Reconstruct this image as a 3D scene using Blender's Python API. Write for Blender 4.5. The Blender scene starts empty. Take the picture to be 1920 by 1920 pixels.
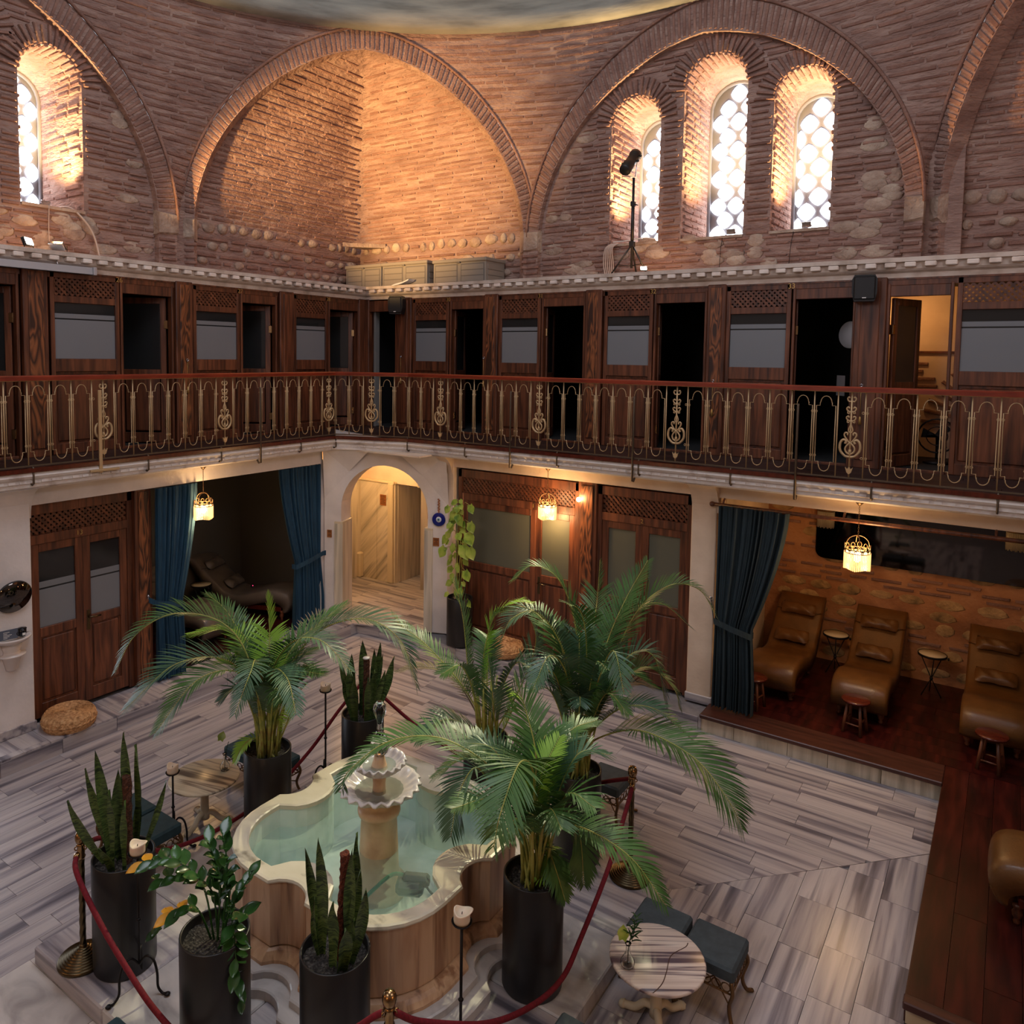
import bpy, bmesh, math, random
from math import sin, cos, pi, radians, sqrt, atan2, hypot
from mathutils import Vector, Matrix
from mathutils.geometry import tessellate_polygon
random.seed(7)
SC = bpy.context.scene
COL = SC.collection

# ------------------------------------------------------------------ camera
CAM = Vector((9.0705, -9.6681, 4.1662))
YAW, PIT, ROL = radians(35.0492), radians(-3.8437), radians(0.751)
fw = Vector((-sin(YAW)*cos(PIT), cos(YAW)*cos(PIT), sin(PIT)))
rt = Vector((cos(YAW), sin(YAW), 0.0)); up = rt.cross(fw)
R_ = cos(ROL)*rt + sin(ROL)*up; U_ = -sin(ROL)*rt + cos(ROL)*up
cam_d = bpy.data.cameras.new('camera'); cam = bpy.data.objects.new('camera', cam_d); COL.objects.link(cam)
M = Matrix((R_, U_, -fw)).transposed().to_4x4(); M.translation = CAM
cam.matrix_world = M
cam_d.sensor_width = 36.0; cam_d.sensor_fit = 'HORIZONTAL'
cam_d.lens = 1441.56/1920*36
cam_d.shift_x = (960-890)/1920; cam_d.shift_y = (764-960)/1920
cam_d.clip_start = 0.05
SC.camera = cam

# ------------------------------------------------------------------ sky, exposure
W = bpy.data.worlds.new('world'); SC.world = W; W.use_nodes = True
bg = W.node_tree.nodes['Background']; bg.inputs[0].default_value = (0.78, 0.87, 1.0, 1); bg.inputs[1].default_value = 3.0
SC.view_settings.view_transform = 'Standard'; SC.view_settings.look = 'None'
SC.view_settings.gamma = 1.0; SC.view_settings.use_curve_mapping = False
SC.view_settings.exposure = 0.0
SC.cycles.use_denoising = True
SC.cycles.max_bounces = 7; SC.cycles.diffuse_bounces = 4; SC.cycles.glossy_bounces = 3
SC.cycles.transmission_bounces = 6; SC.cycles.transparent_max_bounces = 8
SC.cycles.sample_clamp_indirect = 4.0; SC.cycles.caustics_reflective = False; SC.cycles.caustics_refractive = False

def light(kind, name, loc, energy, color, size=0.1, target=None, size_y=None, spot=60, blend=0.6):
    d = bpy.data.lights.new(name, kind); d.energy = energy; d.color = color
    if kind == 'AREA':
        d.size = size
        if size_y: d.shape = 'RECTANGLE'; d.size_y = size_y
    elif kind == 'SUN': d.angle = size
    else: d.shadow_soft_size = size
    if kind == 'SPOT': d.spot_size = radians(spot); d.spot_blend = blend
    o = bpy.data.objects.new(name, d); COL.objects.link(o); o.location = loc
    if target is not None:
        o.rotation_euler = (Vector(target)-Vector(loc)).to_track_quat('-Z', 'Y').to_euler()
    return o
WARM = (1.0, 0.60, 0.26); AMBER = (1.0, 0.50, 0.17)
# daylight through the lantern of the dome
light('AREA', 'dome_skylight', (5.5, -5.5, 11.2), 310, (0.83, 0.88, 1.0), 4.2, (5.5, -5.5, 0))
# daylight from the window walls behind the camera (east and south)
light('AREA', 'east_windows_daylight', (11.4, -5.5, 7.0), 88, (0.94, 0.92, 1.0), 3.2, (0, -4.5, 4.6), 1.6)
light('AREA', 'south_windows_daylight', (5.5, -11.4, 7.0), 88, (0.94, 0.92, 1.0), 3.2, (5.5, 0, 4.6), 1.6)
# pendants under the gallery on the camera's own side
for lx, ly in ((10.05, -6.6), (6.6, -10.05), (2.6, -10.2)): light('POINT', 'near_gallery_pendant', (lx, ly, 2.1), 26, (1.0, .56, .24), .12)
# small floodlights standing on the ledge, washing the vaults
light('SPOT', 'ledge_floodlight', (.25, -5.40, 5.45), 4300, (1.0, .58, .22), .05, (.9, .2, 7.4), spot=50, blend=.9)
light('SPOT', 'ledge_floodlight', (5.05, -.40, 5.45), 2200, AMBER, .05, (10.4, -.9, 7.0), spot=46, blend=1.0)
light('POINT', 'ledge_floodlight_spill', (5.05, -.16, 5.50), 8, AMBER, .05)
for sx, sy, sz, tx, ty, tz in ((4.62, .66, 5.90, 4.56, 1.0, 7.8), (5.93, .66, 5.90, 5.66, 1.0, 8.1), (6.86, .66, 5.90, 6.76, 1.0, 7.7), (-.66, -4.90, 6.0, -1.1, -4.9, 7.7)):
    light('SPOT', 'sill_floodlight', (sx, sy, sz), 620, (1.0, .66, .30), .05, (tx, ty, tz), spot=110, blend=1.0)
light('POINT', 'ledge_floodlight_spill', (.05, -5.20, 5.55), 8, AMBER, .05)
light('POINT', 'cabin_lamp', (8.0, 1.1, 4.75), 7, AMBER, .06)
light('POINT', 'passage_lamp', (0.45, -.55, 2.60), 52, (1.0, .58, .22), .09)
# added warm fill under the right bay's ceiling; its sconces are unlit
light('AREA', 'bay_fill_light', (7.9, .2, 2.6), 6, AMBER, 2.4, (7.9, .6, .5), .5)
# pool light under the water

# ------------------------------------------------------------------ colours and materials
def srgb(r, g, b):
    f = lambda c: (c/255/12.92) if c/255 <= .04045 else ((c/255+.055)/1.055)**2.4
    return (f(r), f(g), f(b), 1)
MATS = {}
def base_mat(name, rough=.6, metal=0.0, **kw):
    m = bpy.data.materials.new(name); m.use_nodes = True
    b = m.node_tree.nodes['Principled BSDF']
    b.inputs['Roughness'].default_value = rough; b.inputs['Metallic'].default_value = metal
    for k, v in kw.items(): b.inputs[k.replace('_', ' ')].default_value = v
    MATS[name] = m
    return m, b, m.node_tree
def plain(name, col, rough=.6, metal=0.0, **kw):
    m, b, nt = base_mat(name, rough, metal, **kw); b.inputs['Base Color'].default_value = col; return m
def noisy(name, cols, scale=6, rough=.7, metal=0.0, stretch=(1, 1, 1), bump=0.0, bscale=None, coord='pos', detail=5, dist=0.0, rand=0.0, pos=None, bdist=.02, rot=None, **kw):
    """noise through a colour ramp; coord pos = world position, obj = object space"""
    m, b, nt = base_mat(name, rough, metal, **kw); N = nt.nodes; L = nt.links
    if coord == 'pos': src = N.new('ShaderNodeNewGeometry').outputs['Position']
    else: src = N.new('ShaderNodeTexCoord').outputs['Object']
    mp = N.new('ShaderNodeMapping'); mp.inputs['Scale'].default_value = stretch
    if rand:
        oi = N.new('ShaderNodeObjectInfo'); cb = N.new('ShaderNodeVectorMath'); cb.operation = 'SCALE'
        cb.inputs[0].default_value = (7.3, 13.1, 9.7); L.new(oi.outputs['Random'], cb.inputs['Scale'])
        ad = N.new('ShaderNodeVectorMath'); ad.operation = 'ADD'; L.new(src, ad.inputs[0]); L.new(cb.outputs[0], ad.inputs[1]); src = ad.outputs[0]
    if rot:
        mr_ = N.new('ShaderNodeMapping'); mr_.inputs['Rotation'].default_value = rot; L.new(src, mr_.inputs[0]); src = mr_.outputs[0]
    L.new(src, mp.inputs[0])
    t = N.new('ShaderNodeTexNoise'); t.inputs['Scale'].default_value = scale; t.inputs['Detail'].default_value = detail
    t.inputs['Distortion'].default_value = dist; L.new(mp.outputs[0], t.inputs['Vector'])
    r = N.new('ShaderNodeValToRGB'); cr = r.color_ramp
    n = len(cols); P = pos or [.3+.4*i/(n-1) for i in range(n)]
    cr.elements[0].position = P[0]; cr.elements[0].color = cols[0]
    cr.elements[1].position = P[-1]; cr.elements[1].color = cols[-1]
    for i in range(1, n-1):
        e = cr.elements.new(P[i]); e.color = cols[i]
    L.new(t.outputs['Fac'], r.inputs[0])
    out = r.outputs[0]
    if rand:
        hs = N.new('ShaderNodeHueSaturation'); mr = N.new('ShaderNodeMapRange')
        mr.inputs['To Min'].default_value = 1-rand; mr.inputs['To Max'].default_value = 1+rand
        L.new(oi.outputs['Random'], mr.inputs['Value']); L.new(mr.outputs[0], hs.inputs['Value']); L.new(out, hs.inputs['Color']); out = hs.outputs[0]
    L.new(out, b.inputs['Base Color'])
    if bump:
        t2 = N.new('ShaderNodeTexNoise'); t2.inputs['Scale'].default_value = bscale or scale*4; t2.inputs['Detail'].default_value = 6
        L.new(mp.outputs[0], t2.inputs['Vector'])
        bp = N.new('ShaderNodeBump'); bp.inputs['Strength'].default_value = bump; bp.inputs['Distance'].default_value = bdist
        L.new(t2.outputs['Fac'], bp.inputs['Height']); L.new(bp.outputs[0], b.inputs['Normal'])
    return m
def glow(name, col, strength):
    m = bpy.data.materials.new(name); m.use_nodes = True; nt = m.node_tree
    b = nt.nodes['Principled BSDF']; b.inputs['Base Color'].default_value = (0, 0, 0, 1)
    b.inputs['Emission Color'].default_value = col; b.inputs['Emission Strength'].default_value = strength
    MATS[name] = m; return m
S = srgb
noisy('mortar', [S(132, 104, 95), S(154, 125, 114), S(172, 145, 132)], 2.2, .95, bump=1.0, bscale=9, stretch=(1, 1, 3.0), bdist=.05)
noisy('brick', [S(116, 84, 74), S(138, 104, 92), S(156, 122, 108)], 3.1, .95, bump=.8, bscale=40, rand=.10)
noisy('rubble', [S(136, 112, 98), S(166, 144, 128), S(188, 170, 152)], 5, .9, bump=.9, bscale=22, rand=.12, bdist=.03)
noisy('ring_plaster', [S(118, 116, 108), S(150, 148, 138), S(170, 166, 152)], 1.3, .9, stretch=(1, 1, 6), bump=.3)
noisy('plaster_white', [S(206, 198, 194), S(226, 218, 214)], 3, .85, bump=.12, bscale=30)
noisy('plaster_cream', [S(212, 188, 164), S(230, 208, 184)], 3, .85, bump=.12, bscale=30)
noisy('cornice_plaster', [S(196, 178, 164), S(226, 210, 198), S(236, 224, 214)], 5, .8, bump=.25, bscale=30)
noisy('balcony_plaster', [S(176, 160, 150), S(216, 206, 200), S(224, 216, 210)], 6, .8, bump=.25, bscale=30, pos=[.28, .42, .7])
noisy('wood', [S(54, 28, 18), S(94, 52, 32), S(124, 72, 46)], 2.0, .42, stretch=(9, 9, .7), bump=.12, bscale=8, dist=.6, rand=.10)
noisy('wood_flame', [S(50, 26, 18), S(140, 82, 48), S(46, 24, 16), S(146, 86, 50), S(44, 22, 15), S(138, 80, 46), S(52, 28, 18)], 1.5, .42, stretch=(4.2, 4.2, .9), dist=.5, detail=2, pos=[.36, .41, .455, .50, .545, .59, .64])
noisy('wood_handrail', [S(104, 34, 20), S(138, 52, 30)], 4, .3, stretch=(1, 1, 6))
noisy('wood_floor', [S(30, 9, 8), S(52, 14, 12), S(74, 24, 18)], 2.2, .30, stretch=(6, .8, 1), rand=.05)
noisy('wood_step', [S(52, 26, 20), S(80, 44, 34)], 3, .4, stretch=(.8, 8, 6))
noisy('gallery_floor', [S(36, 20, 16), S(56, 32, 26)], 3, .5, rand=.1)
noisy('wood_red', [S(66, 22, 15), S(92, 34, 22)], 4, .22, stretch=(6, 6, 1))
def marble(name, st, cols, pos, rough=.28, scale=1.0, rand=.09):
    noisy(name, cols, scale, rough, stretch=st, detail=7, dist=.35, rand=rand, pos=pos)
MC = [S(88, 85, 94), S(130, 125, 132), S(164, 157, 160), S(186, 179, 178), S(130, 126, 134)]
MP = [.30, .41, .48, .60, .72]
marble('marble_x', (.5, 11, 11), MC, MP)
marble('marble_y', (11, .5, 11), MC, MP)
marble('marble_z', (8, 8, .5), [S(150, 140, 122), S(190, 178, 158), S(214, 202, 182), S(160, 150, 132)], [.3, .42, .58, .72], .3)
noisy('marble_diag', [S(120, 112, 98), S(190, 178, 158), S(214, 202, 182), S(150, 140, 124)], 1.0, .3, stretch=(9, 3, .6), pos=[.32, .44, .58, .72], rand=.05, rot=(0, -.75, 0))
noisy('marble_slab', [S(150, 144, 142), S(190, 184, 180), S(208, 202, 196)], 2.4, .25, stretch=(1, 2, 1), dist=.8, rand=.07)
noisy('marble_grey', [S(108, 106, 110), S(134, 132, 136)], 9, .5)
noisy('basin_marble', [S(132, 98, 74), S(190, 150, 116), S(210, 174, 138), S(158, 118, 88)], 1.6, .35, stretch=(4.5, 4.5, .35), dist=.5, pos=[.36, .44, .56, .64])
noisy('basin_rim', [S(120, 110, 94), S(206, 196, 172), S(218, 208, 186)], 4, .3, stretch=(1, 1.6, 1), pos=[.28, .40, .7])
noisy('pedestal_marble', [S(190, 150, 116), S(214, 178, 142), S(226, 196, 162)], 5, .35)
noisy('bowl_marble', [S(196, 186, 182), S(222, 214, 208)], 6, .15)
noisy('basin_inside', [S(160, 184, 176), S(200, 220, 212), S(222, 234, 228)], 3.4, .4)
plain('black_metal', S(27, 26, 27), .38)
plain('iron', S(30, 26, 26), .5, .6)
plain('iron_bronze', S(112, 84, 54), .42, .7)
plain('railing_gold', S(188, 158, 118), .42, .35)
plain('bracket_iron', S(92, 78, 64), .5, .5)
plain('brass', S(158, 126, 88), .24, 1.0)
plain('brass_dark', S(98, 84, 62), .30, 1.0)
plain('chrome', S(190, 190, 196), .2, 1.0)
plain('black_plastic', S(22, 22, 24), .45)
plain('grey_box', S(134, 126, 116), .6)
plain('grey_groove', S(104, 98, 92), .7)
plain('heater_metal', S(176, 172, 174), .35, .3)
plain('cable_white', S(190, 172, 160), .6)
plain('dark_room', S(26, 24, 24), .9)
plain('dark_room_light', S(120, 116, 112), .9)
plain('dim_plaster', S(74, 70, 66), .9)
plain('mirror', S(176, 176, 180), .35)  # pale grey painted in place of the bright window it reflects
plain('paper_dim', S(110, 104, 104), .8)
plain('mirror_dark', S(90, 84, 80), .04, 1.0)
noisy('velvet_red', [S(92, 2, 18), S(122, 6, 28)], 60, .85)
noisy('teal_velvet', [S(28, 52, 58), S(38, 66, 72)], 20, .8)
noisy('slate_velvet', [S(50, 58, 62), S(62, 72, 76)], 20, .8)
noisy('curtain_blue', [S(20, 52, 72), S(30, 70, 94)], 4, .85, stretch=(14, 14, 1))
noisy('curtain_slate', [S(28, 42, 48), S(42, 58, 64)], 4, .85, stretch=(14, 14, 1))
noisy('leather', [S(84, 54, 24), S(108, 70, 32)], 5, .38, bump=.1, bscale=60)
noisy('leather_dark', [S(84, 74, 66), S(104, 92, 82)], 5, .45)
noisy('rattan', [S(140, 96, 58), S(196, 148, 98), S(216, 172, 122)], 30, .75, bump=.6, bscale=60)
noisy('soil', [S(24, 20, 18), S(60, 54, 50), S(110, 104, 98)], 60, .95, bump=1, bscale=90)
noisy('palm_green', [S(38, 74, 30), S(72, 110, 50), S(60, 98, 52)], 3, .45, rand=.16)
noisy('palm_blue', [S(46, 80, 54), S(74, 106, 78), S(62, 94, 66)], 3, .42, rand=.14)
noisy('palm_lime', [S(112, 160, 44), S(150, 190, 64)], 3, .45, rand=.12)
noisy('palm_dry', [S(104, 92, 70), S(150, 138, 112)], 5, .7)
noisy('palm_stem', [S(120, 132, 60), S(170, 168, 84), S(140, 110, 60)], 6, .5, stretch=(1, 1, 2))
noisy('snake_leaf', [S(30, 52, 26), S(100, 122, 62), S(34, 56, 28), S(84, 108, 52)], 6, .42, stretch=(1, 1, 7), dist=1.0, pos=[.40, .47, .54, .62])
noisy('zz_leaf', [S(24, 54, 24), S(50, 90, 38)], 4, .2, rand=.2)
plain('yellow_leaf', S(196, 138, 24), .4)
noisy('pothos_leaf', [S(84, 118, 36), S(150, 170, 60), S(176, 184, 84)], 9, .35, rand=.15)
noisy('coir', [S(70, 40, 26), S(120, 70, 44)], 50, .95, bump=1.5, bscale=120)
noisy('coir_red', [S(84, 34, 18), S(140, 66, 36)], 50, .95, bump=1.5, bscale=120)
plain('candle_wax', S(226, 206, 180), .5, 0, Subsurface_Weight=.15)
plain('wick', S(20, 16, 14), .9)
noisy('sign_copper', [S(150, 90, 44), S(176, 112, 60)], 20, .4, .4)
plain('sign_ink', S(70, 40, 24), .6)
plain('sign_grey', S(84, 90, 104), .5)
plain('white_paint', S(226, 224, 220), .6)
plain('number_gold', S(196, 156, 92), .4, .5)
plain('evil_blue', S(16, 30, 120), .15)
plain('evil_light', S(150, 190, 220), .2)
plain('porcelain', S(214, 204, 198), .25)
plain('travertine', S(206, 190, 160), .6)
plain('black_ceramic', S(14, 16, 24), .12)
plain('bamboo', S(150, 92, 54), .6)
m, b, nt = base_mat('clear_glass', .02); b.inputs['Transmission Weight'].default_value = 1; b.inputs['Base Color'].default_value = (.97, .98, .97, 1); b.inputs['IOR'].default_value = 1.45
m, b, nt = base_mat('frosted_glass', .5); b.inputs['Base Color'].default_value = S(118, 120, 124)
m, b, nt = base_mat('frosted_pane', .55); b.inputs['Base Color'].default_value = S(92, 92, 78)
m, b, nt = base_mat('dark_glass', .06); b.inputs['Base Color'].default_value = S(38, 38, 38); b.inputs['Specular IOR Level'].default_value = .6
m, b, nt = base_mat('water', .04); b.inputs['Base Color'].default_value = S(190, 216, 200); b.inputs['Alpha'].default_value = .26; b.inputs['IOR'].default_value = 1.33
_t = nt.nodes.new('ShaderNodeTexNoise'); _t.inputs['Scale'].default_value = 5; _b = nt.nodes.new('ShaderNodeBump'); _b.inputs['Strength'].default_value = .25
_b.inputs['Distance'].default_value = .02; nt.links.new(_t.outputs[0], _b.inputs['Height']); nt.links.new(_b.outputs[0], b.inputs['Normal'])
m, b, nt = base_mat('fringe_glass', .25); b.inputs['Base Color'].default_value = (1, .78, .5, 1); b.inputs['Transmission Weight'].default_value = .55
b.inputs['Emission Color'].default_value = (1, .55, .2, 1); b.inputs['Emission Strength'].default_value = .9
m, b, nt = base_mat('fringe_unlit', .3); b.inputs['Base Color'].default_value = (.7, .62, .5, 1); b.inputs['Transmission Weight'].default_value = .5
glow('bulb_warm', (1.0, .72, .38, 1), 40)
glow('bulb_white', (1.0, .95, .85, 1), 30)
glow('window_pane', (.92, .94, 1.0, 1), 9.0)
noisy('bay_mortar_lit', [S(138, 92, 62), S(168, 116, 80), S(184, 134, 96)], 3, .9, bump=.6, bscale=26)  # mortar coloured orange to carry the lamplight on the bay wall
noisy('bay_stone_lit', [S(112, 92, 66), S(164, 132, 92), S(190, 156, 112)], 6, .9, bump=.9, bscale=22, rand=.12, bdist=.03)  # stone with the same lamplight warmth put into its colour
plain('grille_plaster', S(120, 120, 126), .8)
plain('room_shell', S(170, 152, 140), .9)
glow('led_red', (1, .05, .15, 1), 3)

# ------------------------------------------------------------------ object helpers
def setp(o, label=None, cat=None, group=None, kind=None):
    if label: o['label'] = label
    if cat: o['category'] = cat
    if group: o['group'] = group
    if kind: o['kind'] = kind
    return o
def thing(name, label, cat, loc=(0, 0, 0), rz=0.0, group=None):
    o = bpy.data.objects.new(name, None); COL.objects.link(o); o.empty_display_size = .1
    o.location = loc; o.rotation_euler = (0, 0, rz)
    return setp(o, label, cat, group)
def link(name, me, parent=None, mat=None):
    o = bpy.data.objects.new(name, me); COL.objects.link(o)
    if parent is not None: o.parent = parent
    return o
def dup(root, loc=None, rz=None, label=None, group=None, parent=None):
    r = root.copy(); COL.objects.link(r)
    if parent is not None: r.parent = parent
    if loc is not None: r.location = loc
    if rz is not None: r.rotation_euler = (0, 0, rz)
    if label: r['label'] = label
    if group: r['group'] = group
    for c in root.children:
        d = c.copy(); COL.objects.link(d); d.parent = r
        for g in c.children:
            e = g.copy(); COL.objects.link(e); e.parent = d
    return r
class MB:
    """collects shapes; build() links them as one mesh object"""
    def __init__(s): s.v = []; s.f = []; s.sm = []
    def add(s, vs, fs, smooth=False):
        n = len(s.v); s.v += [tuple(p) for p in vs]; s.f += [tuple(i+n for i in f) for f in fs]; s.sm += [smooth]*len(fs); return s
    def box(s, x0, x1, y0, y1, z0, z1, m=None):
        vs = [Vector((x, y, z)) for x in (x0, x1) for y in (y0, y1) for z in (z0, z1)]
        if m is not None: vs = [m @ p for p in vs]
        return s.add(vs, [(0, 1, 3, 2), (4, 6, 7, 5), (0, 4, 5, 1), (2, 3, 7, 6), (0, 2, 6, 4), (1, 5, 7, 3)])
    def bbox(s, x0, x1, y0, y1, z0, z1, b=.01, m=None):
        """box with chamfered edges"""
        vs = []; 
        for x, sx in ((x0, 1), (x1, -1)):
            for y, sy in ((y0, 1), (y1, -1)):
                for z, sz in ((z0, 1), (z1, -1)):
                    vs += [Vector((x, y+sy*b, z+sz*b)), Vector((x+sx*b, y, z+sz*b)), Vector((x+sx*b, y+sy*b, z))]
        I = lambda i, j, k, c: (i*4+j*2+k)*3+c
        f = [(I(0,0,0,0), I(0,0,1,0), I(0,1,1,0), I(0,1,0,0)), (I(1,0,0,0), I(1,1,0,0), I(1,1,1,0), I(1,0,1,0)),
             (I(0,0,0,1), I(1,0,0,1), I(1,0,1,1), I(0,0,1,1)), (I(0,1,0,1), I(0,1,1,1), I(1,1,1,1), I(1,1,0,1)),
             (I(0,0,0,2), I(0,1,0,2), I(1,1,0,2), I(1,0,0,2)), (I(0,0,1,2), I(1,0,1,2), I(1,1,1,2), I(0,1,1,2))]
        for i in (0, 1):
            for j in (0, 1):
                f.append((I(i,j,0,0), I(i,j,1,0), I(i,j,1,1), I(i,j,0,1)))
                f.append((I(i,0,j,0), I(i,1,j,0), I(i,1,j,2), I(i,0,j,2)))
                f.append((I(0,i,j,1), I(1,i,j,1), I(1,i,j,2), I(0,i,j,2)))
                for k in (0, 1): f.append((I(i,j,k,0), I(i,j,k,1), I(i,j,k,2)))
        if m is not None: vs = [m @ p for p in vs]
        return s.add(vs, f)
    def tube(s, path, r, n=8, caps=True, closed=False):
        path = [Vector(p) for p in path]; k = len(path)
        rr = r if isinstance(r, (list, tuple)) else [r]*k
        T = []
        for i in range(k):
            a = path[(i-1) % k] if (closed or i > 0) else path[i]
            b = path[(i+1) % k] if (closed or i < k-1) else path[i]
            t = b-a; T.append(t.normalized() if t.length > 1e-9 else Vector((0, 0, 1)))
        ref = Vector((0, 0, 1)) if abs(T[0].z) < .9 else Vector((1, 0, 0))
        nrm = T[0].cross(ref).normalized(); vs = []
        for i in range(k):
            nrm = (nrm - T[i]*nrm.dot(T[i])).normalized(); bn = T[i].cross(nrm)
            for j in range(n):
                a = 2*pi*j/n; vs.append(path[i]+(nrm*cos(a)+bn*sin(a))*rr[i])
        fs = []
        for i in range(k if closed else k-1):
            for j in range(n):
                a, b2 = i*n, ((i+1) % k)*n
                fs.append((a+j, a+(j+1) % n, b2+(j+1) % n, b2+j))
        if caps and not closed:
            fs.append(tuple(range(n-1, -1, -1))); fs.append(tuple((k-1)*n+j for j in range(n)))
        return s.add(vs, fs, True)
    def lathe(s, prof, n=24, c=(0, 0, 0), wave=None, m=None, caps=True):
        vs = []; c = Vector(c)
        for r, z in prof:
            for j in range(n):
                a = 2*pi*j/n; q = r if wave is None else r*(1+wave(a, r, z))
                p = Vector((q*cos(a), q*sin(a), z)); 
                if m is not None: p = m @ p
                vs.append(c+p)
        fs = [(i*n+j, i*n+(j+1) % n, (i+1)*n+(j+1) % n, (i+1)*n+j) for i in range(len(prof)-1) for j in range(n)]
        if caps and prof[0][0] > 1e-6: fs.append(tuple(range(n-1, -1, -1)))
        if caps and prof[-1][0] > 1e-6: fs.append(tuple((len(prof)-1)*n+j for j in range(n)))
        return s.add(vs, fs, True)
    def prism(s, poly, axis, a, b, m=None):
        """extrude a 2D polygon along axis from a to b"""
        def P(p, h):
            if axis == 'z': v = Vector((p[0], p[1], h))
            elif axis == 'y': v = Vector((p[0], h, p[1]))
            else: v = Vector((h, p[0], p[1]))
            return m @ v if m is not None else v
        n = len(poly)
        s.add([P(p, a) for p in poly]+[P(p, b) for p in poly], [tuple(range(n)), tuple(range(2*n-1, n-1, -1))]+[(i, i+n, (i+1) % n+n, (i+1) % n) for i in range(n)])
        return s
    def blob(s, c, rx, ry, rz, n=8, k=5, m=None, seed=None):
        rnd = random.Random(seed) if seed is not None else None; vs = []
        for i in range(k+1):
            t = pi*i/k
            for j in range(n):
                a = 2*pi*j/n; q = 1+(rnd.uniform(-.12, .12) if rnd else 0)
                p = Vector((rx*sin(t)*cos(a)*q, ry*sin(t)*sin(a)*q, rz*cos(t)))
                vs.append((m @ p if m is not None else p)+Vector(c))
        return s.add(vs, [(i*n+j, (i+1)*n+j, (i+1)*n+(j+1) % n, i*n+(j+1) % n) for i in range(k) for j in range(n)], True)
    def mesh(s, name, mat):
        me = bpy.data.meshes.new(name); me.from_pydata(s.v, [], s.f); me.materials.append(MATS[mat])
        me.polygons.foreach_set('use_smooth', s.sm); me.update(); return me
    def build(s, name, mat, parent=None, fix=True, **kw):
        me = s.mesh(name, mat)
        if fix:
            bm = bmesh.new(); bm.from_mesh(me); bmesh.ops.recalc_face_normals(bm, faces=bm.faces); bm.to_mesh(me); bm.free()
        o = link(name, me, parent); setp(o, **kw); return o
def struct(name, mb, mat, parent=None, label=None):
    o = mb.build(name, mat, parent); 
    if parent is None: o['kind'] = 'structure'
    if label: o['label'] = label
    return o
def frame(P, T, N):
    """matrix with x along T, y along N, z = T x N at P"""
    T = T.normalized(); N = (N-T*N.dot(T)).normalized(); B = T.cross(N)
    m = Matrix((T, N, B)).transposed().to_4x4(); m.translation = P; return m
def smooth_path(pts, n=6):
    """Catmull-Rom through pts"""
    P = [Vector(p) for p in pts]; P = [2*P[0]-P[1]]+P+[2*P[-1]-P[-2]]; out = []
    for i in range(1, len(P)-2):
        for k in range(n):
            t = k/n; a, b, c, d = P[i-1:i+3]
            out.append(.5*((2*b)+(c-a)*t+(2*a-5*b+4*c-d)*t*t+(3*b-a-3*c+d)*t**3))
    out.append(P[-2]); return out
def dist_cam(P): return (Vector(P)-CAM).length
# rough unit pieces shared by every brick and stone
def rough_unit(name, mat, seed, inset=.06, jit=.05):
    r = random.Random(seed); vs = []
    for y, q in ((-.5, 0), (.2, 0), (.5, inset)):
        for sx, sz in ((-1, -1), (1, -1), (1, 1), (-1, 1)):
            vs.append((sx*(.5-q*.35)+r.uniform(-jit, jit)*.4, y, sz*(.5-q*2.2)+r.uniform(-jit, jit)*2.2))
    fs = [(0, 1, 5, 4), (1, 2, 6, 5), (2, 3, 7, 6), (3, 0, 4, 7), (4, 5, 9, 8), (5, 6, 10, 9), (6, 7, 11, 10), (7, 4, 8, 11), (8, 9, 10, 11)]
    me = bpy.data.meshes.new(name); me.from_pydata(vs, [], fs); me.materials.append(MATS[mat]); me.update(); return me
BRICKS = [rough_unit('brick', 'brick', i) for i in range(6)]
def stone_unit(seed):
    mb = MB(); mb.blob((0, 0, 0), .52, .5, .52, 7, 5, seed=seed); me = mb.mesh('stone', 'rubble')
    return me
STONES = [stone_unit(i) for i in range(5)]
def lay(parent, items, limit, meshes=None, name='brick', infill='brick_infill', mat='brick'):
    """items: (P, T, N, length, height, depth). The largest become objects, the rest one stuff part."""
    meshes = meshes or BRICKS
    items.sort(key=lambda it: dist_cam(it[0])/max(it[3], .05)**.5)
    for P, T, N, l, h, d in items[:limit]:
        o = link(name, random.choice(meshes), parent)
        o.matrix_basis = frame(P, T, N) @ Matrix.Diagonal((l, d, h, 1))
    rest = items[limit:]
    if rest:
        mb = MB()
        for P, T, N, l, h, d in rest:
            me = random.choice(meshes); m = frame(P, T, N) @ Matrix.Diagonal((l, d, h, 1))
            mb.add([m @ v.co for v in me.vertices], [tuple(p.vertices) for p in me.polygons])
        mb.build(infill, mat, parent, fix=False, kind='stuff')
def clip(poly, a, b, c):
    """keep a*x+b*y<=c"""
    out = []
    for i in range(len(poly)):
        p, q = poly[i], poly[(i+1) % len(poly)]; dp, dq = a*p[0]+b*p[1]-c, a*q[0]+b*q[1]-c
        if dp <= 0: out.append(p)
        if dp*dq < 0: t = dp/(dp-dq); out.append((p[0]+t*(q[0]-p[0]), p[1]+t*(q[1]-p[1])))
    return out
def area(poly): return abs(sum(poly[i][0]*poly[(i+1) % len(poly)][1]-poly[(i+1) % len(poly)][0]*poly[i][1] for i in range(len(poly))))/2
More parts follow.
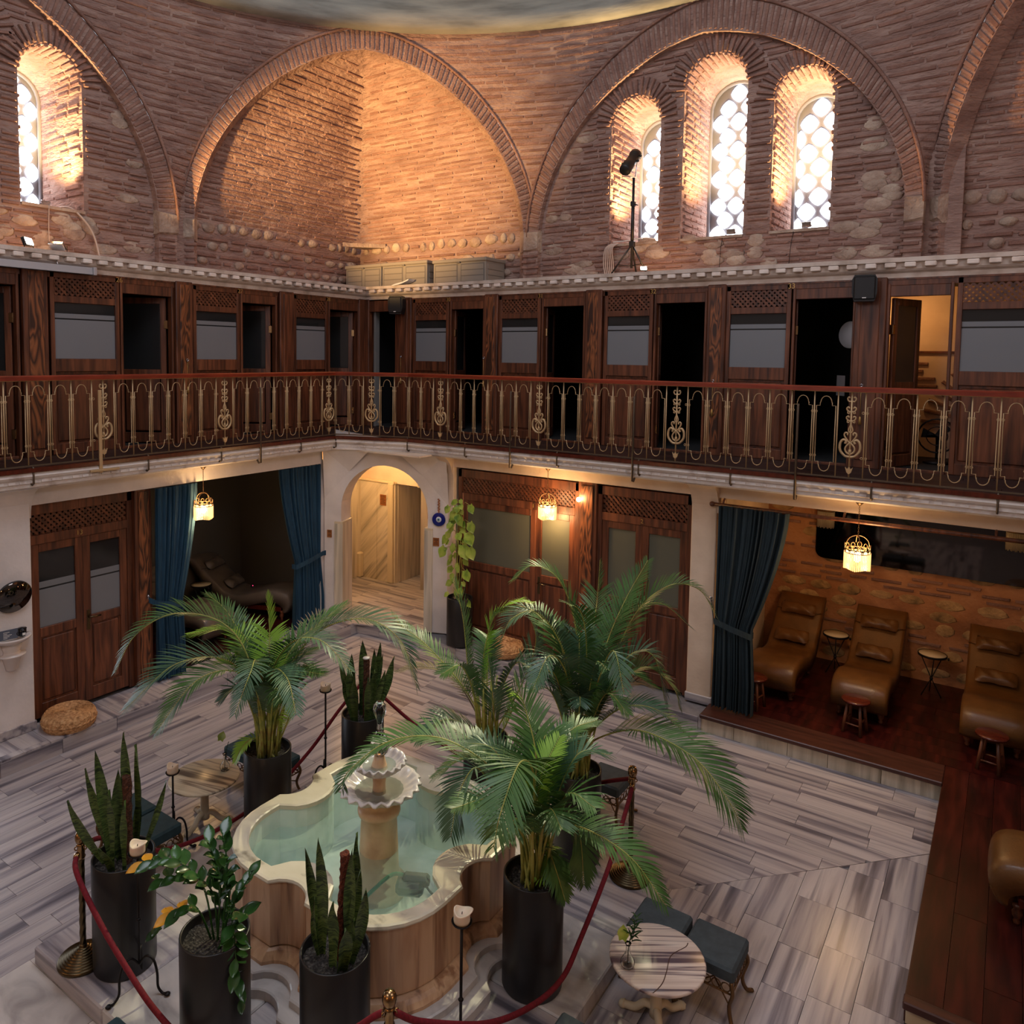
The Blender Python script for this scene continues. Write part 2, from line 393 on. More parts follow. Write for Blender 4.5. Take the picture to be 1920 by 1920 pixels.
def tiles(parent, zone, along, width, lens, z, mat, th=.02, gap=.0016, name='tile', seed=1):
    """lay planks over a convex zone (list of xy, counter-clockwise); along = 'x' or 'y'"""
    r = random.Random(seed); xs = [p[0] for p in zone]; ys = [p[1] for p in zone]
    u0, u1, w0, w1 = (min(xs), max(xs), min(ys), max(ys)) if along == 'x' else (min(ys), max(ys), min(xs), max(xs))
    w = w0; n = 0
    while w < w1-1e-4:
        ww = width if not isinstance(width, tuple) else r.uniform(*width)
        u = u0-r.uniform(0, lens[1])
        while u < u1:
            l = r.uniform(*lens)
            q = [(u+gap, w+gap), (u+l-gap, w+gap), (u+l-gap, w+ww-gap), (u+gap, w+ww-gap)]
            if along == 'y': q = [(p[1], p[0]) for p in q][::-1]
            for i in range(len(zone)):
                a, b = zone[i], zone[(i+1) % len(zone)]
                if not q: break
                nx, ny = (b[1]-a[1]), -(b[0]-a[0]); q = clip(q, nx, ny, nx*a[0]+ny*a[1]-gap*.5*hypot(nx, ny))
            if len(q) > 2 and area(q) > .004:
                mb = MB(); mb.prism(q, 'z', z-th, z+r.uniform(-.0008, .0008)); o = mb.build(name, mat, parent); n += 1
            u += l
        w += ww
    return n
# =================================================================== UPPER ROOM: brick walls, squinches, vault
CX, CY = 5.5, -5.5
ZS = 5.9                                            # springing of the big arches
T1 = Vector((1, 1, 0)).normalized(); O1 = Vector((-1, 1, 0)).normalized(); M1 = Vector((1.2, -1.3, 0))
T2 = Vector((1, -1, 0)).normalized(); O2 = Vector((1, 1, 0)).normalized(); M2 = Vector((9.95, -1.15, 0))
def _prof(q): return .86*max(0, 1-q**2.0)**.5+.14*(1-q**1.15)
def arch_z(h, w, H): return ZS + H*_prof(min(1, abs(h)/w))
def arch_h(z, w, H):
    t = (z-ZS)/H
    if t <= 0: return w
    lo, hi = 0.0, 1.0
    for _ in range(18):
        m = (lo+hi)/2
        if _prof(m) > t: lo = m
        else: hi = m
    return w*lo
class Arch:
    """vertical arch plane: origin M, horizontal T, outward normal O (away from the room centre)"""
    def __init__(s, M, T, O, wi, Hi, wo, Ho): s.M, s.T, s.O, s.wi, s.Hi, s.wo, s.Ho = M, T, O, wi, Hi, wo, Ho
    def p(s, h, z, off=0): return s.M + s.T*h + s.O*off + Vector((0, 0, z))
    def inner(s, a): h = s.wi*cos(a); return h, arch_z(h, s.wi, s.Hi)
    def outer(s, a): h = s.wo*cos(a); return h, arch_z(h, s.wo, s.Ho)
A_NW = Arch(M1, T1, O1, 2.38, 2.64, 2.56, 2.93)
A_N = Arch(Vector((5.53, .42, 0)), Vector((1, 0, 0)), Vector((0, 1, 0)), 2.42, 2.50, 2.60, 2.91)
A_W = Arch(Vector((-.42, -5.92, 0)), Vector((0, 1, 0)), Vector((-1, 0, 0)), 2.35, 2.50, 2.62, 2.85)
A_NE = Arch(M2, T2, O2, 2.36, 2.64, 2.56, 2.93)
def build_ring(A, nm, depth, seed, limit):
    N = 48; vs = []; 
    for i in range(N+1):
        a = pi*i/N
        for (h, z), off in ((A.inner(a), 0), (A.outer(a), 0), (A.inner(a), depth), (A.outer(a), depth)): vs.append(A.p(h, z, off))
    for sgn in (0,):
        fs = []
        for i in range(N):
            k = i*4; fs += [(k, k+1, k+5, k+4), (k, k+4, k+6, k+2), (k+1, k+3, k+7, k+5)]
    mb = MB(); mb.add(vs, fs)
    # legs down to the ledge
    for sg in (1, -1):
        q = []
        for h, off in ((A.wi, 0), (A.wo, 0), (A.wo, depth), (A.wi, depth)): q.append(A.p(sg*h, 0, off))
        mb.prism([(v.x, v.y) for v in q], 'z', 5.28, ZS)
    ring = struct(nm, mb, 'mortar')
    r = random.Random(seed); items = []; n = 112
    for i in range(n):
        a = pi*(i+.5)/n; (h0, z0), (h1, z1) = A.inner(a), A.outer(a)
        if z0 < 6.08: continue
        P0, P1 = A.p(h0, z0), A.p(h1, z1); l = (P1-P0).length
        items.append(((P0+P1)/2 + A.O*.03 + Vector((0, 0, 0)), P1-P0, -A.O, l*r.uniform(.88, .98), .046*r.uniform(.85, 1.15), .085))
    lay(ring, items, limit)
    it = []
    for sg in (1, -1):
        w = (A.wo-A.wi)
        it.append((A.p(sg*(A.wi+A.wo)/2, 5.9, -.02)+A.O*.10, A.T, -A.O, w*1.12, .30, .22))
    lay(ring, it, 9, [IMPOST], 'impost_stone')
    it = []
    for sg in (1, -1):
        z = 5.34
        while z < 5.73: it.append((A.p(sg*(A.wi+A.wo)/2+r.uniform(-.03, .03), z, -.0), A.T, -A.O, r.uniform(.16, .24), .042, .05)); z += .085
    lay(ring, it, 0)
    return ring
IMPOST = rough_unit('impost_stone', 'rubble', 91, .05, .03)
R_NW = build_ring(A_NW, 'squinch_arch', .22, 1, 120)
R_N = build_ring(A_N, 'window_wall_arch', .16, 2, 120)
R_W = build_ring(A_W, 'window_wall_arch', .16, 3, 60)
R_NE = build_ring(A_NE, 'squinch_arch', .22, 4, 60)
mb = MB(); mb.box(2.72, 3.16, .56, 1.2, 5.2, 7.2); mb.box(-1.0, -.56, -3.5, -2.9, 5.2, 7.2); mb.box(7.9, 8.5, .58, 1.2, 5.2, 7.2); struct('wall_leak_blocks', mb, 'mortar')  # boxes added behind the arch legs to block light leaking through
# thin hood of brick over each ring
def hood(A, nm, a0=.02, a1=pi-.02):
    mb = MB(); pts = []
    for i in range(50):
        a = a0+(a1-a0)*i/49; h, z = A.outer(a); pts.append(A.p(h*1.004, z+.015, -.02))
    mb.tube(pts, .022, 5); struct(nm, mb, 'brick')
for A in (A_NW, A_N, A_W, A_NE): hood(A, 'arch_hood')

# ---- squinch vaults (two leaning faces meeting in a crease)
def squinch(A, nm, seed, limit, side=(0, 1), light_rows=1):
    M = A.M+A.O*.20; wi, Hi = A.wi+.06, A.Hi+.05
    def pt(s, z):       # s in [-1,1], crease at 0
        h = arch_h(z, wi, Hi) if z > ZS else wi
        K = A.O*h
        # soften the crease a little higher up
        E = A.T*h*(1 if s > 0 else -1); q = abs(s)
        return M + K*(1-q)+E*q + Vector((0, 0, z))
    mb = MB(); nz, ns = 30, 12; vs = []
    zs = [ZS+(Hi)*sin(pi/2*i/nz) for i in range(nz+1)]
    for z in zs:
        for j in range(ns+1): vs.append(pt(-1+2*j/ns, z))
    mb.add(vs, [(i*(ns+1)+j, i*(ns+1)+j+1, (i+1)*(ns+1)+j+1, (i+1)*(ns+1)+j) for i in range(nz) for j in range(ns)], True)
    # upright corner below the vault
    vs = [pt(s, z) - Vector((0, 0, 0)) for z in (5.2, ZS) for s in (-1, 0, 1)]
    mb.add(vs, [(0, 1, 4, 3), (1, 2, 5, 4)])
    w = struct(nm, mb, 'mortar'); r = random.Random(seed); items = []; st = []
    z = 6.12; pitch = .074
    while z < ZS+Hi-.06:
        h = arch_h(z, wi, Hi)
        for sg in (-1, 1):
            L = h*sqrt(2); u = r.uniform(0, .2)
            P = lambda s: pt(sg*s, z)
            dz = pt(sg*.5, z+.04)-pt(sg*.5, z-.04)
            while u < L-.06:
                l = min(r.uniform(.18, .42), L-u)
                if l > .07 and r.random() < .95:
                    c = P((u+l/2)/L); t = P(min(1, (u+l)/L))-P(u/L)
                    n = t.cross(dz); 
                    if n.dot(-A.O) < 0: n = -n
                    items.append((c+Vector((0, 0, r.uniform(-.006, .006)))+n.normalized()*.0, t, n, l*.97, .030*r.uniform(.75, 1.25), .026*r.uniform(.5, 1.5)))
                u += l+r.uniform(.008, .03)
        z += pitch*r.uniform(.93, 1.07)
    st2 = []
    # row of pale rounded stones at the foot and rubble below
    for sg in (-1, 1):
        L = wi*sqrt(2)
        for zz, hh, pr_ in ((6.0, .15, .85), (5.82, .06, .0), (5.72, .12, .5), (5.58, .06, .0), (5.48, .12, .5), (5.36, .06, 0)):
            u = .1
            while u < L-.1:
                l = r.uniform(.12, .26) if hh > .1 else r.uniform(.25, .5)
                c = pt(sg*min(1, (u+l/2)/L), zz); t = pt(sg, zz)-pt(sg*.001, zz); n = t.cross(Vector((0, 0, 1)))
                if n.dot(-A.O) < 0: n = -n
                if hh < .1: st2.append((c, t, n, l, .040, .05))
                if hh > .1 and r.random() > pr_+.1: st2.append((c, t, n, l, .045, .05))
                elif hh > .1: st.append((c+Vector((0, 0, r.uniform(-.02, .02))), t, n, l*.95, hh*r.uniform(.8, 1.1), .10))
                u += l+r.uniform(.02, .06)
    lay(w, items+st2, limit); lay(w, st, 60, STONES, 'stone', 'rubble_infill', 'rubble')
    return w
W_NW = squinch(A_NW, 'wall_corner_squinch', 11, 300)
W_NE = squinch(A_NE, 'wall_corner_squinch', 12, 120)
# pale slab bridging the corner crease
mb = MB(); mb.prism([(-.52, -.02), (-.46, .12), (-.12, .44), (-.02, .52), (-.5, .5)], 'z', 6.02, 6.09); struct('corner_slab', mb, 'rubble')

# ---- pendentives between the arches
def pendentive(Aa, sa, Ab, sb, nm, seed, limit):
    def pt(s, z):
        a = Aa.p(sa*arch_h(z, Aa.wo, Aa.Ho), 0); b = Ab.p(sb*arch_h(z, Ab.wo, Ab.Ho), 0)
        aa, ab = atan2(a.y-CY, a.x-CX), atan2(b.y-CY, b.x-CX)
        if ab-aa > pi: ab -= 2*pi
        if ab-aa < -pi: ab += 2*pi
        ra, rb = hypot(a.x-CX, a.y-CY), hypot(b.x-CX, b.y-CY); t = aa+(ab-aa)*s; rr = ra+(rb-ra)*s
        return Vector((CX+rr*cos(t), CY+rr*sin(t), z))
    mb = MB(); nz, ns = 26, 14; vs = []
    zs = [ZS+.05+(8.86-ZS-.05)*i/nz for i in range(nz+1)]
    for z in zs:
        for j in range(ns+1): vs.append(pt(j/ns, z))
    mb.add(vs, [(i*(ns+1)+j, i*(ns+1)+j+1, (i+1)*(ns+1)+j+1, (i+1)*(ns+1)+j) for i in range(nz) for j in range(ns)], True)
    w = struct(nm, mb, 'mortar'); r = random.Random(seed); items = []
    z = 6.2
    while z < 8.80:
        a, b = pt(0, z), pt(1, z); L = (b-a).length; u = r.uniform(.03, .12)
        dz = pt(.5, z+.04)-pt(.5, z-.04)
        while u < L-.05:
            l = min(r.uniform(.22, .50), L-u-.01)
            if l > .06 and r.random() < .93:
                c = pt((u+l/2)/L, z); t = pt((u+l)/L, z)-pt(u/L, z); n = t.cross(dz)
                if n.dot(Vector((CX, CY, z))-c) < 0: n = -n
                items.append((c, t, n, l, .038*r.uniform(.75, 1.2), .026*r.uniform(.5, 1.4)))
            u += l+r.uniform(.008, .035)
        z += .094*r.uniform(.95, 1.05)
    lay(w, items, limit); return w
pendentive(A_W, 1, A_NW, -1, 'wall_pendentive', 21, 260)
pendentive(A_NW, 1, A_N, -1, 'wall_pendentive', 22, 260)
pendentive(A_N, 1, A_NE, -1, 'wall_pendentive', 23, 260)

# ---- dome ring and dome
mb = MB(); mb.lathe([(6.05, 8.80), (5.86, 8.80), (5.80, 8.86), (5.78, 9.0), (5.84, 9.12), (5.9, 9.3)], 96, (CX, CY, 0)); mb.f = mb.f[:-2]; mb.sm = mb.sm[:-2]
struct('trim_dome_ring', mb, 'ring_plaster')
prof = [(5.9*cos(a)+.0, 9.3+3.1*sin(a)) for a in [pi/2*i/12 for i in range(12)]]+[(.01, 12.4)]
mb = MB(); mb.lathe(prof, 64, (CX, CY, 0)); mb.f = mb.f[:-2]; mb.sm = mb.sm[:-2]
struct('ceiling_dome', mb, 'ring_plaster')
mb = MB(); N = 64; vs = []
for j in range(N):
    a = 2*pi*j/N; c, s_ = cos(a), sin(a); q = 7.2/max(abs(c), abs(s_)); vs += [(CX+5.95*c, CY+5.95*s_, 8.87), (CX+q*c, CY+q*s_, 8.87)]
mb.add(vs, [(2*j, 2*j+1, (2*j+3) % (2*N), (2*j+2) % (2*N)) for j in range(N)]); struct('ceiling', mb, 'room_shell')
# gallery on the camera's own side, seen only in mirrors
mb = MB(); mb.box(9.95, 11.6, -11.6, -4.6, 2.77, 2.93); mb.box(1.0, 9.95, -11.6, -9.85, 2.77, 2.93); struct('gallery_floor_near', mb, 'balcony_plaster')
# plain walls behind the camera
mb = MB(); mb.box(11.6, 11.8, -11.7, 2.0, 0, 8.9); struct('wall_east', mb, 'room_shell')
mb = MB(); mb.box(-2.0, 11.8, -11.8, -11.6, 0, 8.9); struct('wall_south', mb, 'room_shell')

# ---- window walls
def arch_outline(xc, a, sill, apex, n=12, base=None):
    sp = apex-a; pts = [(xc-a, sill), (xc+a, sill)]
    for i in range(n+1):
        t = pi*i/n; pts.append((xc+a*cos(t), sp+a*sin(t)))
    return pts
def window_wall(nm, A, plane, windows, lo, hi, seed, limit, ztop_stone=None):
    """A: the arch; plane(h, z, off) -> point; windows: (centre h, half width, sill, apex)"""
    out = [(lo, 5.2), (hi, 5.2)]
    N = 40; cur = []
    for i in range(N+1):
        a = pi*i/N; h, z = A.inner(a); cur.append((h*1.03, z+.05))
    out = [(cur[-1][0], 5.2), (cur[0][0], 5.2)] + cur
    holes = [arch_outline(*w) for w in windows]
    loops = [[Vector((p[0], p[1], 0)) for p in L] for L in [out]+holes]
    tri = tessellate_polygon(loops); flat = [p for L in loops for p in L]
    mb = MB(); mb.add([plane(p.x, p.y, 0) for p in flat], tri)
    # outer flanks of the wall beyond the arch ring
    wall = struct(nm, mb, 'mortar')
    r = random.Random(seed); items = []; st = []
    T = plane(1, 0, 0)-plane(0, 0, 0); Nn = plane(0, 0, -1)-plane(0, 0, 0)
    z = 5.33
    while z < ZS+A.Hi-.05:
        w = arch_h(z, A.wi, A.Hi) if z > ZS else A.wi
        segs = [(-w+.02, w-.02)]
        for xc, a, sill, apex in windows:
            sp = apex-a
            if z < sill-.02 or z > apex+.22: continue
            if z <= sp: q = a+.02
            else: q = sqrt(max(0, (a+.24)**2-(z-sp)**2))
            ns = []
            for s0, s1 in segs:
                if xc-q > s0 and xc-q < s1: ns.append((s0, xc-q))
                if xc+q < s1 and xc+q > s0: ns.append((xc+q, s1))
                if xc-q >= s1 or xc+q <= s0: ns.append((s0, s1))
            segs = ns
        stone_row = r.random() < .22
        for s0, s1 in segs:
            u = s0+r.uniform(0, .05)
            while u < s1-.05:
                l = min(r.uniform(.16, .36), s1-u)
                out_z = abs(u) > 1.75 or z < 5.75
                if out_z and r.random() < .26:
                    l = min(r.uniform(.2, .36), s1-u)
                    if l > .12: st.append((plane(u+l/2, z+.05, .0), T, Nn, l, r.uniform(.11, .17), .045))
                elif l > .06 and r.random() < .9:
                    items.append((plane(u+l/2, z+r.uniform(-.008, .008), -.004), T, Nn, l, .031*r.uniform(.75, 1.25), .028*r.uniform(.6, 1.5)))
                u += l+r.uniform(.008, .03)
        z += .078*r.uniform(.93, 1.07)
    for xc, a, sill, apex in windows:                   # rings of bricks on edge over each window
        sp = apex-a; n = int(pi*(a+.12)/.072)
        for i in range(n):
            t = pi*(i+.5)/n; d = T*cos(t)+Vector((0, 0, sin(t))); l = .24*r.uniform(.8, 1.1)
            items.append((plane(xc+(a+.12)*cos(t), sp+(a+.12)*sin(t), -.006), d, Nn, l, .038, .06))
    lay(wall, items, limit); lay(wall, st, 50, STONES, 'stone', 'rubble_infill', 'rubble')
    return wall
N_WIN = [(-.935, .365, 5.76, 7.78), (.165, .415, 5.76, 8.13), (1.26, .35, 5.77, 7.75)]
planeN = lambda h, z, off: Vector((5.53+h, .52+off, z))
window_wall('wall_north', A_N, planeN, N_WIN, -2.6, 2.7, 31, 300)
W_WIN = [(1.02, .375, 5.88, 7.78), (0.0, .40, 5.88, 8.05)]
planeW = lambda h, z, off: Vector((-.52-off, -5.92+h, z))
window_wall('wall_west', A_W, planeW, W_WIN, -2.6, 2.7, 32, 220)
mb = MB(); mb.box(-.72, -.5, -11.7, -8.2, 0, 8.9); struct('wall_west_end', mb, 'room_shell')

def window(idx, plane, xc, a, sill, apex, depth, seed):
    """reveal, grille with glowing panes"""
    r = random.Random(seed); T = plane(1, 0, 0)-plane(0, 0, 0); D = plane(0, 0, 1)-plane(0, 0, 0)
    sp = apex-a; n = 14
    prof = [(xc+a, sill)]+[(xc+a*cos(pi*i/n), sp+a*sin(pi*i/n)) for i in range(n+1)]+[(xc-a, sill)]
    mb = MB(); b = a-.03; back = [(xc+b, sill+.1)]+[(xc+b*cos(pi*i/n), sp-.04+b*sin(pi*i/n)) for i in range(n+1)]+[(xc-b, sill+.1)]
    k = len(prof)
    mb.add([plane(x, z, 0) for x, z in prof]+[plane(x, z, depth) for x, z in back], [(i, i+1, i+1+k, i+k) for i in range(k-1)]+[(k-1, 0, k, 2*k-1)])
    rev = struct('window_reveal', mb, 'mortar'); items = []
    z = sill+.06
    while z < sp:
        for sg in (-1, 1):
            u = r.uniform(.0, .1)
            while u < depth-.1:
                l = min(r.uniform(.16, .34), depth-u)
                if sg < 0 or r.random() < .6: items.append((plane(xc+sg*(a-.01), z, u+l/2), D, T*-sg, l, .042, .04))
                u += l+.03
        z += .09
    m = int(pi*a/.08)
    for i in range(m):
        t = pi*(i+.5)/m; u = 0
        while u < depth-.05:
            l = min(r.uniform(.18, .34), depth-u)
            items.append((plane(xc+(a-.01)*cos(t), sp+(a-.01)*sin(t), u+l/2), D, -(T*cos(t)+Vector((0, 0, sin(t)))), l, .04, .04)); u += l+.03
    lay(rev, items, 40)
    # sill slab
    mb = MB(); q = [plane(xc-a, sill, -.03), plane(xc+a, sill, -.03), plane(xc+b, sill, depth), plane(xc-b, sill, depth)]
    mb.prism([(p.x, p.y) for p in q], 'z', sill-.02, sill+.015); mb.build('sill', 'rubble', rev)
    w = thing('window_%d' % idx, None, None); w['kind'] = 'structure'
    mb = MB(); pts = back; v = [plane(x, z_, depth-.01) for x, z_ in pts]; mb.add(v, [tuple(range(len(v)))])
    mb.build('grille', 'grille_plaster', w)
    mb = MB(); path = [plane(x, z_, depth-.05) for x, z_ in pts]; mb.tube(path, .035, 6); mb.build('frame', 'grille_plaster', w)
    hx, hz = .29, .195; pm = None
    rows = int((apex-sill)/hz)+1; cols = int(a/hx)+2
    for i in range(rows):
        for j in range(-cols, cols+1):
            x = xc+(j+(.5 if i % 2 else 0))*hx; z = sill+.2+i*hz
            if abs(x-xc) > b+.02: continue
            if z > sp-.04 and hypot(x-xc, z-sp+.04) > b-.02: continue
            edge = abs(x-xc) > b-.13 or (z > sp-.04 and hypot(x-xc, z-sp+.04) > b-.13)
            if pm is None:
                mb2 = MB(); vs = []
                for s_ in range(16):
                    t = 2*pi*s_/16; ct, st_ = cos(t), sin(t); q_ = (abs(ct/.115)**1.4+abs(st_/.121)**1.4)**(-1/1.4); vs.append(T*(q_*ct)+Vector((0, 0, q_*st_)))
                mb2.add(vs, [tuple(range(16))]); pm = mb2.mesh('pane', 'window_pane')
            o = link('pane', pm, w); o.location = plane(x, z, depth-.025)
            if edge: q_ = max(.35, min(1, (b-.03-abs(x-xc))/.112+.55)); o.scale = (q_, q_, .85 if z > sp else 1); o.location = plane(xc+(x-xc)*(.86 if abs(x-xc) > .1 else 1), z-(.03 if z > sp else 0), depth-.025)
    return w
for i, wn in enumerate(N_WIN): window(i+1, planeN, wn[0], wn[1], wn[2], wn[3], 1.05, 40+i)
for i, wn in enumerate(W_WIN): window(4+i, planeW, wn[0], wn[1], wn[2], wn[3], 1.05, 50+i)

# ---- ledge over the cabins and its cornice
mb = MB(); mb.box(-2.2, .06, -11.6, 2.2, 5.19, 5.27); mb.box(.06, 11.6, -.06, 2.2, 5.19, 5.27); struct('ledge', mb, 'cornice_plaster')
CORN = [(0, 5.08), (.03, 5.08), (.035, 5.13), (.08, 5.15), (.10, 5.17), (.10, 5.235), (.165, 5.24), (.18, 5.285), (0, 5.285)]
mb = MB(); v = []
def sweep_L(mb, prof, xe, ye, x0=-.0, rx=11.6, ry=-11.6):
    """profile (offset, z) swept along the west front (x=0), round the corner and along the north front (y=0)"""
    ring = []
    for o, z in prof: ring.append([(xe+o, ry, z), (xe+o, ye-o, z), (rx, ye-o, z)])
    k = len(prof); vs = [ring[i][j] for j in range(3) for i in range(k)]
    mb.add(vs, [(j*k+i, j*k+(i+1) % k, (j+1)*k+(i+1) % k, (j+1)*k+i) for j in range(2) for i in range(k)])
sweep_L(mb, CORN, 0, 0); CORNICE = struct('trim_cornice', mb, 'cornice_plaster')
mb = MB(); mb.bbox(-.055, .055, -.045, .03, -.026, .026, .008); dm = mb.mesh('dentil', 'cornice_plaster')
for i in range(48):
    o = link('dentil', dm, CORNICE); o.location = (.125, -.30-i*.19, 5.208); o.rotation_euler = (0, 0, pi/2)
for i in range(52):
    o = link('dentil', dm, CORNICE); o.location = (.30+i*.19, -.125, 5.208)
# =================================================================== GALLERY: cabins, railing, balcony
ZG = 2.95
RX, RY = 1.045, -1.345                              # railing lines: x = RX (west), y = RY (north)
V0, V1 = Vector((RX, -1.744, 0)), Vector((2.10, RY, 0))
# floor of the gallery
mb = MB(); mb.prism([(-2.2, -11.6), (1.03, -11.6), (1.03, -1.76), (2.09, -1.33), (11.6, -1.33), (11.6, 2.1), (-2.2, 2.1)], 'z', 2.79, 2.93)
GF = struct('gallery_floor', mb, 'balcony_plaster')
zoneW = [(0.02, -9.0), (1.03, -9.0), (1.03, -1.76), (0.02, -.72)]
zoneN = [(0.02, -.70), (1.04, -1.75), (2.09, -1.34), (11.0, -1.34), (11.0, -.02), (.02, -.02)]
tiles(GF, zoneW, 'y', .14, (1.4, 2.4), 2.955, 'gallery_floor', .02, .003, 'plank', 3)
tiles(GF, [(.02, -.70), (2.09, -1.34), (2.09, -.02), (.02, -.02)], 'x', .14, (1.4, 2.4), 2.955, 'gallery_floor', .02, .003, 'plank', 4)
tiles(GF, [(2.09, -1.34), (11., -1.34), (11., -.02), (2.09, -.02)], 'x', .14, (1.4, 2.4), 2.955, 'gallery_floor', .02, .003, 'plank', 5)
# moulded fascia under the railing
def path_L(off):
    """railing line with its chamfered corner, pushed outwards by off"""
    return [Vector((RX+off, -11.6, 0)), Vector((RX+off, V0.y-off*.7, 0)), Vector((V1.x+off*.2, RY-off, 0)), Vector((11.6, RY-off, 0))]
def sweep_rail(mb, prof):
    rings = [[P+Vector((0, 0, z)) for P in path_L(o)] for o, z in prof]; k = len(prof)
    mb.add([rings[i][j] for j in range(4) for i in range(k)], [(j*k+i, j*k+(i+1) % k, (j+1)*k+(i+1) % k, (j+1)*k+i) for j in range(3) for i in range(k)])
mb = MB(); sweep_rail(mb, [(-.10, 2.91), (-.03, 2.985), (.045, 2.985), (.045, 2.945), (-.05, 2.93)]); struct('trim_gallery_edge', mb, 'wood_red')
mb = MB(); sweep_rail(mb, [(-.1, 2.94), (.02, 2.94), (.035, 2.905), (.02, 2.88), (.0, 2.865), (.0, 2.83), (-.02, 2.82), (-.02, 2.785), (-.05, 2.765), (-.1, 2.765)])
FAS = struct('trim_gallery_fascia', mb, 'balcony_plaster')
mb = MB(); P = path_L(-.0)
for a, b in ((P[0], P[1]), (P[1], P[2]), (P[2], P[3])):
    d = (b-a).normalized(); n = Vector((d.y, -d.x, 0)); L = (b-a).length; i = 0; u = .05 if a is not P[0] else L-.06
    cnt = int((L-.08)/.105)
    for i in range(cnt):
        c = a+d*(.05+(i+.5)*(L-.1)/cnt); m = frame(c, d, n)
        mb.box(-.032, .032, -.03, .012, -.0, .0, m)
        mb.v = mb.v[:-8]; mb.f = mb.f[:-6]; mb.sm = mb.sm[:-6]
        m = frame(c+Vector((0, 0, 2.847)), d, n); mb.box(-.032, .032, -.04, .014, -.012, .012, m)
mb.build('dentils', 'balcony_plaster', FAS, kind='stuff')

# ---- railing: handrail, bottom bar, uprights, scrolled panels, cast ornaments
ZB, ZT = 3.008, 3.905
RAIL = thing('gallery_railing', 'red wooden handrail over gilt iron panels running round the upper gallery', 'railing')
mb = MB(); r_prof = [(-.035, 3.862), (-.035, 3.90), (-.02, 3.912), (.02, 3.912), (.035, 3.90), (.035, 3.862)]; sweep_rail(mb, r_prof); mb.build('handrail', 'wood_handrail', RAIL)
mb = MB(); sweep_rail(mb, [(-.012, 3.855), (-.012, 3.864), (.012, 3.864), (.012, 3.855)]); mb.build('top_bar', 'railing_gold', RAIL)
mb = MB(); sweep_rail(mb, [(-.014, 3.0), (-.014, 3.014), (.014, 3.014), (.014, 3.0)]); mb.build('bottom_bar', 'bracket_iron', RAIL)
PW = .2184; KO = PW*1.131
def panel_mesh():
    """thin bar bent to a notched outline with arched top and bottom, local x along the rail, z up"""
    mb = MB(); w = PW/2-.020; n = .035; z0, z1 = ZB+.025, ZT-.075
    def half(sg):
        zc = (z1 if sg > 0 else z0); q = []
        a = w-.034
        q += [(-w, zc-sg*.115), (-a, zc-sg*.115), (-a, zc-sg*.085)]
        for i in range(9):
            t = pi-pi*i/8; q.append((a*.93*cos(t), zc-sg*.085+sg*.066*sin(t)))
        q += [(a, zc-sg*.085), (a, zc-sg*.115), (w, zc-sg*.115)]
        return q
    q = half(1)+half(-1)[::-1]
    mb.tube([(x, 0, z) for x, z in q], .0050, 4, closed=True)
    return mb.mesh('panel', 'railing_gold')
PANEL = panel_mesh()
mb = MB(); mb.tube([(0, 0, ZB), (0, 0, ZT-.04)], .0072, 6); UP = mb.mesh('upright', 'railing_gold')
mb = MB()
for z in (ZB+.20, ZT-.25):
    for sg in (-1, 1): mb.tube([(sg*(.018)+.011*cos(t), 0, z+.011*sin(t)) for t in [2*pi*i/8 for i in range(8)]], .0035, 4, closed=True)
RINGS = mb.mesh('ring_ties', 'railing_gold')
def ornament():
    me = []
    mb = MB(); mb.tube([(0, 0, ZB), (0, 0, ZT-.04)], .009, 6); me.append(('stem', mb.mesh('stem', 'railing_gold')))
    mb = MB(); z0 = 3.30
    def curl(pts, r=.008):
        for sg in (-1, 1): mb.tube([(sg*x, 0, z0+z) for x, z in smooth_path([(p[0], p[1], 0) for p in pts], 4) and [(v.x, v.y) for v in smooth_path([(p[0], p[1], 0) for p in pts], 4)]], r, 6)
    # heart shaped bulb
    curl([(.0, -.085), (.045, -.075), (.088, -.02), (.088, .05), (.062, .085), (.035, .07), (.045, .045)], .0135)
    curl([(.0, -.06), (.035, -.035), (.04, .01), (.0, .06)], .010)
    curl([(.0, .05), (.03, .085), (.055, .13), (.045, .155), (.025, .15), (.028, .13)], .009)
    mb.blob((0, 0, z0-.03), .018, .012, .03, 6, 4)
    me.append(('bulb', mb.mesh('bulb', 'railing_gold')))
    mb = MB()
    curl([(.0, .15), (.02, .18), (.0, .24)], .007)
    for zz in (.27, .36):
        curl([(.0, zz), (.03, zz+.01), (.042, zz+.035), (.028, zz+.05), (.018, zz+.035)], .008)
        curl([(.0, zz+.02), (.018, zz-.01), (.034, zz-.012), (.032, zz+.006)], .006)
    curl([(.0, .47), (.025, .465), (.038, .49), (.028, .51), (.018, .5)], .008)
    me.append(('scrolls', mb.mesh('scrolls', 'railing_gold')))
    mb = MB(); z0 = 3.08
    mb.prism([(0, z0-.035), (.02, z0-.02), (.036, z0+.035), (.016, z0+.015), (0, z0+.04), (-.016, z0+.015), (-.036, z0+.035), (-.02, z0-.02)], 'y', -.01, .01)
    me.append(('tulip', mb.mesh('tulip', 'railing_gold')))
    return me
ORN = ornament()
def put(me, nm, P, ang):
    o = link(nm, me, RAIL); o.location = P; o.rotation_euler = (0, 0, ang); return o
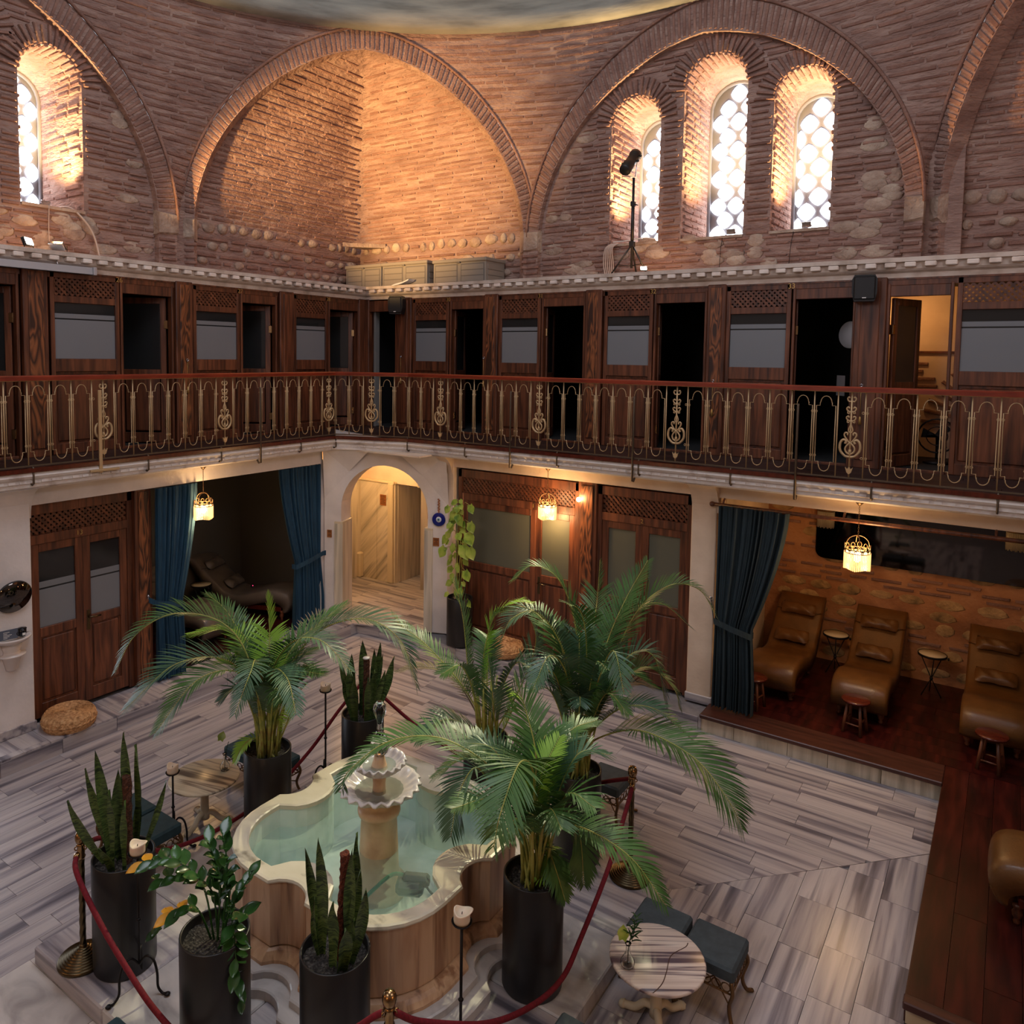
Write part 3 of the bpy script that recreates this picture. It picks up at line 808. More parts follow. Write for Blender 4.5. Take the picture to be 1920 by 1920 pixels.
def run_rail(P0, d, seq):
    ang = atan2(d.y, d.x); u = 0; put(UP, 'upright', P0, ang)
    for k in seq:
        w = KO if k == 'o' else PW; c = P0+d*(u+w/2)
        if k == 'o':
            first = put(ORN[0][1], 'ornament', c, ang)
            for nm, me in ORN[1:]:
                q = link(nm, me, first)
                if nm == 'scrolls': q['kind'] = 'stuff'
        else:
            put(PANEL, 'panel', c, ang); put(RINGS, 'ring_ties', P0+d*u, ang)['kind'] = 'stuff'
        u += w; put(UP, 'upright', P0+d*u, ang)

run_rail(V0, Vector((0, -1, 0)), 'o'+'p'*7+'o'+'p'*6+'o'+'p'*5+'o'+'pp')
ch = (V1-V0).normalized(); run_rail(V0, ch*((V1-V0).length/(4*PW+KO)), 'ppopp')
run_rail(V1, Vector((1, 0, 0)), 'pp'+'o'+'p'*6+'o'+'p'*7+'o'+'p'*7+'o'+'p'*7)
# iron brackets that hook the railing to the fascia
mb = MB(); mb.tube([(0, 0, 3.0), (0, .03, 2.99), (0, .035, 2.83), (0, .0, 2.81), (0, -.03, 2.83)], .010, 6); BR1 = mb.mesh('hook_bracket', 'bracket_iron')
mb = MB(); mb.tube([(0, .03, 3.72), (0, .04, 3.70), (0, .04, 2.74), (0, 0, 2.735), (0, -.03, 2.77)], .013, 6); BR2 = mb.mesh('long_bracket', 'bracket_iron')
for y, lng in ((-5.95, 0), (-4.70, 0), (-4.62+.0, 0), (-3.72, 0), (-3.12, 1), (-2.42, 0), (-1.76, 0)):
    if y in (-4.62,): continue
    o = put(BR2 if lng else BR1, 'long_bracket' if lng else 'hook_bracket', Vector((RX, y, 0)), -pi/2)
for x, lng in ((2.10, 0), (3.10, 0), (3.82, 1), (4.50, 0), (5.50, 1), (5.57, 0), (6.62, 0), (7.28, 1), (7.98, 0), (9.0, 0)):
    o = put(BR2 if lng else BR1, 'long_bracket' if lng else 'hook_bracket', Vector((x, RY, 0)), pi)
# flat brace plate seen low on the west railing
mb = MB(); mb.bbox(-.018, .018, 0, .02, 2.86, 3.75, .003); mb.bbox(-.20, .12, 0, .03, 2.875, 2.90, .003)
o = mb.build('brace_plate', 'railing_gold', RAIL); o.location = (RX+.03, -5.26, 0); o.rotation_euler = (0, 0, -pi/2)

# ---- cabins.  Local frame of a front: u along the wall, w out of the wall (towards the room), z up
def front_frame(side):
    if side == 'N': return lambda u, w, z: Vector((u, -w, z))
    return lambda u, w, z: Vector((w, u, z))
def fbox(mb, F, u0, u1, w0, w1, z0, z1, b=0):
    P0, P1 = F(u0, w0, z0), F(u1, w1, z1)
    a = (min(P0.x, P1.x), max(P0.x, P1.x), min(P0.y, P1.y), max(P0.y, P1.y), min(P0.z, P1.z), max(P0.z, P1.z))
    return mb.bbox(*a, b) if b else mb.box(*a)
def fobj(name, F, u0, u1, w0, w1, z0, z1, mat, parent, b=.004, **kw):
    mb = MB(); fbox(mb, F, u0, u1, w0, w1, z0, z1, b); return mb.build(name, mat, parent, **kw)
def lattice(F, parent, u0, u1, z0, z1, w, mat='wood', pitch=.062):
    """crossed diagonal slats; each direction is one layer of slats"""
    for dirn, ww in ((1, w), (-1, w-.006)):
        k = int(((u1-u0)+(z1-z0))/pitch)+1
        items = []
        for i in range(k):
            c = u0+(i+.5)*pitch
            # line u = c - dirn*(z - z0) for dirn=1 , mirrored for -1
            a = (c, z0); b_ = (c-(z1-z0), z1)
            if dirn < 0: a = (u0+u1-a[0], a[1]); b_ = (u0+u1-b_[0], b_[1])
            lo, hi = 0.0, 1.0
            du = b_[0]-a[0]
            for lim, s_ in ((u0, 1), (u1, -1)):
                if abs(du) > 1e-9:
                    t = (lim-a[0])/du
                    if s_*(a[0]-lim) < 0: lo = max(lo, t)
                    if s_*(b_[0]-lim) < 0: hi = min(hi, t)
            if hi-lo < .08: continue
            p = (a[0]+du*lo, a[1]+(b_[1]-a[1])*lo); q = (a[0]+du*hi, a[1]+(b_[1]-a[1])*hi); items.append((p, q))
        for p, q in items:
            A_, B_ = F(p[0], ww, p[1]), F(q[0], ww, q[1]); m = frame((A_+B_)/2, B_-A_, F(0, 1, 0)-F(0, 0, 0)); l = (B_-A_).length/2
            o = link('slat', SLAT, parent); o.matrix_basis = m @ Matrix.Diagonal((l, 1, 1, 1))
mb = MB(); mb.box(-1, 1, -.006, .006, -.0125, .0125); SLAT = mb.mesh('slat', 'wood')
mb = MB(); mb.box(-1, 1, -.006, .006, -.0125, .0125); SLAT2 = mb.mesh('slat', 'wood_red')
def text(body, loc, rot, size, mat, parent, name='number', ext=.003):
    c = bpy.data.curves.new(name, 'FONT'); c.body = body; c.size = size; c.extrude = ext; c.align_x = 'CENTER'; c.align_y = 'CENTER'
    c.materials.append(MATS[mat]); o = bpy.data.objects.new(name, c); COL.objects.link(o); o.location = loc; o.rotation_euler = rot
    if parent is not None: o.parent = parent
    bpy.context.view_layer.update(); me = bpy.data.meshes.new_from_object(o); m2 = link(name, me, parent); m2.location = loc; m2.rotation_euler = rot
    if not me.materials: me.materials.append(MATS[mat])
    bpy.data.objects.remove(o); return m2
RN = (pi/2, 0, 0); RW = (pi/2, 0, pi/2)
def window_panel(F, par, u0, u1, zs, glass='frosted_glass', lat=True, slat_mat='wood', wood='wood'):
    """fixed leaf: frame, lattice over, glazed middle, raised panel under. zs = (bottom, rail0, rail1, glass top, lattice bottom, lattice top, top)"""
    zb, r0, r1, gt, lb, lt, zt = zs; s = .05
    fobj('stile', F, u0, u0+s, -.03, .02, zb, zt, wood, par); fobj('stile', F, u1-s, u1, -.03, .02, zb, zt, wood, par)
    fobj('rail', F, u0+s, u1-s, -.03, .022, r0, r1, wood, par); fobj('rail', F, u0+s, u1-s, -.03, .018, zb, zb+.12, wood, par)
    fobj('rail', F, u0+s, u1-s, -.03, .02, gt, lb, wood, par)
    fobj('panel', F, u0+s+.02, u1-s-.02, -.02, .006, zb+.14, r0-.03, wood, par, .018)
    fobj('panel_field', F, u0+s, u1-s, -.025, -.008, zb+.12, r0, wood, par, .002)
    gm = r1+(gt-r1)*.70
    # frosted lower part with a clear strip, dark clear glass over
    fobj('glass', F, u0+s, u1-s, -.012, -.004, r1, gm, glass, par, .001, label='frosted lower pane')
    if gt-r1 > .3:
        fobj('glass', F, u0+s, u1-s, -.012, -.006, gm, gm+.016, 'dark_glass', par, .001, label='clear dark strip')
        fobj('glass', F, u0+s, u1-s, -.012, -.005, gm+.016, gm+.07, glass, par, .001, label='frosted band')
        fobj('glass', F, u0+s, u1-s, -.012, -.006, gm+.07, gt, 'dark_glass', par, .001, label='clear dark upper pane')
    if lat: lattice(F, par, u0+s, u1-s, lb, lt, .008)
def open_leaf(par, hinge, ang, w, z0, z1, wood='wood', glass='dark_glass'):
    """a door leaf swung about its hinge; local x from hinge"""
    d = thing('door_leaf', None, None); d.parent = par; d.location = hinge; d.rotation_euler = (0, 0, ang); zm = z0+(z1-z0)*.48
    for nm, a in (('stile', (0, .075, z0, z1)), ('stile', (w-.075, w, z0, z1)), ('rail', (.075, w-.075, z0, z0+.13)), ('rail', (.075, w-.075, zm-.05, zm+.05)), ('rail', (.075, w-.075, z1-.08, z1))):
        mb = MB(); mb.bbox(a[0], a[1], -.02, .02, a[2], a[3], .004); mb.build(nm, wood, d)
    mb = MB(); mb.bbox(.075, w-.075, -.008, .008, zm+.05, z1-.08, .001); mb.build('glass', glass, d)
    mb = MB(); mb.bbox(.09, w-.09, -.014, .014, z0+.15, zm-.07, .012); mb.build('panel', wood, d)
    for z in (z0+.25, z1-.35):
        mb = MB(); mb.bbox(-.025, .025, -.024, .024, z-.055, z+.055, .004); mb.build('hinge', 'brass', d, label='brass hinge')
    return d
ZC = (ZG+.01, 3.92, 4.07, 4.72, 4.80, 5.0, 5.07)
def cabin(F, side, g0, g1, o0, o1, num, hinge_at, ang, words, flip=False, back=1.75, room='dark_room', leaf=True):
    t = thing('changing_cabin', words, 'cabin', (0, 0, 0), 0, 'timber cabins along the upper gallery')
    fobj('sill', F, min(g0, o0), max(g1, o1), -.06, .01, ZG, ZG+.03, 'wood', t)
    fobj('head_rail', F, min(g0, o0)-.05, max(g1, o1)+.05, -.05, .02, 5.0, 5.10, 'wood', t)
    window_panel(F, t, g0, g1, ZC)
    fobj('jamb', F, o0-.03, o0, -.06, .03, ZG, 5.02, 'wood', t); fobj('jamb', F, o1, o1+.03, -.06, .03, ZG, 5.02, 'wood', t)
    fobj('door_head', F, o0, o1, -.06, .025, 4.88, 5.0, 'wood', t)
    if leaf:
        h = F(hinge_at, -.08, 0); d = open_leaf(t, (h.x, h.y, 0), ang, abs(o1-o0)-.04, ZG+.02, 4.87)
    c = (g1 if not flip else g0)
    text(num, F(c, .028, 5.035), RN if side == 'N' else RW, .085, 'number_gold', t)
    return t
FN, FW = front_frame('N'), front_frame('W')
def post(F, u0, u1, flame, label=None):
    t = thing('gallery_post', label, 'post', (0, 0, 0), 0, None)
    fobj('shaft', F, u0, u1, -.10, .06, ZG, 5.09, 'wood', t, .01); fobj('face_board', F, u0+(u1-u0)*.2, u1-(u1-u0)*.2, .06, .075, ZG+.1, 5.05, flame, t, .006)
    return t
# west side cabins (openings to the right of each window panel)
cabin(FW, 'W', -5.23, -4.40, -4.36, -3.69, '26', -3.70, -2.5+0, 'cabin numbered 26, dark timber front, door standing open')
cabin(FW, 'W', -3.36, -2.60, -2.56, -1.96, '27', -1.97, -2.5, 'cabin numbered 27, dark timber front, between posts on the west side')
cabin(FW, 'W', -1.60, -.89, -.85, -.21, '28', -.22, -2.5, 'corner cabin on the west side, right of the cabin numbered 27')
cabin(FW, 'W', -7.2, -6.35, -6.30, -5.60, '25', -5.60, -2.5, 'cabin at the left edge of the photo, only its dark open doorway showing')
post(FW, -5.54, -5.27, 'wood_flame', 'post with bold flame grain left of the cabin numbered 26')
post(FW, -3.64, -3.39, 'wood_flame', 'grained post between the two west cabins that show swung doors')
post(FW, -1.90, -1.63, 'wood', 'narrow post just left of the corner cabin on the west side')
# north side cabins
cabin(FN, 'N', 1.06, 1.78, 1.84, 2.44, '30', 1.83, 1.9, 'cabin numbered 30, beside the speaker in the corner')
cabin(FN, 'N', 2.72, 3.44, 3.49, 4.13, '31', 3.48, 1.9, 'cabin numbered 31, its lattice catching the light')
cabin(FN, 'N', 4.44, 5.14, 5.19, 5.83, '32', 5.18, 1.9, 'cabin numbered 32, under the tripod spotlight')
cabin(FN, 'N', 6.10, 6.86, 6.91, 7.53, '33', 6.9, 1.9, 'cabin numbered 33, with a round mirror inside its open door')
cabin(FN, 'N', 8.53, 9.30, 7.90, 8.47, '34', 7.92, 1.15, 'cabin numbered 34, lit amber inside, door ajar', flip=False)
post(FN, .71, 1.05, 'wood', 'dark post beside the corner opening'); post(FN, 2.48, 2.72, 'wood_flame', 'post behind the railing over door 1, right of the corner speaker cabin')
post(FN, 4.17, 4.42, 'wood_flame', 'post left of the cabin under the tripod spotlight'); post(FN, 5.87, 6.10, 'wood_flame', 'post right of the cabin under the tripod spotlight, with a gold tassel')
post(FN, 7.55, 7.87, 'wood', 'broad post under the black speaker, left of the lit cabin')
# corner post and plain door opening beside it
t = thing('corner_post', 'dark timber post in the inner corner of the gallery', 'post')
fobj('shaft', FN, -.06, .12, -.1, .05, ZG, 5.09, 'wood', t, .01); fobj('shaft', FW, -.2, -.05, -.1, .05, ZG, 5.09, 'wood', t, .01)
t = thing('corner_doorway', 'dark open doorway with a grey door edge in the gallery corner', 'doorway')
fobj('door_head', FN, .12, .71, -.05, .03, 4.88, 5.10, 'wood', t); fobj('door_edge', FN, .17, .215, -.12, -.02, ZG, 4.88, 'dark_room_light', t)
# timber frieze under the cornice
mb = MB(); sweep_L(mb, [(-.05, 5.06), (.03, 5.06), (.03, 5.12), (-.05, 5.12)], 0, 0); struct('trim_frieze', mb, 'wood')
# dark rooms behind the fronts
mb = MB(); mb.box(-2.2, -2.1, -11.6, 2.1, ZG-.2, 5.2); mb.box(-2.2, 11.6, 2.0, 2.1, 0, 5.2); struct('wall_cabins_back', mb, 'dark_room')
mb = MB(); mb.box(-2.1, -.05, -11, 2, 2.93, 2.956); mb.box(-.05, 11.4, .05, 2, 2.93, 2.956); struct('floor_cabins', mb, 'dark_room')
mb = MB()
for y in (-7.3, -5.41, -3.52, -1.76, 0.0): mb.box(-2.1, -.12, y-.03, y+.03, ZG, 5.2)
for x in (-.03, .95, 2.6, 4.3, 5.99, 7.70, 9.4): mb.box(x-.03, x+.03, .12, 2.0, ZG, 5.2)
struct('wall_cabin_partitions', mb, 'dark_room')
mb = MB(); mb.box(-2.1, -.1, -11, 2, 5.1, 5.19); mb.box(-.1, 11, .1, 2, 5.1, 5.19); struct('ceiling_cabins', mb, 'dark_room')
# amber lit cabin 34: plaster over old brickwork with a blind arch
mb = MB(); mb.box(7.73, 9.37, 1.60, 1.66, 4.28, 5.1); mb.box(7.73, 7.76, .1, 1.6, ZG, 5.1); mb.box(9.34, 9.37, .1, 1.6, ZG, 5.1); W34 = struct('wall_cabin_plaster', mb, 'plaster_cream')
mb = MB(); mb.box(7.73, 9.37, 1.62, 1.68, ZG, 4.28); WB = struct('wall_cabin_brick', mb, 'plaster_cream')
mb = MB(); mb.box(7.76, 9.34, 1.58, 1.60, 4.275, 4.30); mb.build('dado_line', 'wood', WB)
it = []; r = random.Random(5); ac, az = 9.0, 3.35
for i in range(20):
    a = pi*(i+.5)/20; it.append((Vector((ac+.68*cos(a), 1.61, az+.68*sin(a))), Vector((cos(a), 0, sin(a))), Vector((0, -1, 0)), .40, .038, .05))
z = 3.0
while z < 4.22:
    x = 7.8
    while x < 9.3:
        l = r.uniform(.12, .3)
        if hypot(x+l/2-ac, max(0, z-az)) > 1.0 and x+l < 9.3 and r.random() < .8: it.append((Vector((x+l/2, 1.61, z)), Vector((1, 0, 0)), Vector((0, -1, 0)), l, .035, .05))
        x += l+.05
    z += .095
lay(WB, it, 80)
mb = MB(); mb.prism([(ac+.46*cos(pi*i/14), az+.46*sin(pi*i/14)) for i in range(15)]+[(ac-.46, ZG), (ac+.46, ZG)], 'y', 1.60, 1.615); mb.build('blind_arch', 'dark_room_light', WB)
mb = MB(); mb.tube([(8.35+.22*cos(2*pi*i/20), 1.2, 3.32+.22*sin(2*pi*i/20)) for i in range(20)], .012, 6, closed=True)
t = thing('floor_fan', 'dark round fan standing on the floor of the amber lit cabin', 'fan', (8.35, .9, ZG+.01))
mb = MB(); mb.tube([(.20*cos(2*pi*i/20), 0, .33+.20*sin(2*pi*i/20)) for i in range(20)], .010, 5, closed=True); mb.tube([(.11*cos(2*pi*i/20), -.02, .33+.11*sin(2*pi*i/20)) for i in range(20)], .006, 5, closed=True); mb.build('guard', 'iron', t)
mb = MB(); 
for k in range(3): mb.prism([(.02, .31), (.17*cos(.5+k*2.1), .33+.17*sin(.5+k*2.1)), (.17*cos(1.2+k*2.1), .33+.17*sin(1.2+k*2.1)), (-.02, .35)], 'y', .01, .015)
mb.build('blade', 'iron', t); mb = MB(); mb.tube([(0, .03, .33), (0, .05, .05)], .015, 6); mb.lathe([(.14, 0), (.14, .02), (.03, .05)], 16, (0, .04, 0)); mb.build('stand', 'iron', t)
# hanging keys and tassels beside the cabin doors
mb = MB(); mb.lathe([(.004, .09), (.012, .075), (.018, 0), (.002, 0)], 8); mb.tube([(0, 0, .09), (0, 0, .42)], .003, 4)
TAS = mb.mesh('tassel', 'number_gold')
mb = MB(); mb.tube([(.016*cos(2*pi*i/8), 0, .44+.016*sin(2*pi*i/8)) for i in range(8)], .004, 4, closed=True); mb.blob((0, 0, .425), .008, .008, .012, 6, 4); KEY = mb.mesh('key_ring', 'chrome')
for F, u, zb, w_, lab in ((FN, 5.98, 3.45, .085, 'gold tassel on the post right of the cabin under the tripod'), (FN, 7.66, 3.45, .085, 'gold tassel on the broad post left of the lit cabin'), (FN, .86, 3.70, .085, 'key and cord on the dark post right of the corner doorway'), (FN, 2.50, 3.70, .085, 'key and cord on the post over door 1, left of the bright lattice cabin'), (FW, -3.5, 3.62, .085, 'key and cord on the grained post of the west side')):
    t = thing('key_tassel', lab, 'tassel', F(u, w_, zb), 0 if F is FN else pi/2, 'keys and tassels hung on the gallery posts')
    link('cord', TAS, t); link('key_ring', KEY, t)
# round mirror inside cabin 33
t = thing('round_mirror', 'round frameless mirror inside the open doorway of cabin 33', 'mirror', (7.46, .30, 4.47))
mb = MB(); mb.lathe([(.155, -.008), (.16, 0), (.155, .008)], 32, m=Matrix.Rotation(pi/2, 3, 'X')); mb.build('glass', 'mirror', t)
t.rotation_euler = (0, 0, -.55)
mb = MB(); mb.box(-.09, .09, 0, .004, -.12, .12); o = mb.build('notice', 'paper_dim', None)
o.location = (7.38, .30, 3.87); o.rotation_euler = (0, 0, -.9)
setp(o, 'pale paper notice on the wall inside cabin 33', 'notice')
# ---- speakers, heater, floodlights, tripod spotlight, boxes, cables
def speaker(P, rz, lab):
    t = thing('speaker', lab, 'speaker', P, rz, 'black loudspeakers on the gallery fronts')
    mb = MB(); mb.prism([(-.10, -.14), (.10, -.14), (.125, -.05), (.125, .10), (.10, .15), (-.10, .15), (-.125, .10), (-.125, -.05)], 'y', -.08, .06); mb.build('cabinet', 'black_plastic', t)
    mb = MB(); mb.bbox(-.105, .105, -.095, -.08, -.12, .13, .01); mb.build('grille', 'black_plastic', t)
    mb = MB(); mb.tube([(0, .06, .02), (0, .12, .02)], .02, 8); mb.build('bracket', 'black_plastic', t)
    mb = MB(); mb.box(-.02, .02, -.098, -.094, -.108, -.098); mb.build('badge', 'white_paint', t)
speaker((7.66, -.18, 4.96), .15, 'black loudspeaker on the broad post left of the amber lit cabin')
speaker((.86, -.18, 4.96), .3, 'black loudspeaker in the dark corner beside cabin 30')
t = thing('radiant_heater', 'long grey radiant heater tube under the cornice above cabin 26', 'heater', (.16, -5.60, 5.085), pi/2)
mb = MB(); mb.prism([(-.035, -.03), (.055, -.03), (.055, .01), (.02, .05), (-.02, .05)], 'x', -.95, .82); mb.build('casing', 'heater_metal', t)
mb = MB()
for x in (-.93, .78): mb.bbox(x, x+.04, -.06, .05, -.04, .055, .006)
mb.build('end_cap', 'heater_metal', t)
mb = MB(); mb.box(-.9, .78, -.032, .03, -.036, -.030); mb.build('reflector', 'black_plastic', t)
for x in (-.5, .4):
    mb = MB(); mb.tube([(x, 0, .04), (x, .04, .12)], .008, 6); mb.build('hanger', 'chrome', t)
def flood(P, rz, lab, lit, tilt=.5, s=1.0):
    t = thing('floodlight', lab, 'floodlight', P, rz, 'small floodlights on ledges and sills')
    m = Matrix.Rotation(tilt, 4, 'X') @ Matrix.Scale(s, 4)
    mb = MB(); mb.bbox(-.075, .075, -.02, .02, .0, .10, .006, m=Matrix.Translation((0, 0, .04*s)) @ m); mb.build('housing', 'chrome' if not lit else 'black_plastic', t)
    mb = MB(); mb.bbox(-.065, .065, -.026, -.018, .01, .09, .003, m=Matrix.Translation((0, 0, .04*s)) @ m); mb.build('lens', 'bulb_white' if lit else 'clear_glass', t)
    mb = MB(); mb.tube([(-.08*s, 0, .08*s), (-.085*s, 0, .005), (.085*s, 0, .005), (.08*s, 0, .08*s)], .006*s, 5); mb.build('yoke', 'iron', t)
flood((.05, -5.46, 5.275), pi/2+.6, 'lit floodlight glaring on the ledge above cabin 26', True, -.35)
flood((.02, -5.12, 5.275), pi/2+2.3, 'unlit silver floodlight on the ledge below the left window', False, -.9, 1.1)
flood((5.02, -.08, 5.285), .5, 'lit floodlight glaring on the ledge under the tripod', True, -.4, .6)
flood((-.72, -4.90, 5.89), pi/2, 'small dark floodlight on the sill of the left window', False, .3, .7)
flood((5.93, .62, 5.775), 0, 'small floodlight on the sill of the tall middle window', False, .3, .7)
flood((6.86, .62, 5.785), 0, 'small floodlight on the sill of the window to the right', False, .3, .7)
def cable(lab, pts, r=.008, mat='cable_white'):
    mb = MB(); mb.tube(smooth_path(pts, 6), r, 5); o = mb.build('cable', mat); setp(o, lab, 'cable')
cable('pale cable draped from the left window sill down the brick wall', [(-.9, -4.75, 5.92), (-.6, -4.68, 5.93), (-.46, -4.58, 5.80), (-.44, -4.45, 5.6), (-.42, -4.38, 5.28)], .014)
cable('thin wire hanging below the left window', [(-.46, -4.98, 5.89), (-.44, -5.0, 5.6), (-.44, -4.99, 5.28)], .005)
cable('thin wire under the sill of the tall middle window', [(5.86, .5, 5.77), (5.85, .46, 5.6), (5.84, .45, 5.28)], .004, 'iron')
cable('thin wire under the sill of the right window', [(6.74, .5, 5.78), (6.72, .46, 5.6), (6.70, .45, 5.28)], .004, 'iron')
t = thing('cable_bundle', 'bundle of pale cables hanging from the sill behind the tripod', 'cables')
for i in range(6):
    mb = MB(); mb.tube(smooth_path([(4.28+.02*i, .5, 5.78), (4.22+.022*i, .42, 5.7), (4.20+.03*i, .42, 5.5), (4.26+.025*i, .38, 5.28)], 6), .008, 5); mb.build('cable', 'cable_white', t)
cable('loose cable lying along the sill of the window behind the tripod', [(4.30, .5, 5.80), (4.55, .45, 5.80), (4.8, .45, 5.82), (4.94, .5, 5.80)], .008, 'white_paint')
t = thing('tripod_spotlight', 'theatre spotlight on a tall black tripod standing on the ledge before the windows', 'spotlight', (4.76, .12, 5.275))
mb = MB(); mb.tube([(0, 0, .10), (0, 0, 1.30)], .018, 8); mb.tube([(0, 0, .45), (0, 0, .95)], .024, 8); mb.build('mast', 'black_plastic', t)
for a in (-.5, 1.5, 3.5):
    mb = MB(); c, s_ = cos(a), sin(a); mb.tube([(0, 0, .42), (.30*c, .15*s_-.02, .0)], .012, 6); mb.build('leg', 'black_plastic', t)
mb = MB(); 
for a in (-.5, 1.5, 3.5): mb.tube([(0, 0, .13), (.19*cos(a), .10*sin(a), .15)], .006, 5)
mb.build('brace', 'black_plastic', t)
mb = MB(); mb.bbox(-.035, .035, -.03, .03, .38, .46, .008); mb.bbox(-.03, .03, -.03, .03, .92, .99, .008); mb.tube([(.02, 0, .95), (.07, 0, .93)], .008, 6); mb.build('collar', 'black_plastic', t)
hd = Matrix.Translation((-.03, -.05, 1.50)) @ Vector((-.05, -.72, -.66)).to_track_quat('Z', 'Y').to_matrix().to_4x4()
mb = MB(); mb.lathe([(.07, .22), (.08, .20), (.08, .06), (.072, .04), (.072, -.12), (.08, -.14), (.08, -.20), (.07, -.20)], 20, m=None); mb.v = [tuple(hd @ Vector(v)) for v in mb.v]; mb.build('barrel', 'black_plastic', t)
mb = MB(); mb.lathe([(.0, .205), (.068, .205), (.068, .195)], 20); mb.v = [tuple(hd @ Vector((v[0], v[1], v[2]))) for v in mb.v]; mb.build('lens', 'bulb_white', t)
mb = MB(); mb.tube([hd @ Vector((.09*sg, 0, 0)) for sg in (-1,)]+[Vector((-.15, -.02, 1.33)), Vector((0.03, -.02, 1.31)), Vector((.05, -.02, 1.5))], .007, 6); mb.build('yoke', 'chrome', t)
for q in ((.11, 0, 0), (-.11, 0, .02), (.10, 0, -.12)):
    mb = MB(); P = hd @ Vector(q); mb.tube([hd @ Vector((q[0]*.7, 0, q[2])), P], .012, 6); mb.blob(P, .02, .02, .02, 6, 4); mb.build('knob', 'black_plastic', t)
mb = MB(); mb.tube([hd @ Vector((.05*cos(a), -.06-.03*sin(a), -.2+.0)) for a in [pi*i/8 for i in range(9)]], .006, 5); mb.build('handle', 'black_plastic', t)
light('SPOT', 'tripod_beam', (4.66, -.30, 6.68), 1500, (1, .93, .58), .04, (5.75, -6.3, .3), spot=27, blend=.6)
def storage_box(x0, x1, h, y0, lab, dx=0):
    w = x1-x0; t = thing('storage_box', lab, 'storage box', (x0, y0, 5.275), 0, 'grey storage boxes along the ledge')
    mb = MB(); mb.bbox(0, w, 0, .52, 0, h-.05, .008); mb.build('body', 'grey_box', t)
    mb = MB(); mb.bbox(-.015, w+.015, -.02, .54, h-.055, h, .01); mb.build('lid', 'grey_box', t)
    for i in range(2):
        u0 = .05+i*(w/2); u1 = u0+w/2-.09
        for k in range(3):
            mb = MB(); z0 = .03+k*(h-.12)/3; mb.bbox(u0, u1, -.008, .004, z0, z0+(h-.12)/3-.008, .003); mb.build('slat', 'grey_box', t)
    mb = MB()
    for i in range(2):
        u0 = .04+i*(w/2); u1 = u0+w/2-.07; mb.box(u0-.004, u1+.004, -.004, .001, .02, h-.08)
    mb.build('recess', 'grey_groove', t)
    for k in range(3):
        mb = MB(); z0 = .03+k*(h-.12)/3; mb.bbox(w-.004, w+.008, .05, .47, z0, z0+(h-.12)/3-.008, .003); mb.build('slat', 'grey_box', t)
    mb = MB(); mb.bbox(w/2-.03, w/2+.03, -.03, -.01, h-.07, h-.045, .004); mb.build('latch', 'grey_groove', t)
storage_box(-.44, .37, .40, -.02, 'leftmost grey panelled storage box on the ledge in the corner')
storage_box(.40, 1.35, .40, -.03, 'middle grey panelled storage box on the corner ledge')
storage_box(1.48, 2.48, .38, -.03, 'rightmost grey storage box on the ledge, showing its end')
mb = MB(); mb.prism([(.75, .0), (.82, .02), (1.0, .05), (1.12, .09), (1.10, .06), (.95, .015), (.86, .0), (.80, -.01)], 'y', -.20, -.05); o = mb.build('plastic_sheet', 'white_paint'); o.location = (0, 0, 5.285); setp(o, 'scrap of white plastic sheet lying on the cornice before the boxes', 'sheet')
# =================================================================== GROUND FLOOR: shell
Z0, ZP, ZL = 0.0, .17, 2.55
WX, NY = .76, -1.016
# floor slab and its marble planks, laid in three directions round the fountain
mb = MB(); mb.box(-2.2, 11.6, -11.7, 2.1, -.15, -.021); FLOOR = struct('floor', mb, 'marble_grey')
cN, cW = (3.70, -4.0), (7.1, -4.0)
zN = [(1.2, -1.35), (8.72, -1.35), (8.72, -2.25), (7.06, -4.02), (3.75, -4.02)][::-1]
def ccw(p): 
    a = sum(p[i][0]*p[(i+1) % len(p)][1]-p[(i+1) % len(p)][0]*p[i][1] for i in range(len(p))); return p if a > 0 else p[::-1]
tiles(FLOOR, ccw([(1.15, -1.32), (8.72, -1.32), (8.72, -2.25), (7.06, -4.02), (3.75, -4.02)]), 'x', (.155, .24), (.55, 1.0), 0, 'marble_x', seed=11)
tiles(FLOOR, ccw([(1.15, -1.32), (3.75, -4.02), (3.75, -9.2), (1.15, -9.2)]), 'y', (.15, .23), (.6, 1.1), 0, 'marble_y', seed=12)
tiles(FLOOR, ccw([(7.06, -4.02), (8.70, -2.28), (8.70, -8.6), (7.06, -8.6)]), 'y', (.26, .30), (.36, .72), 0, 'marble_y', seed=13)
tiles(FLOOR, ccw([(3.75, -7.30), (7.06, -7.30), (7.06, -9.0), (3.75, -9.0)]), 'x', (.42, .46), (.7, 1.1), 0, 'marble_slab', seed=14)
tiles(FLOOR, ccw([(3.75, -4.02), (7.06, -4.02), (7.06, -7.3), (3.75, -7.3)]), 'x', (.45, .5), (.8, 1.1), 0, 'marble_slab', seed=15)
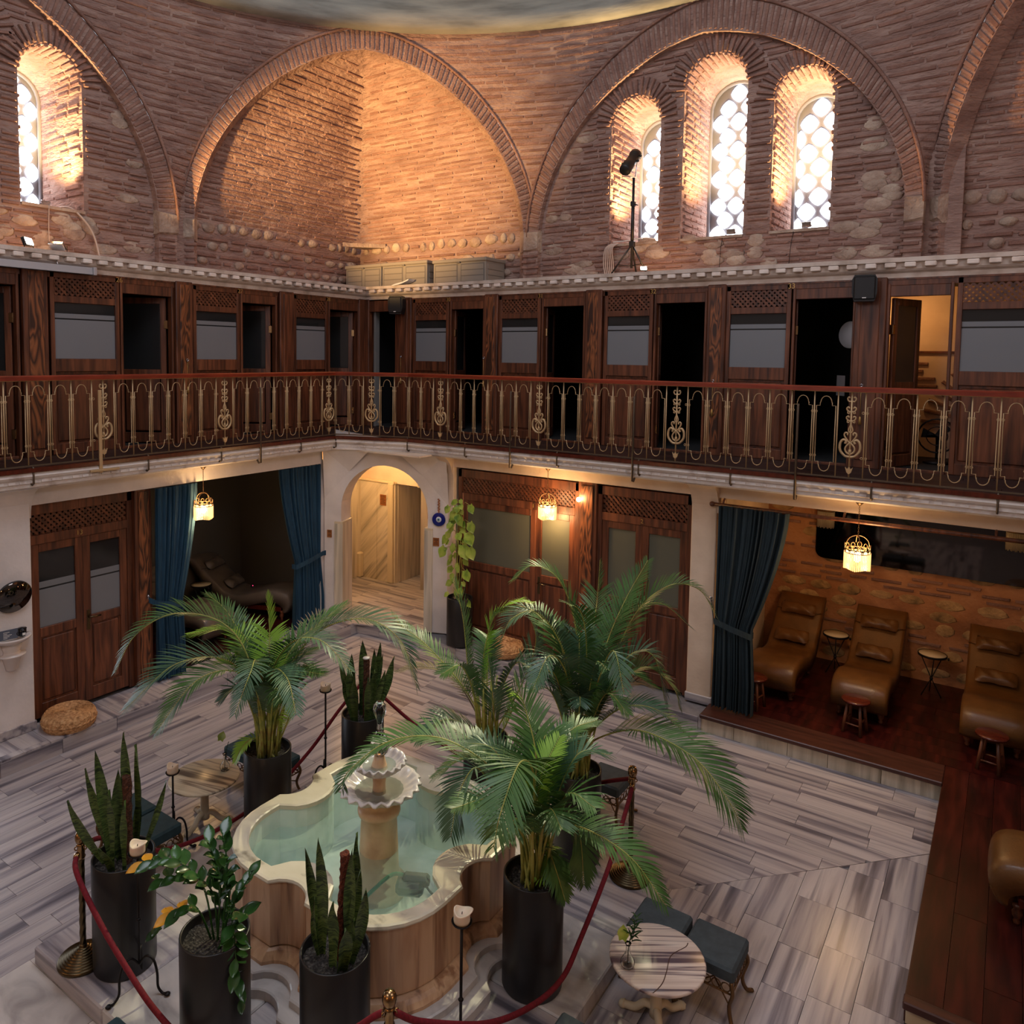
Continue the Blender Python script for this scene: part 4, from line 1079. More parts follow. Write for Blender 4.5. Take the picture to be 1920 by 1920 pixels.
# raised marble kerb round the court
BX, BY = 1.184, -1.324
mb = MB(); mb.prism([(-.6, -11.6), (BX-.01, -11.6), (BX-.01, -1.36), (2.2, -1.31), (6.38, BY+.01), (6.38, 2.0), (-.6, 2.0)], 'z', -.02, ZP-.021); KERB = struct('floor_kerb', mb, 'marble_grey')
tiles(KERB, ccw([(WX-.1, -9), (BX+.005, -9), (BX+.005, -1.42), (WX-.1, -1.75)]), 'x', (.20, .34), (.7, .9), ZP, 'marble_x', seed=21)
tiles(KERB, ccw([(WX-.1, -1.75), (BX+.005, -1.42), (2.6, BY-.0), (6.38, BY-.0), (6.38, -.88), (2.5, -.88)]), 'y', (.20, .34), (.7, .9), ZP, 'marble_y', seed=22)
def riser(parent, a, b, z0, z1, mat, lens, seed, th=.015, name='riser_slab'):
    a, b = Vector(a), Vector(b); d = (b-a).normalized(); n = Vector((d.y, -d.x, 0)); L = (b-a).length; u = 0; r = random.Random(seed)
    while u < L-.01:
        l = min(r.uniform(*lens), L-u); mb = MB(); m = frame(a+d*u, d, n); 
        zz = m.to_3x3() @ Vector((0, 0, 1)); s_ = 1 if zz.z > 0 else -1
        mb.bbox(.002, l-.002, -.01, th, min(s_*z0, s_*z1), max(s_*z0, s_*z1), .002, m=m); mb.build(name, mat, parent); u += l
riser(KERB, (BX-.01, -9.0, 0), (BX-.01, -1.42, 0), -.01, ZP-.022, 'marble_y', (.55, .9), 31)
riser(KERB, (BX-.01, -1.42, 0), (2.3, BY+.01, 0), -.01, ZP-.022, 'marble_x', (.4, .7), 32)
riser(KERB, (2.3, BY+.01, 0), (6.38, BY+.01, 0), -.01, ZP-.022, 'marble_x', (.45, .8), 33)
# timber platform in the right bay and along the east side
mb = MB(); mb.prism([(6.38, -1.31), (8.72, -1.31), (8.72, -4.30), (11.6, -4.30), (11.6, 2.0), (6.38, 2.0)], 'z', -.02, ZP-.02); PLAT = struct('floor_platform', mb, 'travertine')
tiles(PLAT, ccw([(6.39, -.98), (11.5, -.98), (11.5, 1.95), (6.39, 1.95)]), 'x', .20, (1.3, 2.4), .20, 'wood_floor', .03, .0015, 'plank', 41)
mb = MB(); mb.bbox(6.37, 8.70, -1.375, -.985, ZP-.01, .205, .008); mb.build('nosing_board', 'wood_step', PLAT)
tiles(PLAT, ccw([(8.70, -4.33), (11.5, -4.33), (11.5, -.985), (8.70, -.985)]), 'y', .20, (1.3, 2.4), .20, 'wood_floor', .03, .0015, 'plank', 42)
riser(PLAT, (6.38, -1.315, 0), (8.70, -1.315, 0), -.01, ZP-.012, 'marble_z', (.35, .65), 43)
mb = MB(); mb.box(8.692, 8.712, -4.31, -1.37, -.01, .17); mb.build('side_board', 'wood_step', PLAT)
riser(PLAT, (8.70, -4.30, 0), (11.0, -4.30, 0), -.01, ZP-.012, 'travertine', (.8, 1.2), 44)
mb = MB(); mb.bbox(8.69, 11.5, -4.42, -4.33, .15, .205, .008); mb.build('nosing_board', 'wood_step', PLAT)

# ---- ground floor walls: beams, piers, arch wall
struct_mat = 'plaster_white'
mb = MB(); mb.box(WX-.35, WX, -11.6, -1.72, ZL, 2.79); struct('beam', mb, 'plaster_white')
mb = MB(); mb.box(2.55, 11.6, NY, NY+.35, 2.60, 2.79); struct('beam', mb, 'plaster_cream')
def pier(nm, x0, x1, y0, y1, mat, base=True, z1=2.79):
    mb = MB(); mb.bbox(x0, x1, y0, y1, ZP, z1, .01); p = struct(nm, mb, mat)
    if base:
        mb = MB(); mb.bbox(x0-.012, x1+.012, y0-.012, y1+.012, ZP, ZP+.10, .006); mb.build('base_slab', 'marble_x', p)
    return p
P_L = pier('column', .40, WX+.03, -6.30, -5.86, 'plaster_white')
P_R = pier('column', 6.09, 6.38, NY-.01, NY+.35, 'plaster_cream')
P_C = pier('column', 2.50, 2.66, NY-.005, NY+.35, 'plaster_cream', False)
mb = MB(); mb.box(.42, .74, -1.74, -1.64, ZP, 2.6); struct('column', mb, 'plaster_white')
# curved corbels under the gallery
def corbel(F, u0, u1, w0, w1, z0, z1, nm='corbel', mat='plaster_white'):
    prof = []
    for i in range(9):
        t = pi/2*i/8; prof.append((w0+(w1-w0)*(1-cos(t)), z0+(z1-z0)*sin(t)))
    prof += [(w0-.1, z1), (w0-.1, z0)]
    mb = MB(); vs = [F(u0, w, z) for w, z in prof]+[F(u1, w, z) for w, z in prof]; k = len(prof)
    mb.add(vs, [tuple(range(k)), tuple(range(2*k-1, k-1, -1))]+[(i, i+k, (i+1) % k+k, (i+1) % k) for i in range(k)]); struct(nm, mb, mat)
corbel(FW, -6.32, -5.84, WX, RX-.02, 2.42, 2.77)
corbel(FN, 6.09, 6.40, -NY, -RY-.02, 2.42, 2.77, mat='plaster_cream')
corbel(FN, 2.48, 2.64, -NY, -RY-.02, 2.42, 2.77, mat='plaster_cream')
# arch wall, set at an angle between the two sides
Q0, Q1 = Vector((.76, -1.68, 0)), Vector((2.575, -1.016, 0)); QL = (Q1-Q0).length; QT = (Q1-Q0).normalized(); QN = Vector((QT.y, -QT.x, 0))
def QP(s, z, off=0): return Q0+QT*s+QN*off+Vector((0, 0, z))
ax, aw, az = .945, .675, 1.88
n = 20; inner = [(ax-aw, ZP)]+[(ax-aw*cos(pi*i/n), az+(2.56-az)*sin(pi*i/n)) for i in range(n+1)]+[(ax+aw, ZP)]
mb = MB(); outer = [(0, ZP), (0, 2.79), (QL, 2.79), (QL, ZP)]
poly = [(0, ZP)]+[(0, 2.79), (QL, 2.79), (QL, ZP)]+inner[::-1]
for off in (0, -.34):
    tri = tessellate_polygon([[Vector((p[0], p[1], 0)) for p in poly]]); mb.add([QP(s, z, off) for s, z in poly], tri)
k = len(inner); mb.add([QP(s, z, 0) for s, z in inner]+[QP(s, z, -.34) for s, z in inner], [(i, i+1, i+1+k, i+k) for i in range(k-1)])
AW = struct('wall_arch', mb, 'plaster_white')
# shallow pendentive folds either side of the arch
mb = MB()
for sg in (0, 1):
    e = 0.0 if sg == 0 else QL; m_ = 1 if sg == 0 else -1
    a = [QP(e, 2.02, .0), QP(e+m_*.02, 2.78, .10), QP(e+m_*.75, 2.78, .10), QP(e+m_*.40, 2.45, .0)]
    mb.add(a, [(0, 1, 2, 3)])
mb.build('arch_fold', 'plaster_white', AW)
for sg, s0, s1 in ((0, .17, .275), (1, 1.605, 1.70)):
    mb = MB(); 
    q = [QP(s0, 0, .02), QP(s1+(.03 if sg == 0 else 0), 0, .02), QP(s1+(.03 if sg == 0 else 0), 0, -.32), QP(s0, 0, -.32)]
    if sg: q = [QP(s0-.03, 0, .02), QP(s1, 0, .02), QP(s1, 0, -.32), QP(s0-.03, 0, -.32)]
    mb.prism([(p.x, p.y) for p in q], 'z', ZP, 1.66); mb.build('jamb_slab', 'marble_z', AW)
    mb = MB(); mb.prism([(p.x, p.y) for p in q], 'z', 1.66, 1.69); mb.build('jamb_cap', 'travertine', AW)
# ---- passage beyond the arch
mb = MB(); mb.box(-.62, -.45, -1.45, .45, ZP, 1.93); mb.box(-.62, .32, .38, .52, ZP, 1.93); mb.box(.24, .36, .38, 1.9, ZP, 1.93)
PW_ = struct('wall_passage_marble', mb, 'marble_z')
mb = MB()
for x0, x1 in ((-.44, -.05), (-.045, .24)): mb.bbox(x0, x1, .362, .382, ZP, 1.92, .002)
mb.build('wall_slab', 'marble_diag', PW_); 
for y0, y1 in ((-1.4, -.75), (-.745, -.1), (-.095, .37)):
    mb = MB(); mb.bbox(-.452, -.435, y0, y1, ZP, 1.92, .002); mb.build('wall_slab', 'marble_z', PW_)
mb = MB(); mb.bbox(.22, .34, .33, .40, ZP, 1.93, .012); mb.build('corner_post', 'travertine', PW_)
mb = MB(); mb.bbox(-.46, -.36, .26, .37, ZP, .62, .02); mb.build('low_block', 'travertine', PW_)
for y in (.45, .8, 1.15, 1.5):
    mb = MB(); mb.bbox(.352, .368, y, y+.345, ZP, 1.90, .002); mb.build('wall_slab', 'marble_z', PW_)
mb = MB(); mb.bbox(-.47, .36, .34, .40, 1.92, 1.965, .01); mb.bbox(-.47, -.42, -1.45, .38, 1.92, 1.965, .01); mb.bbox(.30, .38, .38, 1.9, 1.92, 1.965, .01); mb.build('coping', 'travertine', PW_)
mb = MB(); mb.box(-.66, -.47, -1.6, .6, 1.93, 3); mb.box(-.62, 1.9, .40, .55, 1.93, 2.8); mb.box(-.6, 2.5, 1.9, 2.0, 0, 2.8); mb.box(2.4, 2.5, -.7, 2, 0, 2.8)
struct('wall_passage', mb, 'plaster_cream')
mb = MB(); mb.prism([(.95, .36), (1.26, .58), (1.26, 1.2), (.95, 1.2)], 'z', ZP, 1.93); PP = struct('wall_passage_pier', mb, 'marble_z')
mb = MB(); mb.prism([(.90, .33), (1.30, .55), (1.30, 1.2), (.90, 1.2)], 'z', 1.93, 1.99); mb.build('coping', 'travertine', PP)
mb = MB(); mb.box(-.6, 2.5, -1.6, 2.0, 2.77, 2.79); struct('ceiling_passage', mb, 'plaster_cream')
PF = struct('floor_passage', MB().box(-.6, 2.5, -1.0, 2.0, .10, ZP-.02), 'marble_grey')
tiles(PF, ccw([(-.44, -.95), (2.4, -.95), (2.4, 1.9), (-.44, 1.9)]), 'x', (.16, .2), (.4, .8), ZP-.001, 'marble_x', seed=61)
tiles(KERB, ccw([(-.44, -1.7), (.64, -1.72), (2.5, -1.0), (2.4, -.95), (-.44, -.95)]), 'x', (.16, .2), (.4, .8), ZP, 'marble_x', seed=62)
t = thing('ceiling_lamp', 'small frosted ceiling lamp glowing at the crown of the arch', 'lamp', (.45, -.55, 2.72))
mb = MB(); mb.lathe([(.02, .05), (.09, .04), (.13, -.01), (.11, -.03), (.02, -.045), (0, -.045)], 16, wave=lambda a, r, z: .06*sin(8*a)); mb.build('shade', 'bulb_warm', t)
mb = MB(); mb.lathe([(.05, .04), (.05, .06), (0, .06)], 12); mb.build('rose', 'brass', t)
# ---- small signs, evil eye
def plaque(P, T, N, w, h, lab, icon=False, mat='sign_copper'):
    t = thing('sign', lab, 'sign'); t.matrix_basis = frame(Vector(P), Vector(T), Vector(N))
    flip = (t.matrix_basis.to_3x3() @ Vector((0, 0, 1))).z < 0
    mb = MB(); mb.bbox(-w/2, w/2, 0, .006, -h/2, h/2, .001); mb.build('plate', mat, t)
    n = max(3, int(h/.022)); 
    for i in range(n):
        z = h/2-.018-i*(h-.03)/n
        if icon and abs((-z if flip else z)-h*.2) < h*.2: continue
        mb = MB(); ww = w/2-.015-(.02 if i % 3 == 2 else 0); mb.box(-ww, ww, .006, .0072, z-.004, z+.004); mb.build('text_line', 'sign_ink', t)
    if icon:
        mb = MB(); s_ = -1 if flip else 1
        mb.tube([(w*.28*cos(2*pi*i/20), .007, s_*h*.22+w*.28*sin(2*pi*i/20)) for i in range(20)], .004, 4, closed=True); mb.box(-.022, .022, .006, .01, s_*h*.22-.014, s_*h*.22+.012); mb.build('icon', 'sign_ink', t)
    return t
plaque(QP(.085, 1.50, .004), -QT, QN, .075, .115, 'small copper sign on the white pier left of the arch')
plaque(QP(1.75, 1.50, .004), -QT, QN, .09, .12, 'small copper sign half hidden by leaves right of the arch')
plaque((.10, .358, 1.62), (-1, 0, 0), (0, -1, 0), .14, .19, 'copper sign on the diagonal veined marble inside the passage')
plaque((1.11, .465, 1.60), (-.82, -.57, 0), (.57, -.82, 0), .15, .40, 'tall copper no photography sign on the pier in the passage', True)
t = thing('evil_eye', 'deep blue glass evil eye hanging on the wall right of the arch', 'evil eye'); t.matrix_basis = frame(QP(1.79, 1.83, .01), -QT, QN)
for r0, m_, y in ((.098, 'evil_blue', .012), (.040, 'white_paint', .016), (.027, 'evil_light', .019), (.012, 'black_ceramic', .022)):
    mb = MB(); mb.lathe([(r0, 0), (r0, y-.004), (r0*.9, y), (0, y)], 24, m=Matrix.Rotation(-pi/2, 3, 'X')); mb.build('eye_disc' if r0 > .05 else 'eye_ring', m_, t)
sg_ = -1 if (t.matrix_basis.to_3x3() @ Vector((0, 0, 1))).z < 0 else 1
mb = MB(); mb.tube([(0, .01, sg_*.09), (0, .01, sg_*.30)], .006, 6)
for i in range(12): mb.blob((.01*sin(i*2.4), .012, sg_*(.12+i*.0155)), .012, .010, .012, 6, 4)
mb.build('cord', 'bamboo', t)
# ---- doors
def panel_door(F, par, u0, u1, z0, z1, w, wood='wood', glass='frosted_pane', gfrac=.48, handle=None, two_tone=False):
    s = .085; zm = z0+(z1-z0)*gfrac
    d = thing('door_leaf', None, None); d.parent = par
    for nm, a in (('stile', (u0, u0+s, z0, z1)), ('stile', (u1-s, u1, z0, z1)), ('rail', (u0+s, u1-s, z0, z0+.15)), ('rail', (u0+s, u1-s, zm-.05, zm+.05)), ('rail', (u0+s, u1-s, z1-.09, z1))):
        fobj(nm, F, a[0], a[1], w-.02, w+.02, a[2], a[3], wood, d)
    fobj('panel', F, u0+s+.02, u1-s-.02, w-.01, w+.012, z0+.17, zm-.07, wood, d, .014); fobj('panel_field', F, u0+s, u1-s, w-.012, w, z0+.15, zm-.05, wood, d, .001)
    if two_tone:
        a, b = zm+.05, z1-.09; g = a+(b-a)*.50
        fobj('glass', F, u0+s, u1-s, w-.008, w, a, g, 'frosted_glass', d, .001, label='frosted lower pane')
        fobj('glass', F, u0+s, u1-s, w-.008, w-.001, g, g+.018, 'dark_glass', d, .001, label='clear dark strip')
        fobj('glass', F, u0+s, u1-s, w-.008, w, g+.018, g+.085, 'frosted_glass', d, .001, label='frosted band')
        fobj('glass', F, u0+s, u1-s, w-.008, w-.001, g+.085, b, 'dark_glass', d, .001, label='clear dark upper pane')
    else: fobj('glass', F, u0+s, u1-s, w-.008, w, zm+.05, z1-.09, glass, d, .001)
    if handle is not None:
        u = handle; sg = 1 if u < (u0+u1)/2 else -1; zh = z0+.95
        mb = MB(); fbox(mb, F, u-.02, u+.02, w+.018, w+.026, zh-.13, zh+.10, .003)
        mb.tube([F(u, w+.02, zh+.02), F(u, w+.06, zh+.02), F(u+sg*.03, w+.065, zh+.02), F(u+sg*.12, w+.065, zh+.015)], .009, 6); mb.build('handle', 'brass_dark', d)
    return d
def door_unit(nm, F, u0, u1, us, w, z0, zl0, zl1, ztop, num, numu, lab, two_tone, handles, slat, glass, gfr, rot):
    t = thing(nm, lab, 'door')
    for a, b in ((u0-.06, u0), (u1, u1+.06)): fobj('jamb', F, a, b, w-.06, w+.03, z0, ztop, 'wood', t)
    fobj('head', F, u0-.06, u1+.06, w-.05, w+.03, zl1, ztop, 'wood', t); fobj('transom', F, u0, u1, w-.04, w+.028, zl0-.10, zl0, 'wood', t)
    global SLAT
    keep = SLAT; lattice(F, t, u0, u1, zl0, zl1, w); SLAT = keep
    for i in range(len(us)-1): panel_door(F, t, us[i], us[i+1], z0+.02, zl0-.10, w-.005, 'wood', glass, gfr, handles.get(i), two_tone)
    if num: text(num, F(numu, w+.032, zl0-.05), rot, .075, 'number_gold', t)
    return t
door_unit('timber_door', FW, -5.80, -4.72, (-5.80, -5.24, -4.72), .62, ZP+.01, 2.20, 2.42, 2.53, '13', -5.28, 'double door numbered 13 with a lattice over it, behind the rattan pouf', True, {1: -5.19}, 'wood', 'frosted_glass', .49, RW)
t = thing('timber_post', 'broad grained timber post between door 13 and the blue curtain', 'post')
fobj('shaft', FW, -4.66, -4.45, .55, .72, ZP, 2.55, 'wood', t, .01); fobj('face_board', FW, -4.62, -4.49, .72, .735, ZP+.02, 2.52, 'wood_flame', t, .004)
door_unit('timber_door', FN, 2.76, 4.55, (2.76, 3.97, 4.55), .93, ZP+.01, 2.24, 2.46, 2.57, '1', 3.93, 'wide double door numbered 1 behind the climbing pothos', False, {1: 4.03}, 'wood', 'frosted_pane', .53, RN)
door_unit('timber_door', FN, 4.93, 6.02, (4.93, 5.46, 6.02), .93, ZP+.01, 2.24, 2.46, 2.57, '2', 5.46, 'double door numbered 2 beside the right hand white pier', False, {1: 5.50}, 'wood', 'frosted_pane', .49, RN)
t = thing('timber_post', 'broad timber post glowing red between doors 1 and 2', 'post')
fobj('shaft', FN, 4.61, 4.87, .86, 1.0, ZP, 2.6, 'wood', t, .01); fobj('face_board', FN, 4.66, 4.82, 1.0, 1.015, ZP+.02, 2.55, 'wood_flame', t, .004)
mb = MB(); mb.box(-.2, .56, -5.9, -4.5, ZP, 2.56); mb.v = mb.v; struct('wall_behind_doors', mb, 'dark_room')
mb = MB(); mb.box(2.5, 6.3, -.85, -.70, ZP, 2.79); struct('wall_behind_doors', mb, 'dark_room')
# bright point lamp on the timber between the doors
t = thing('wall_lamp', 'tiny glaring bulb at the lattice end beside the timber post', 'lamp', (4.63, -1.02, 2.37))
mb = MB(); mb.lathe([(0, .03), (.022, .02), (.03, 0), (.02, -.025), (0, -.03)], 12); mb.build('bulb', 'bulb_warm', t)
mb = MB(); mb.tube([(0, .0, 0), (0, .06, .01)], .012, 8); mb.build('arm', 'brass', t)
light('POINT', 'wall_lamp_light', (4.63, -1.10, 2.37), 7, WARM, .03)

# ---- left bay (dark)
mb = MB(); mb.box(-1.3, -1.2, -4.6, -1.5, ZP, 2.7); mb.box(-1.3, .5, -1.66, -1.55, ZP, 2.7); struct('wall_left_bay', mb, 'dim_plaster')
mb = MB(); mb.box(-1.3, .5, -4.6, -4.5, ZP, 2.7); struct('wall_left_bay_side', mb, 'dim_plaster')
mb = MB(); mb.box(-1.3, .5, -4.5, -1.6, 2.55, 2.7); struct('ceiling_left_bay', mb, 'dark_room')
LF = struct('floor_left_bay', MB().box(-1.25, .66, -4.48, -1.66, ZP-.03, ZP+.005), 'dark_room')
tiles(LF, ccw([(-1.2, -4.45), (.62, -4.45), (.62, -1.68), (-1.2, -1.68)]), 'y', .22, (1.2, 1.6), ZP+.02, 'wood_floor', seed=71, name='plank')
# ---- right bay: old brick wall, mirror, sconces
mb = MB(); mb.box(6.3, 11.5, 1.22, 1.32, .18, 2.7); BW = struct('wall_right_bay', mb, 'bay_mortar_lit')
mb = MB(); mb.box(6.28, 6.39, -.70, 1.3, .18, 2.7); struct('wall_right_bay_side', mb, 'plaster_cream')
mb = MB(); mb.box(6.3, 11.5, -1.0, 1.3, 2.66, 2.72); struct('ceiling_right_bay', mb, 'plaster_cream')
r = random.Random(77); it = []; st = []; z = .28
while z < 2.6:
    x = 6.4+r.uniform(0, .2); row = r.random() < .38; adv = .16 if row else .075
    while x < 10.2:
        l = r.uniform(.18, .38)
        if row and r.random() < .75: st.append((Vector((x+l/2, 1.22, z+.05)), Vector((1, 0, 0)), Vector((0, -1, 0)), l*.9, r.uniform(.10, .15), .028))
        elif not row and r.random() < .75: it.append((Vector((x+l/2, 1.215, z)), Vector((1, 0, 0)), Vector((0, -1, 0)), l, .034, .03))
        x += l+r.uniform(.02, .12)
    z += adv
BST = []
for m_ in STONES[:3]:
    m2 = m_.copy(); m2.materials.clear(); m2.materials.append(MATS['bay_stone_lit']); BST.append(m2)
lay(BW, it, 130); lay(BW, st, 90, BST, 'stone', 'rubble_infill', 'bay_stone_lit')
t = thing('bay_mirror', 'long dark mirror with rounded corners on the brick wall of the right bay', 'mirror')
def rrect(x0, x1, z0, z1, r_, n=5):
    q = []
    for cx_, cz_, a0 in ((x1-r_, z0+r_, -pi/2), (x1-r_, z1-r_, 0), (x0+r_, z1-r_, pi/2), (x0+r_, z0+r_, pi)):
        for i in range(n+1): a = a0+pi/2*i/n; q.append((cx_+r_*cos(a), cz_+r_*sin(a)))
    return q
mb = MB(); mb.prism(rrect(7.02, 10.6, 1.57, 2.48, .10), 'y', 1.165, 1.18); mb.build('glass', 'mirror_dark', t)
mb = MB(); mb.prism(rrect(7.02, 10.6, 1.57, 2.48, .10), 'y', 1.181, 1.20); mb.build('backing', 'black_plastic', t)
# curtain rod of the right bay
t = thing('curtain_rod', 'brown timber curtain rod across the right bay', 'curtain rod')
mb = MB(); mb.tube([(6.36, -1.07, 2.53), (10.6, -1.07, 2.53)], .022, 8); mb.build('rod', 'wood', t)
for x in (6.46, 7.7, 9.0):
    mb = MB(); mb.tube([(x, -1.07, 2.53), (x, -1.04, 2.58), (x, -1.0, 2.60)], .012, 6); mb.build('bracket', 'wood', t)
mb = MB(); mb.blob((6.34, -1.07, 2.53), .035, .03, .03, 8, 6); mb.build('finial', 'wood', t)
# =================================================================== FOUNTAIN
SX0, SX1, SY0, SY1 = 3.81, 7.06, -7.30, -4.05
ZSL = .126
FCX, FCY = 5.47, -5.67
t = thing('fountain_platform', 'low square marble platform with a chamfered corner under the fountain and planters', 'platform')
mb = MB(); r = random.Random(8)
zone = [(SX0, SY0), (SX1, SY0), (SX1, SY1), (SX0, SY1)]
mb = MB(); mb.box(SX0+.02, SX1-.02, SY0+.02, SY1-.02, .0, ZSL-.03); mb.build('core', 'marble_slab', t)
xs = [SX0, SX0+.85, SX0+1.62, SX0+2.45, SX1]; ys = [SY0, SY0+.80, SY0+1.6, SY0+2.42, SY1]
for i in range(4):
    for j in range(4):
        if i in (1, 2) and j in (1, 2): continue
        q = [(xs[i]+.002, ys[j]+.002), (xs[i+1]-.002, ys[j]+.002), (xs[i+1]-.002, ys[j+1]-.002), (xs[i]+.002, ys[j+1]-.002)]
        mb = MB(); mb.bbox(q[0][0], q[1][0], q[0][1], q[2][1], .0, ZSL, .010)
        mb.build('slab', 'marble_slab' if (i+j) % 2 else 'marble_x', t)
mb = MB(); mb.box(SX0+.85, SX1-.8, SY0+.8, SY1-.81, .09, ZSL-.004); mb.build('inner_bed', 'marble_grey', t)
def basin_outline(off, a=.855, rc=.50, ch=.17, dp=.10, n=8):
    """rounded square with a bowed notch in the middle of every side"""
    pts = []; A = a+off; R = rc+off
    for k in range(4):
        rot = k*pi/2; loc = []
        # side at +x going +y: notch then rounded corner
        rn = (ch*ch+dp*dp)/(2*dp); o2 = max(-.1, min(.0, off)); r2 = rn-o2*.9; cx = A-dp+rn+o2*.1
        # concave arc centred outside the side
        half = sqrt(max(1e-6, r2*r2-(cx-A)**2))
        for i in range(n+1):
            y = -half+2*half*i/n; x = cx-sqrt(max(0, r2*r2-y*y)); loc.append((x, y))
        for i in range(n+1):
            t = pi/2*i/n; loc.append((A-R+R*cos(t), A-R+R*sin(t)))
        for x, y in loc: pts.append((FCX+x*cos(rot)-y*sin(rot), FCY+x*sin(rot)+y*cos(rot)))
    return pts
def ringed(name, parent, levels, mat, smooth=False):
    mb = MB(); k = len(basin_outline(0)); vs = []
    for off, z in levels: vs += [(x, y, z) for x, y in basin_outline(off)]
    mb.add(vs, [(i*k+j, i*k+(j+1) % k, (i+1)*k+(j+1) % k, (i+1)*k+j) for i in range(len(levels)-1) for j in range(k)], smooth)
    return mb.build(name, mat, parent)
t = thing('marble_fountain', 'four lobed marble fountain with two scalloped bowls on a pedestal', 'fountain')
FOUNT = t
ringed('step', t, [(.24, ZSL-.004), (.24, .185), (.23, .192), (.12, .192)], 'marble_slab')
ringed('step', t, [(.14, .19), (.14, .235), (.13, .243), (.05, .243)], 'marble_slab')
ringed('plinth_moulding', t, [(.07, .242), (.07, .265), (.05, .29), (.03, .31), (-.01, .325)], 'basin_marble')
ringed('basin_wall', t, [(.0, .33), (.0, .755)], 'basin_marble')
ringed('rim', t, [(-.01, .755), (.014, .758), (.018, .768), (.012, .782), (-.005, .786), (-.085, .786), (-.095, .780), (-.095, .75)], 'basin_rim')
ringed('basin_lining', t, [(-.090, .77), (-.090, .30), (-.4, .28)], 'basin_inside')
k = len(basin_outline(0)); mb = MB(); mb.add([(x, y, .285) for x, y in basin_outline(-.09)], [tuple(range(k))]); mb.build('basin_floor', 'basin_inside', t)
mb = MB(); mb.add([(x, y, .605) for x, y in basin_outline(-.088)], [tuple(range(k))]); o = mb.build('water', 'water', None); setp(o, 'pale green water filling the fountain basin', 'water')
mb = MB(); mb.lathe([(.20, .28), (.20, .36), (.16, .40), (.145, .46), (.135, .7), (.128, .86), (.15, .875), (.155, .90), (.148, .925), (.128, .935), (.115, .95), (.12, 1.0), (.10, 1.02)], 32, (FCX, FCY, 0)); mb.build('pedestal', 'pedestal_marble', t)
def scallop(k, amp): return lambda a, r, z: amp*cos(k*a)
def bowl(nm, z, R, k, depth):
    mb = MB(); n = 96; vs = []; prof = []
    for i in range(9): q = i/8; prof.append((.06+(R-.06)*q, z-depth+depth*q**2.2, q))
    prof.append((R*1.04, z+.004, 1)); prof.append((R*1.02, z+.014, 1))
    for i in range(9): q = 1-i/8; prof.append((.05+(R*.93-.05)*q, z+.012-(depth-.025)*(1-q**2.2), q*.9))
    for r_, zz, q in prof:
        for j in range(n):
            a = 2*pi*j/n; w = 1+.045*cos(k*a)*q**3; vs.append((FCX+r_*w*cos(a), FCY+r_*w*sin(a), zz-.010*cos(k*a)*q**5))
    m = len(prof); mb.add(vs, [(i*n+j, i*n+(j+1) % n, (i+1)*n+(j+1) % n, (i+1)*n+j) for i in range(m-1) for j in range(n)]+[tuple(range(n)), tuple((m-1)*n+j for j in range(n))][:2], True)
    return mb.build(nm, 'bowl_marble', FOUNT)
bowl('large_bowl', 1.085, .285, 20, .10); bowl('small_bowl', 1.255, .185, 18, .085)
mb = MB(); mb.lathe([(.225, 1.045), (0, 1.045)], 32, (FCX, FCY, 0)); mb.build('bowl_water', 'water', t)
mb = MB(); mb.lathe([(.145, 1.225), (0, 1.225)], 32, (FCX, FCY, 0)); mb.build('bowl_water', 'water', t)
mb = MB(); mb.lathe([(.05, 1.0), (.045, 1.1), (.055, 1.16), (.075, 1.20), (.06, 1.205), (.045, 1.26), (.035, 1.30)], 20, (FCX, FCY, 0)); mb.build('upper_column', 'pedestal_marble', t)
mb = MB(); mb.lathe([(.030, 1.30), (.055, 1.32), (.068, 1.36), (.062, 1.41), (.035, 1.46), (.018, 1.48)], 28, (FCX, FCY, 0), wave=scallop(14, .05)); mb.build('shell_finial', 'clear_glass', t, label='fluted glass finial')
mb = MB(); mb.lathe([(.016, 1.475), (.020, 1.49), (.016, 1.52), (.022, 1.56), (.040, 1.60), (.048, 1.635), (.044, 1.665), (.026, 1.69), (.001, 1.695)], 24, (FCX, FCY, 0)); mb.build('bulb_finial', 'clear_glass', t, label='clear glass bulb on top')
mb = MB(); mb.lathe([(.010, 1.53), (.013, 1.60), (.020, 1.63), (.012, 1.66), (0, 1.665)], 12, (FCX, FCY, 0)); mb.build('finial_core', 'black_ceramic', t, label='dark core inside the glass bulb')
# things lying in the water
t = thing('submerged_pump', 'dark pump lying under the water near the front lobe', 'pump', (5.83, -5.74, .46), .5)
mb = MB(); mb.bbox(-.10, .09, -.07, .08, 0, .10, .025); mb.bbox(-.06, .13, -.03, .05, .05, .13, .02); mb.build('housing', 'black_plastic', t)
mb = MB(); mb.tube(smooth_path([(.1, 0, .06), (.18, -.05, .03), (.3, .02, .02), (.38, .15, .02)], 5), .008, 5); mb.build('cord', 'black_plastic', t)
plain('hose_green', S(30, 120, 80), .4)
mb = MB(); mb.tube(smooth_path([(5.80, -5.74, .56), (5.70, -5.78, .56), (5.66, -5.95, .52), (5.62, -6.15, .45)], 5), .013, 8); o = mb.build('garden_hose', 'hose_green'); setp(o, 'green hose running through the water to the dark pump', 'hose')
mb = MB(); mb.tube(smooth_path([(6.18, -5.50, .42), (6.02, -5.35, .34), (5.9, -5.5, .30), (5.95, -5.72, .30)], 6), .008, 6); o = mb.build('pump_cable', 'black_plastic'); setp(o, 'black cable looping through the water beside the palm leaves', 'cable')

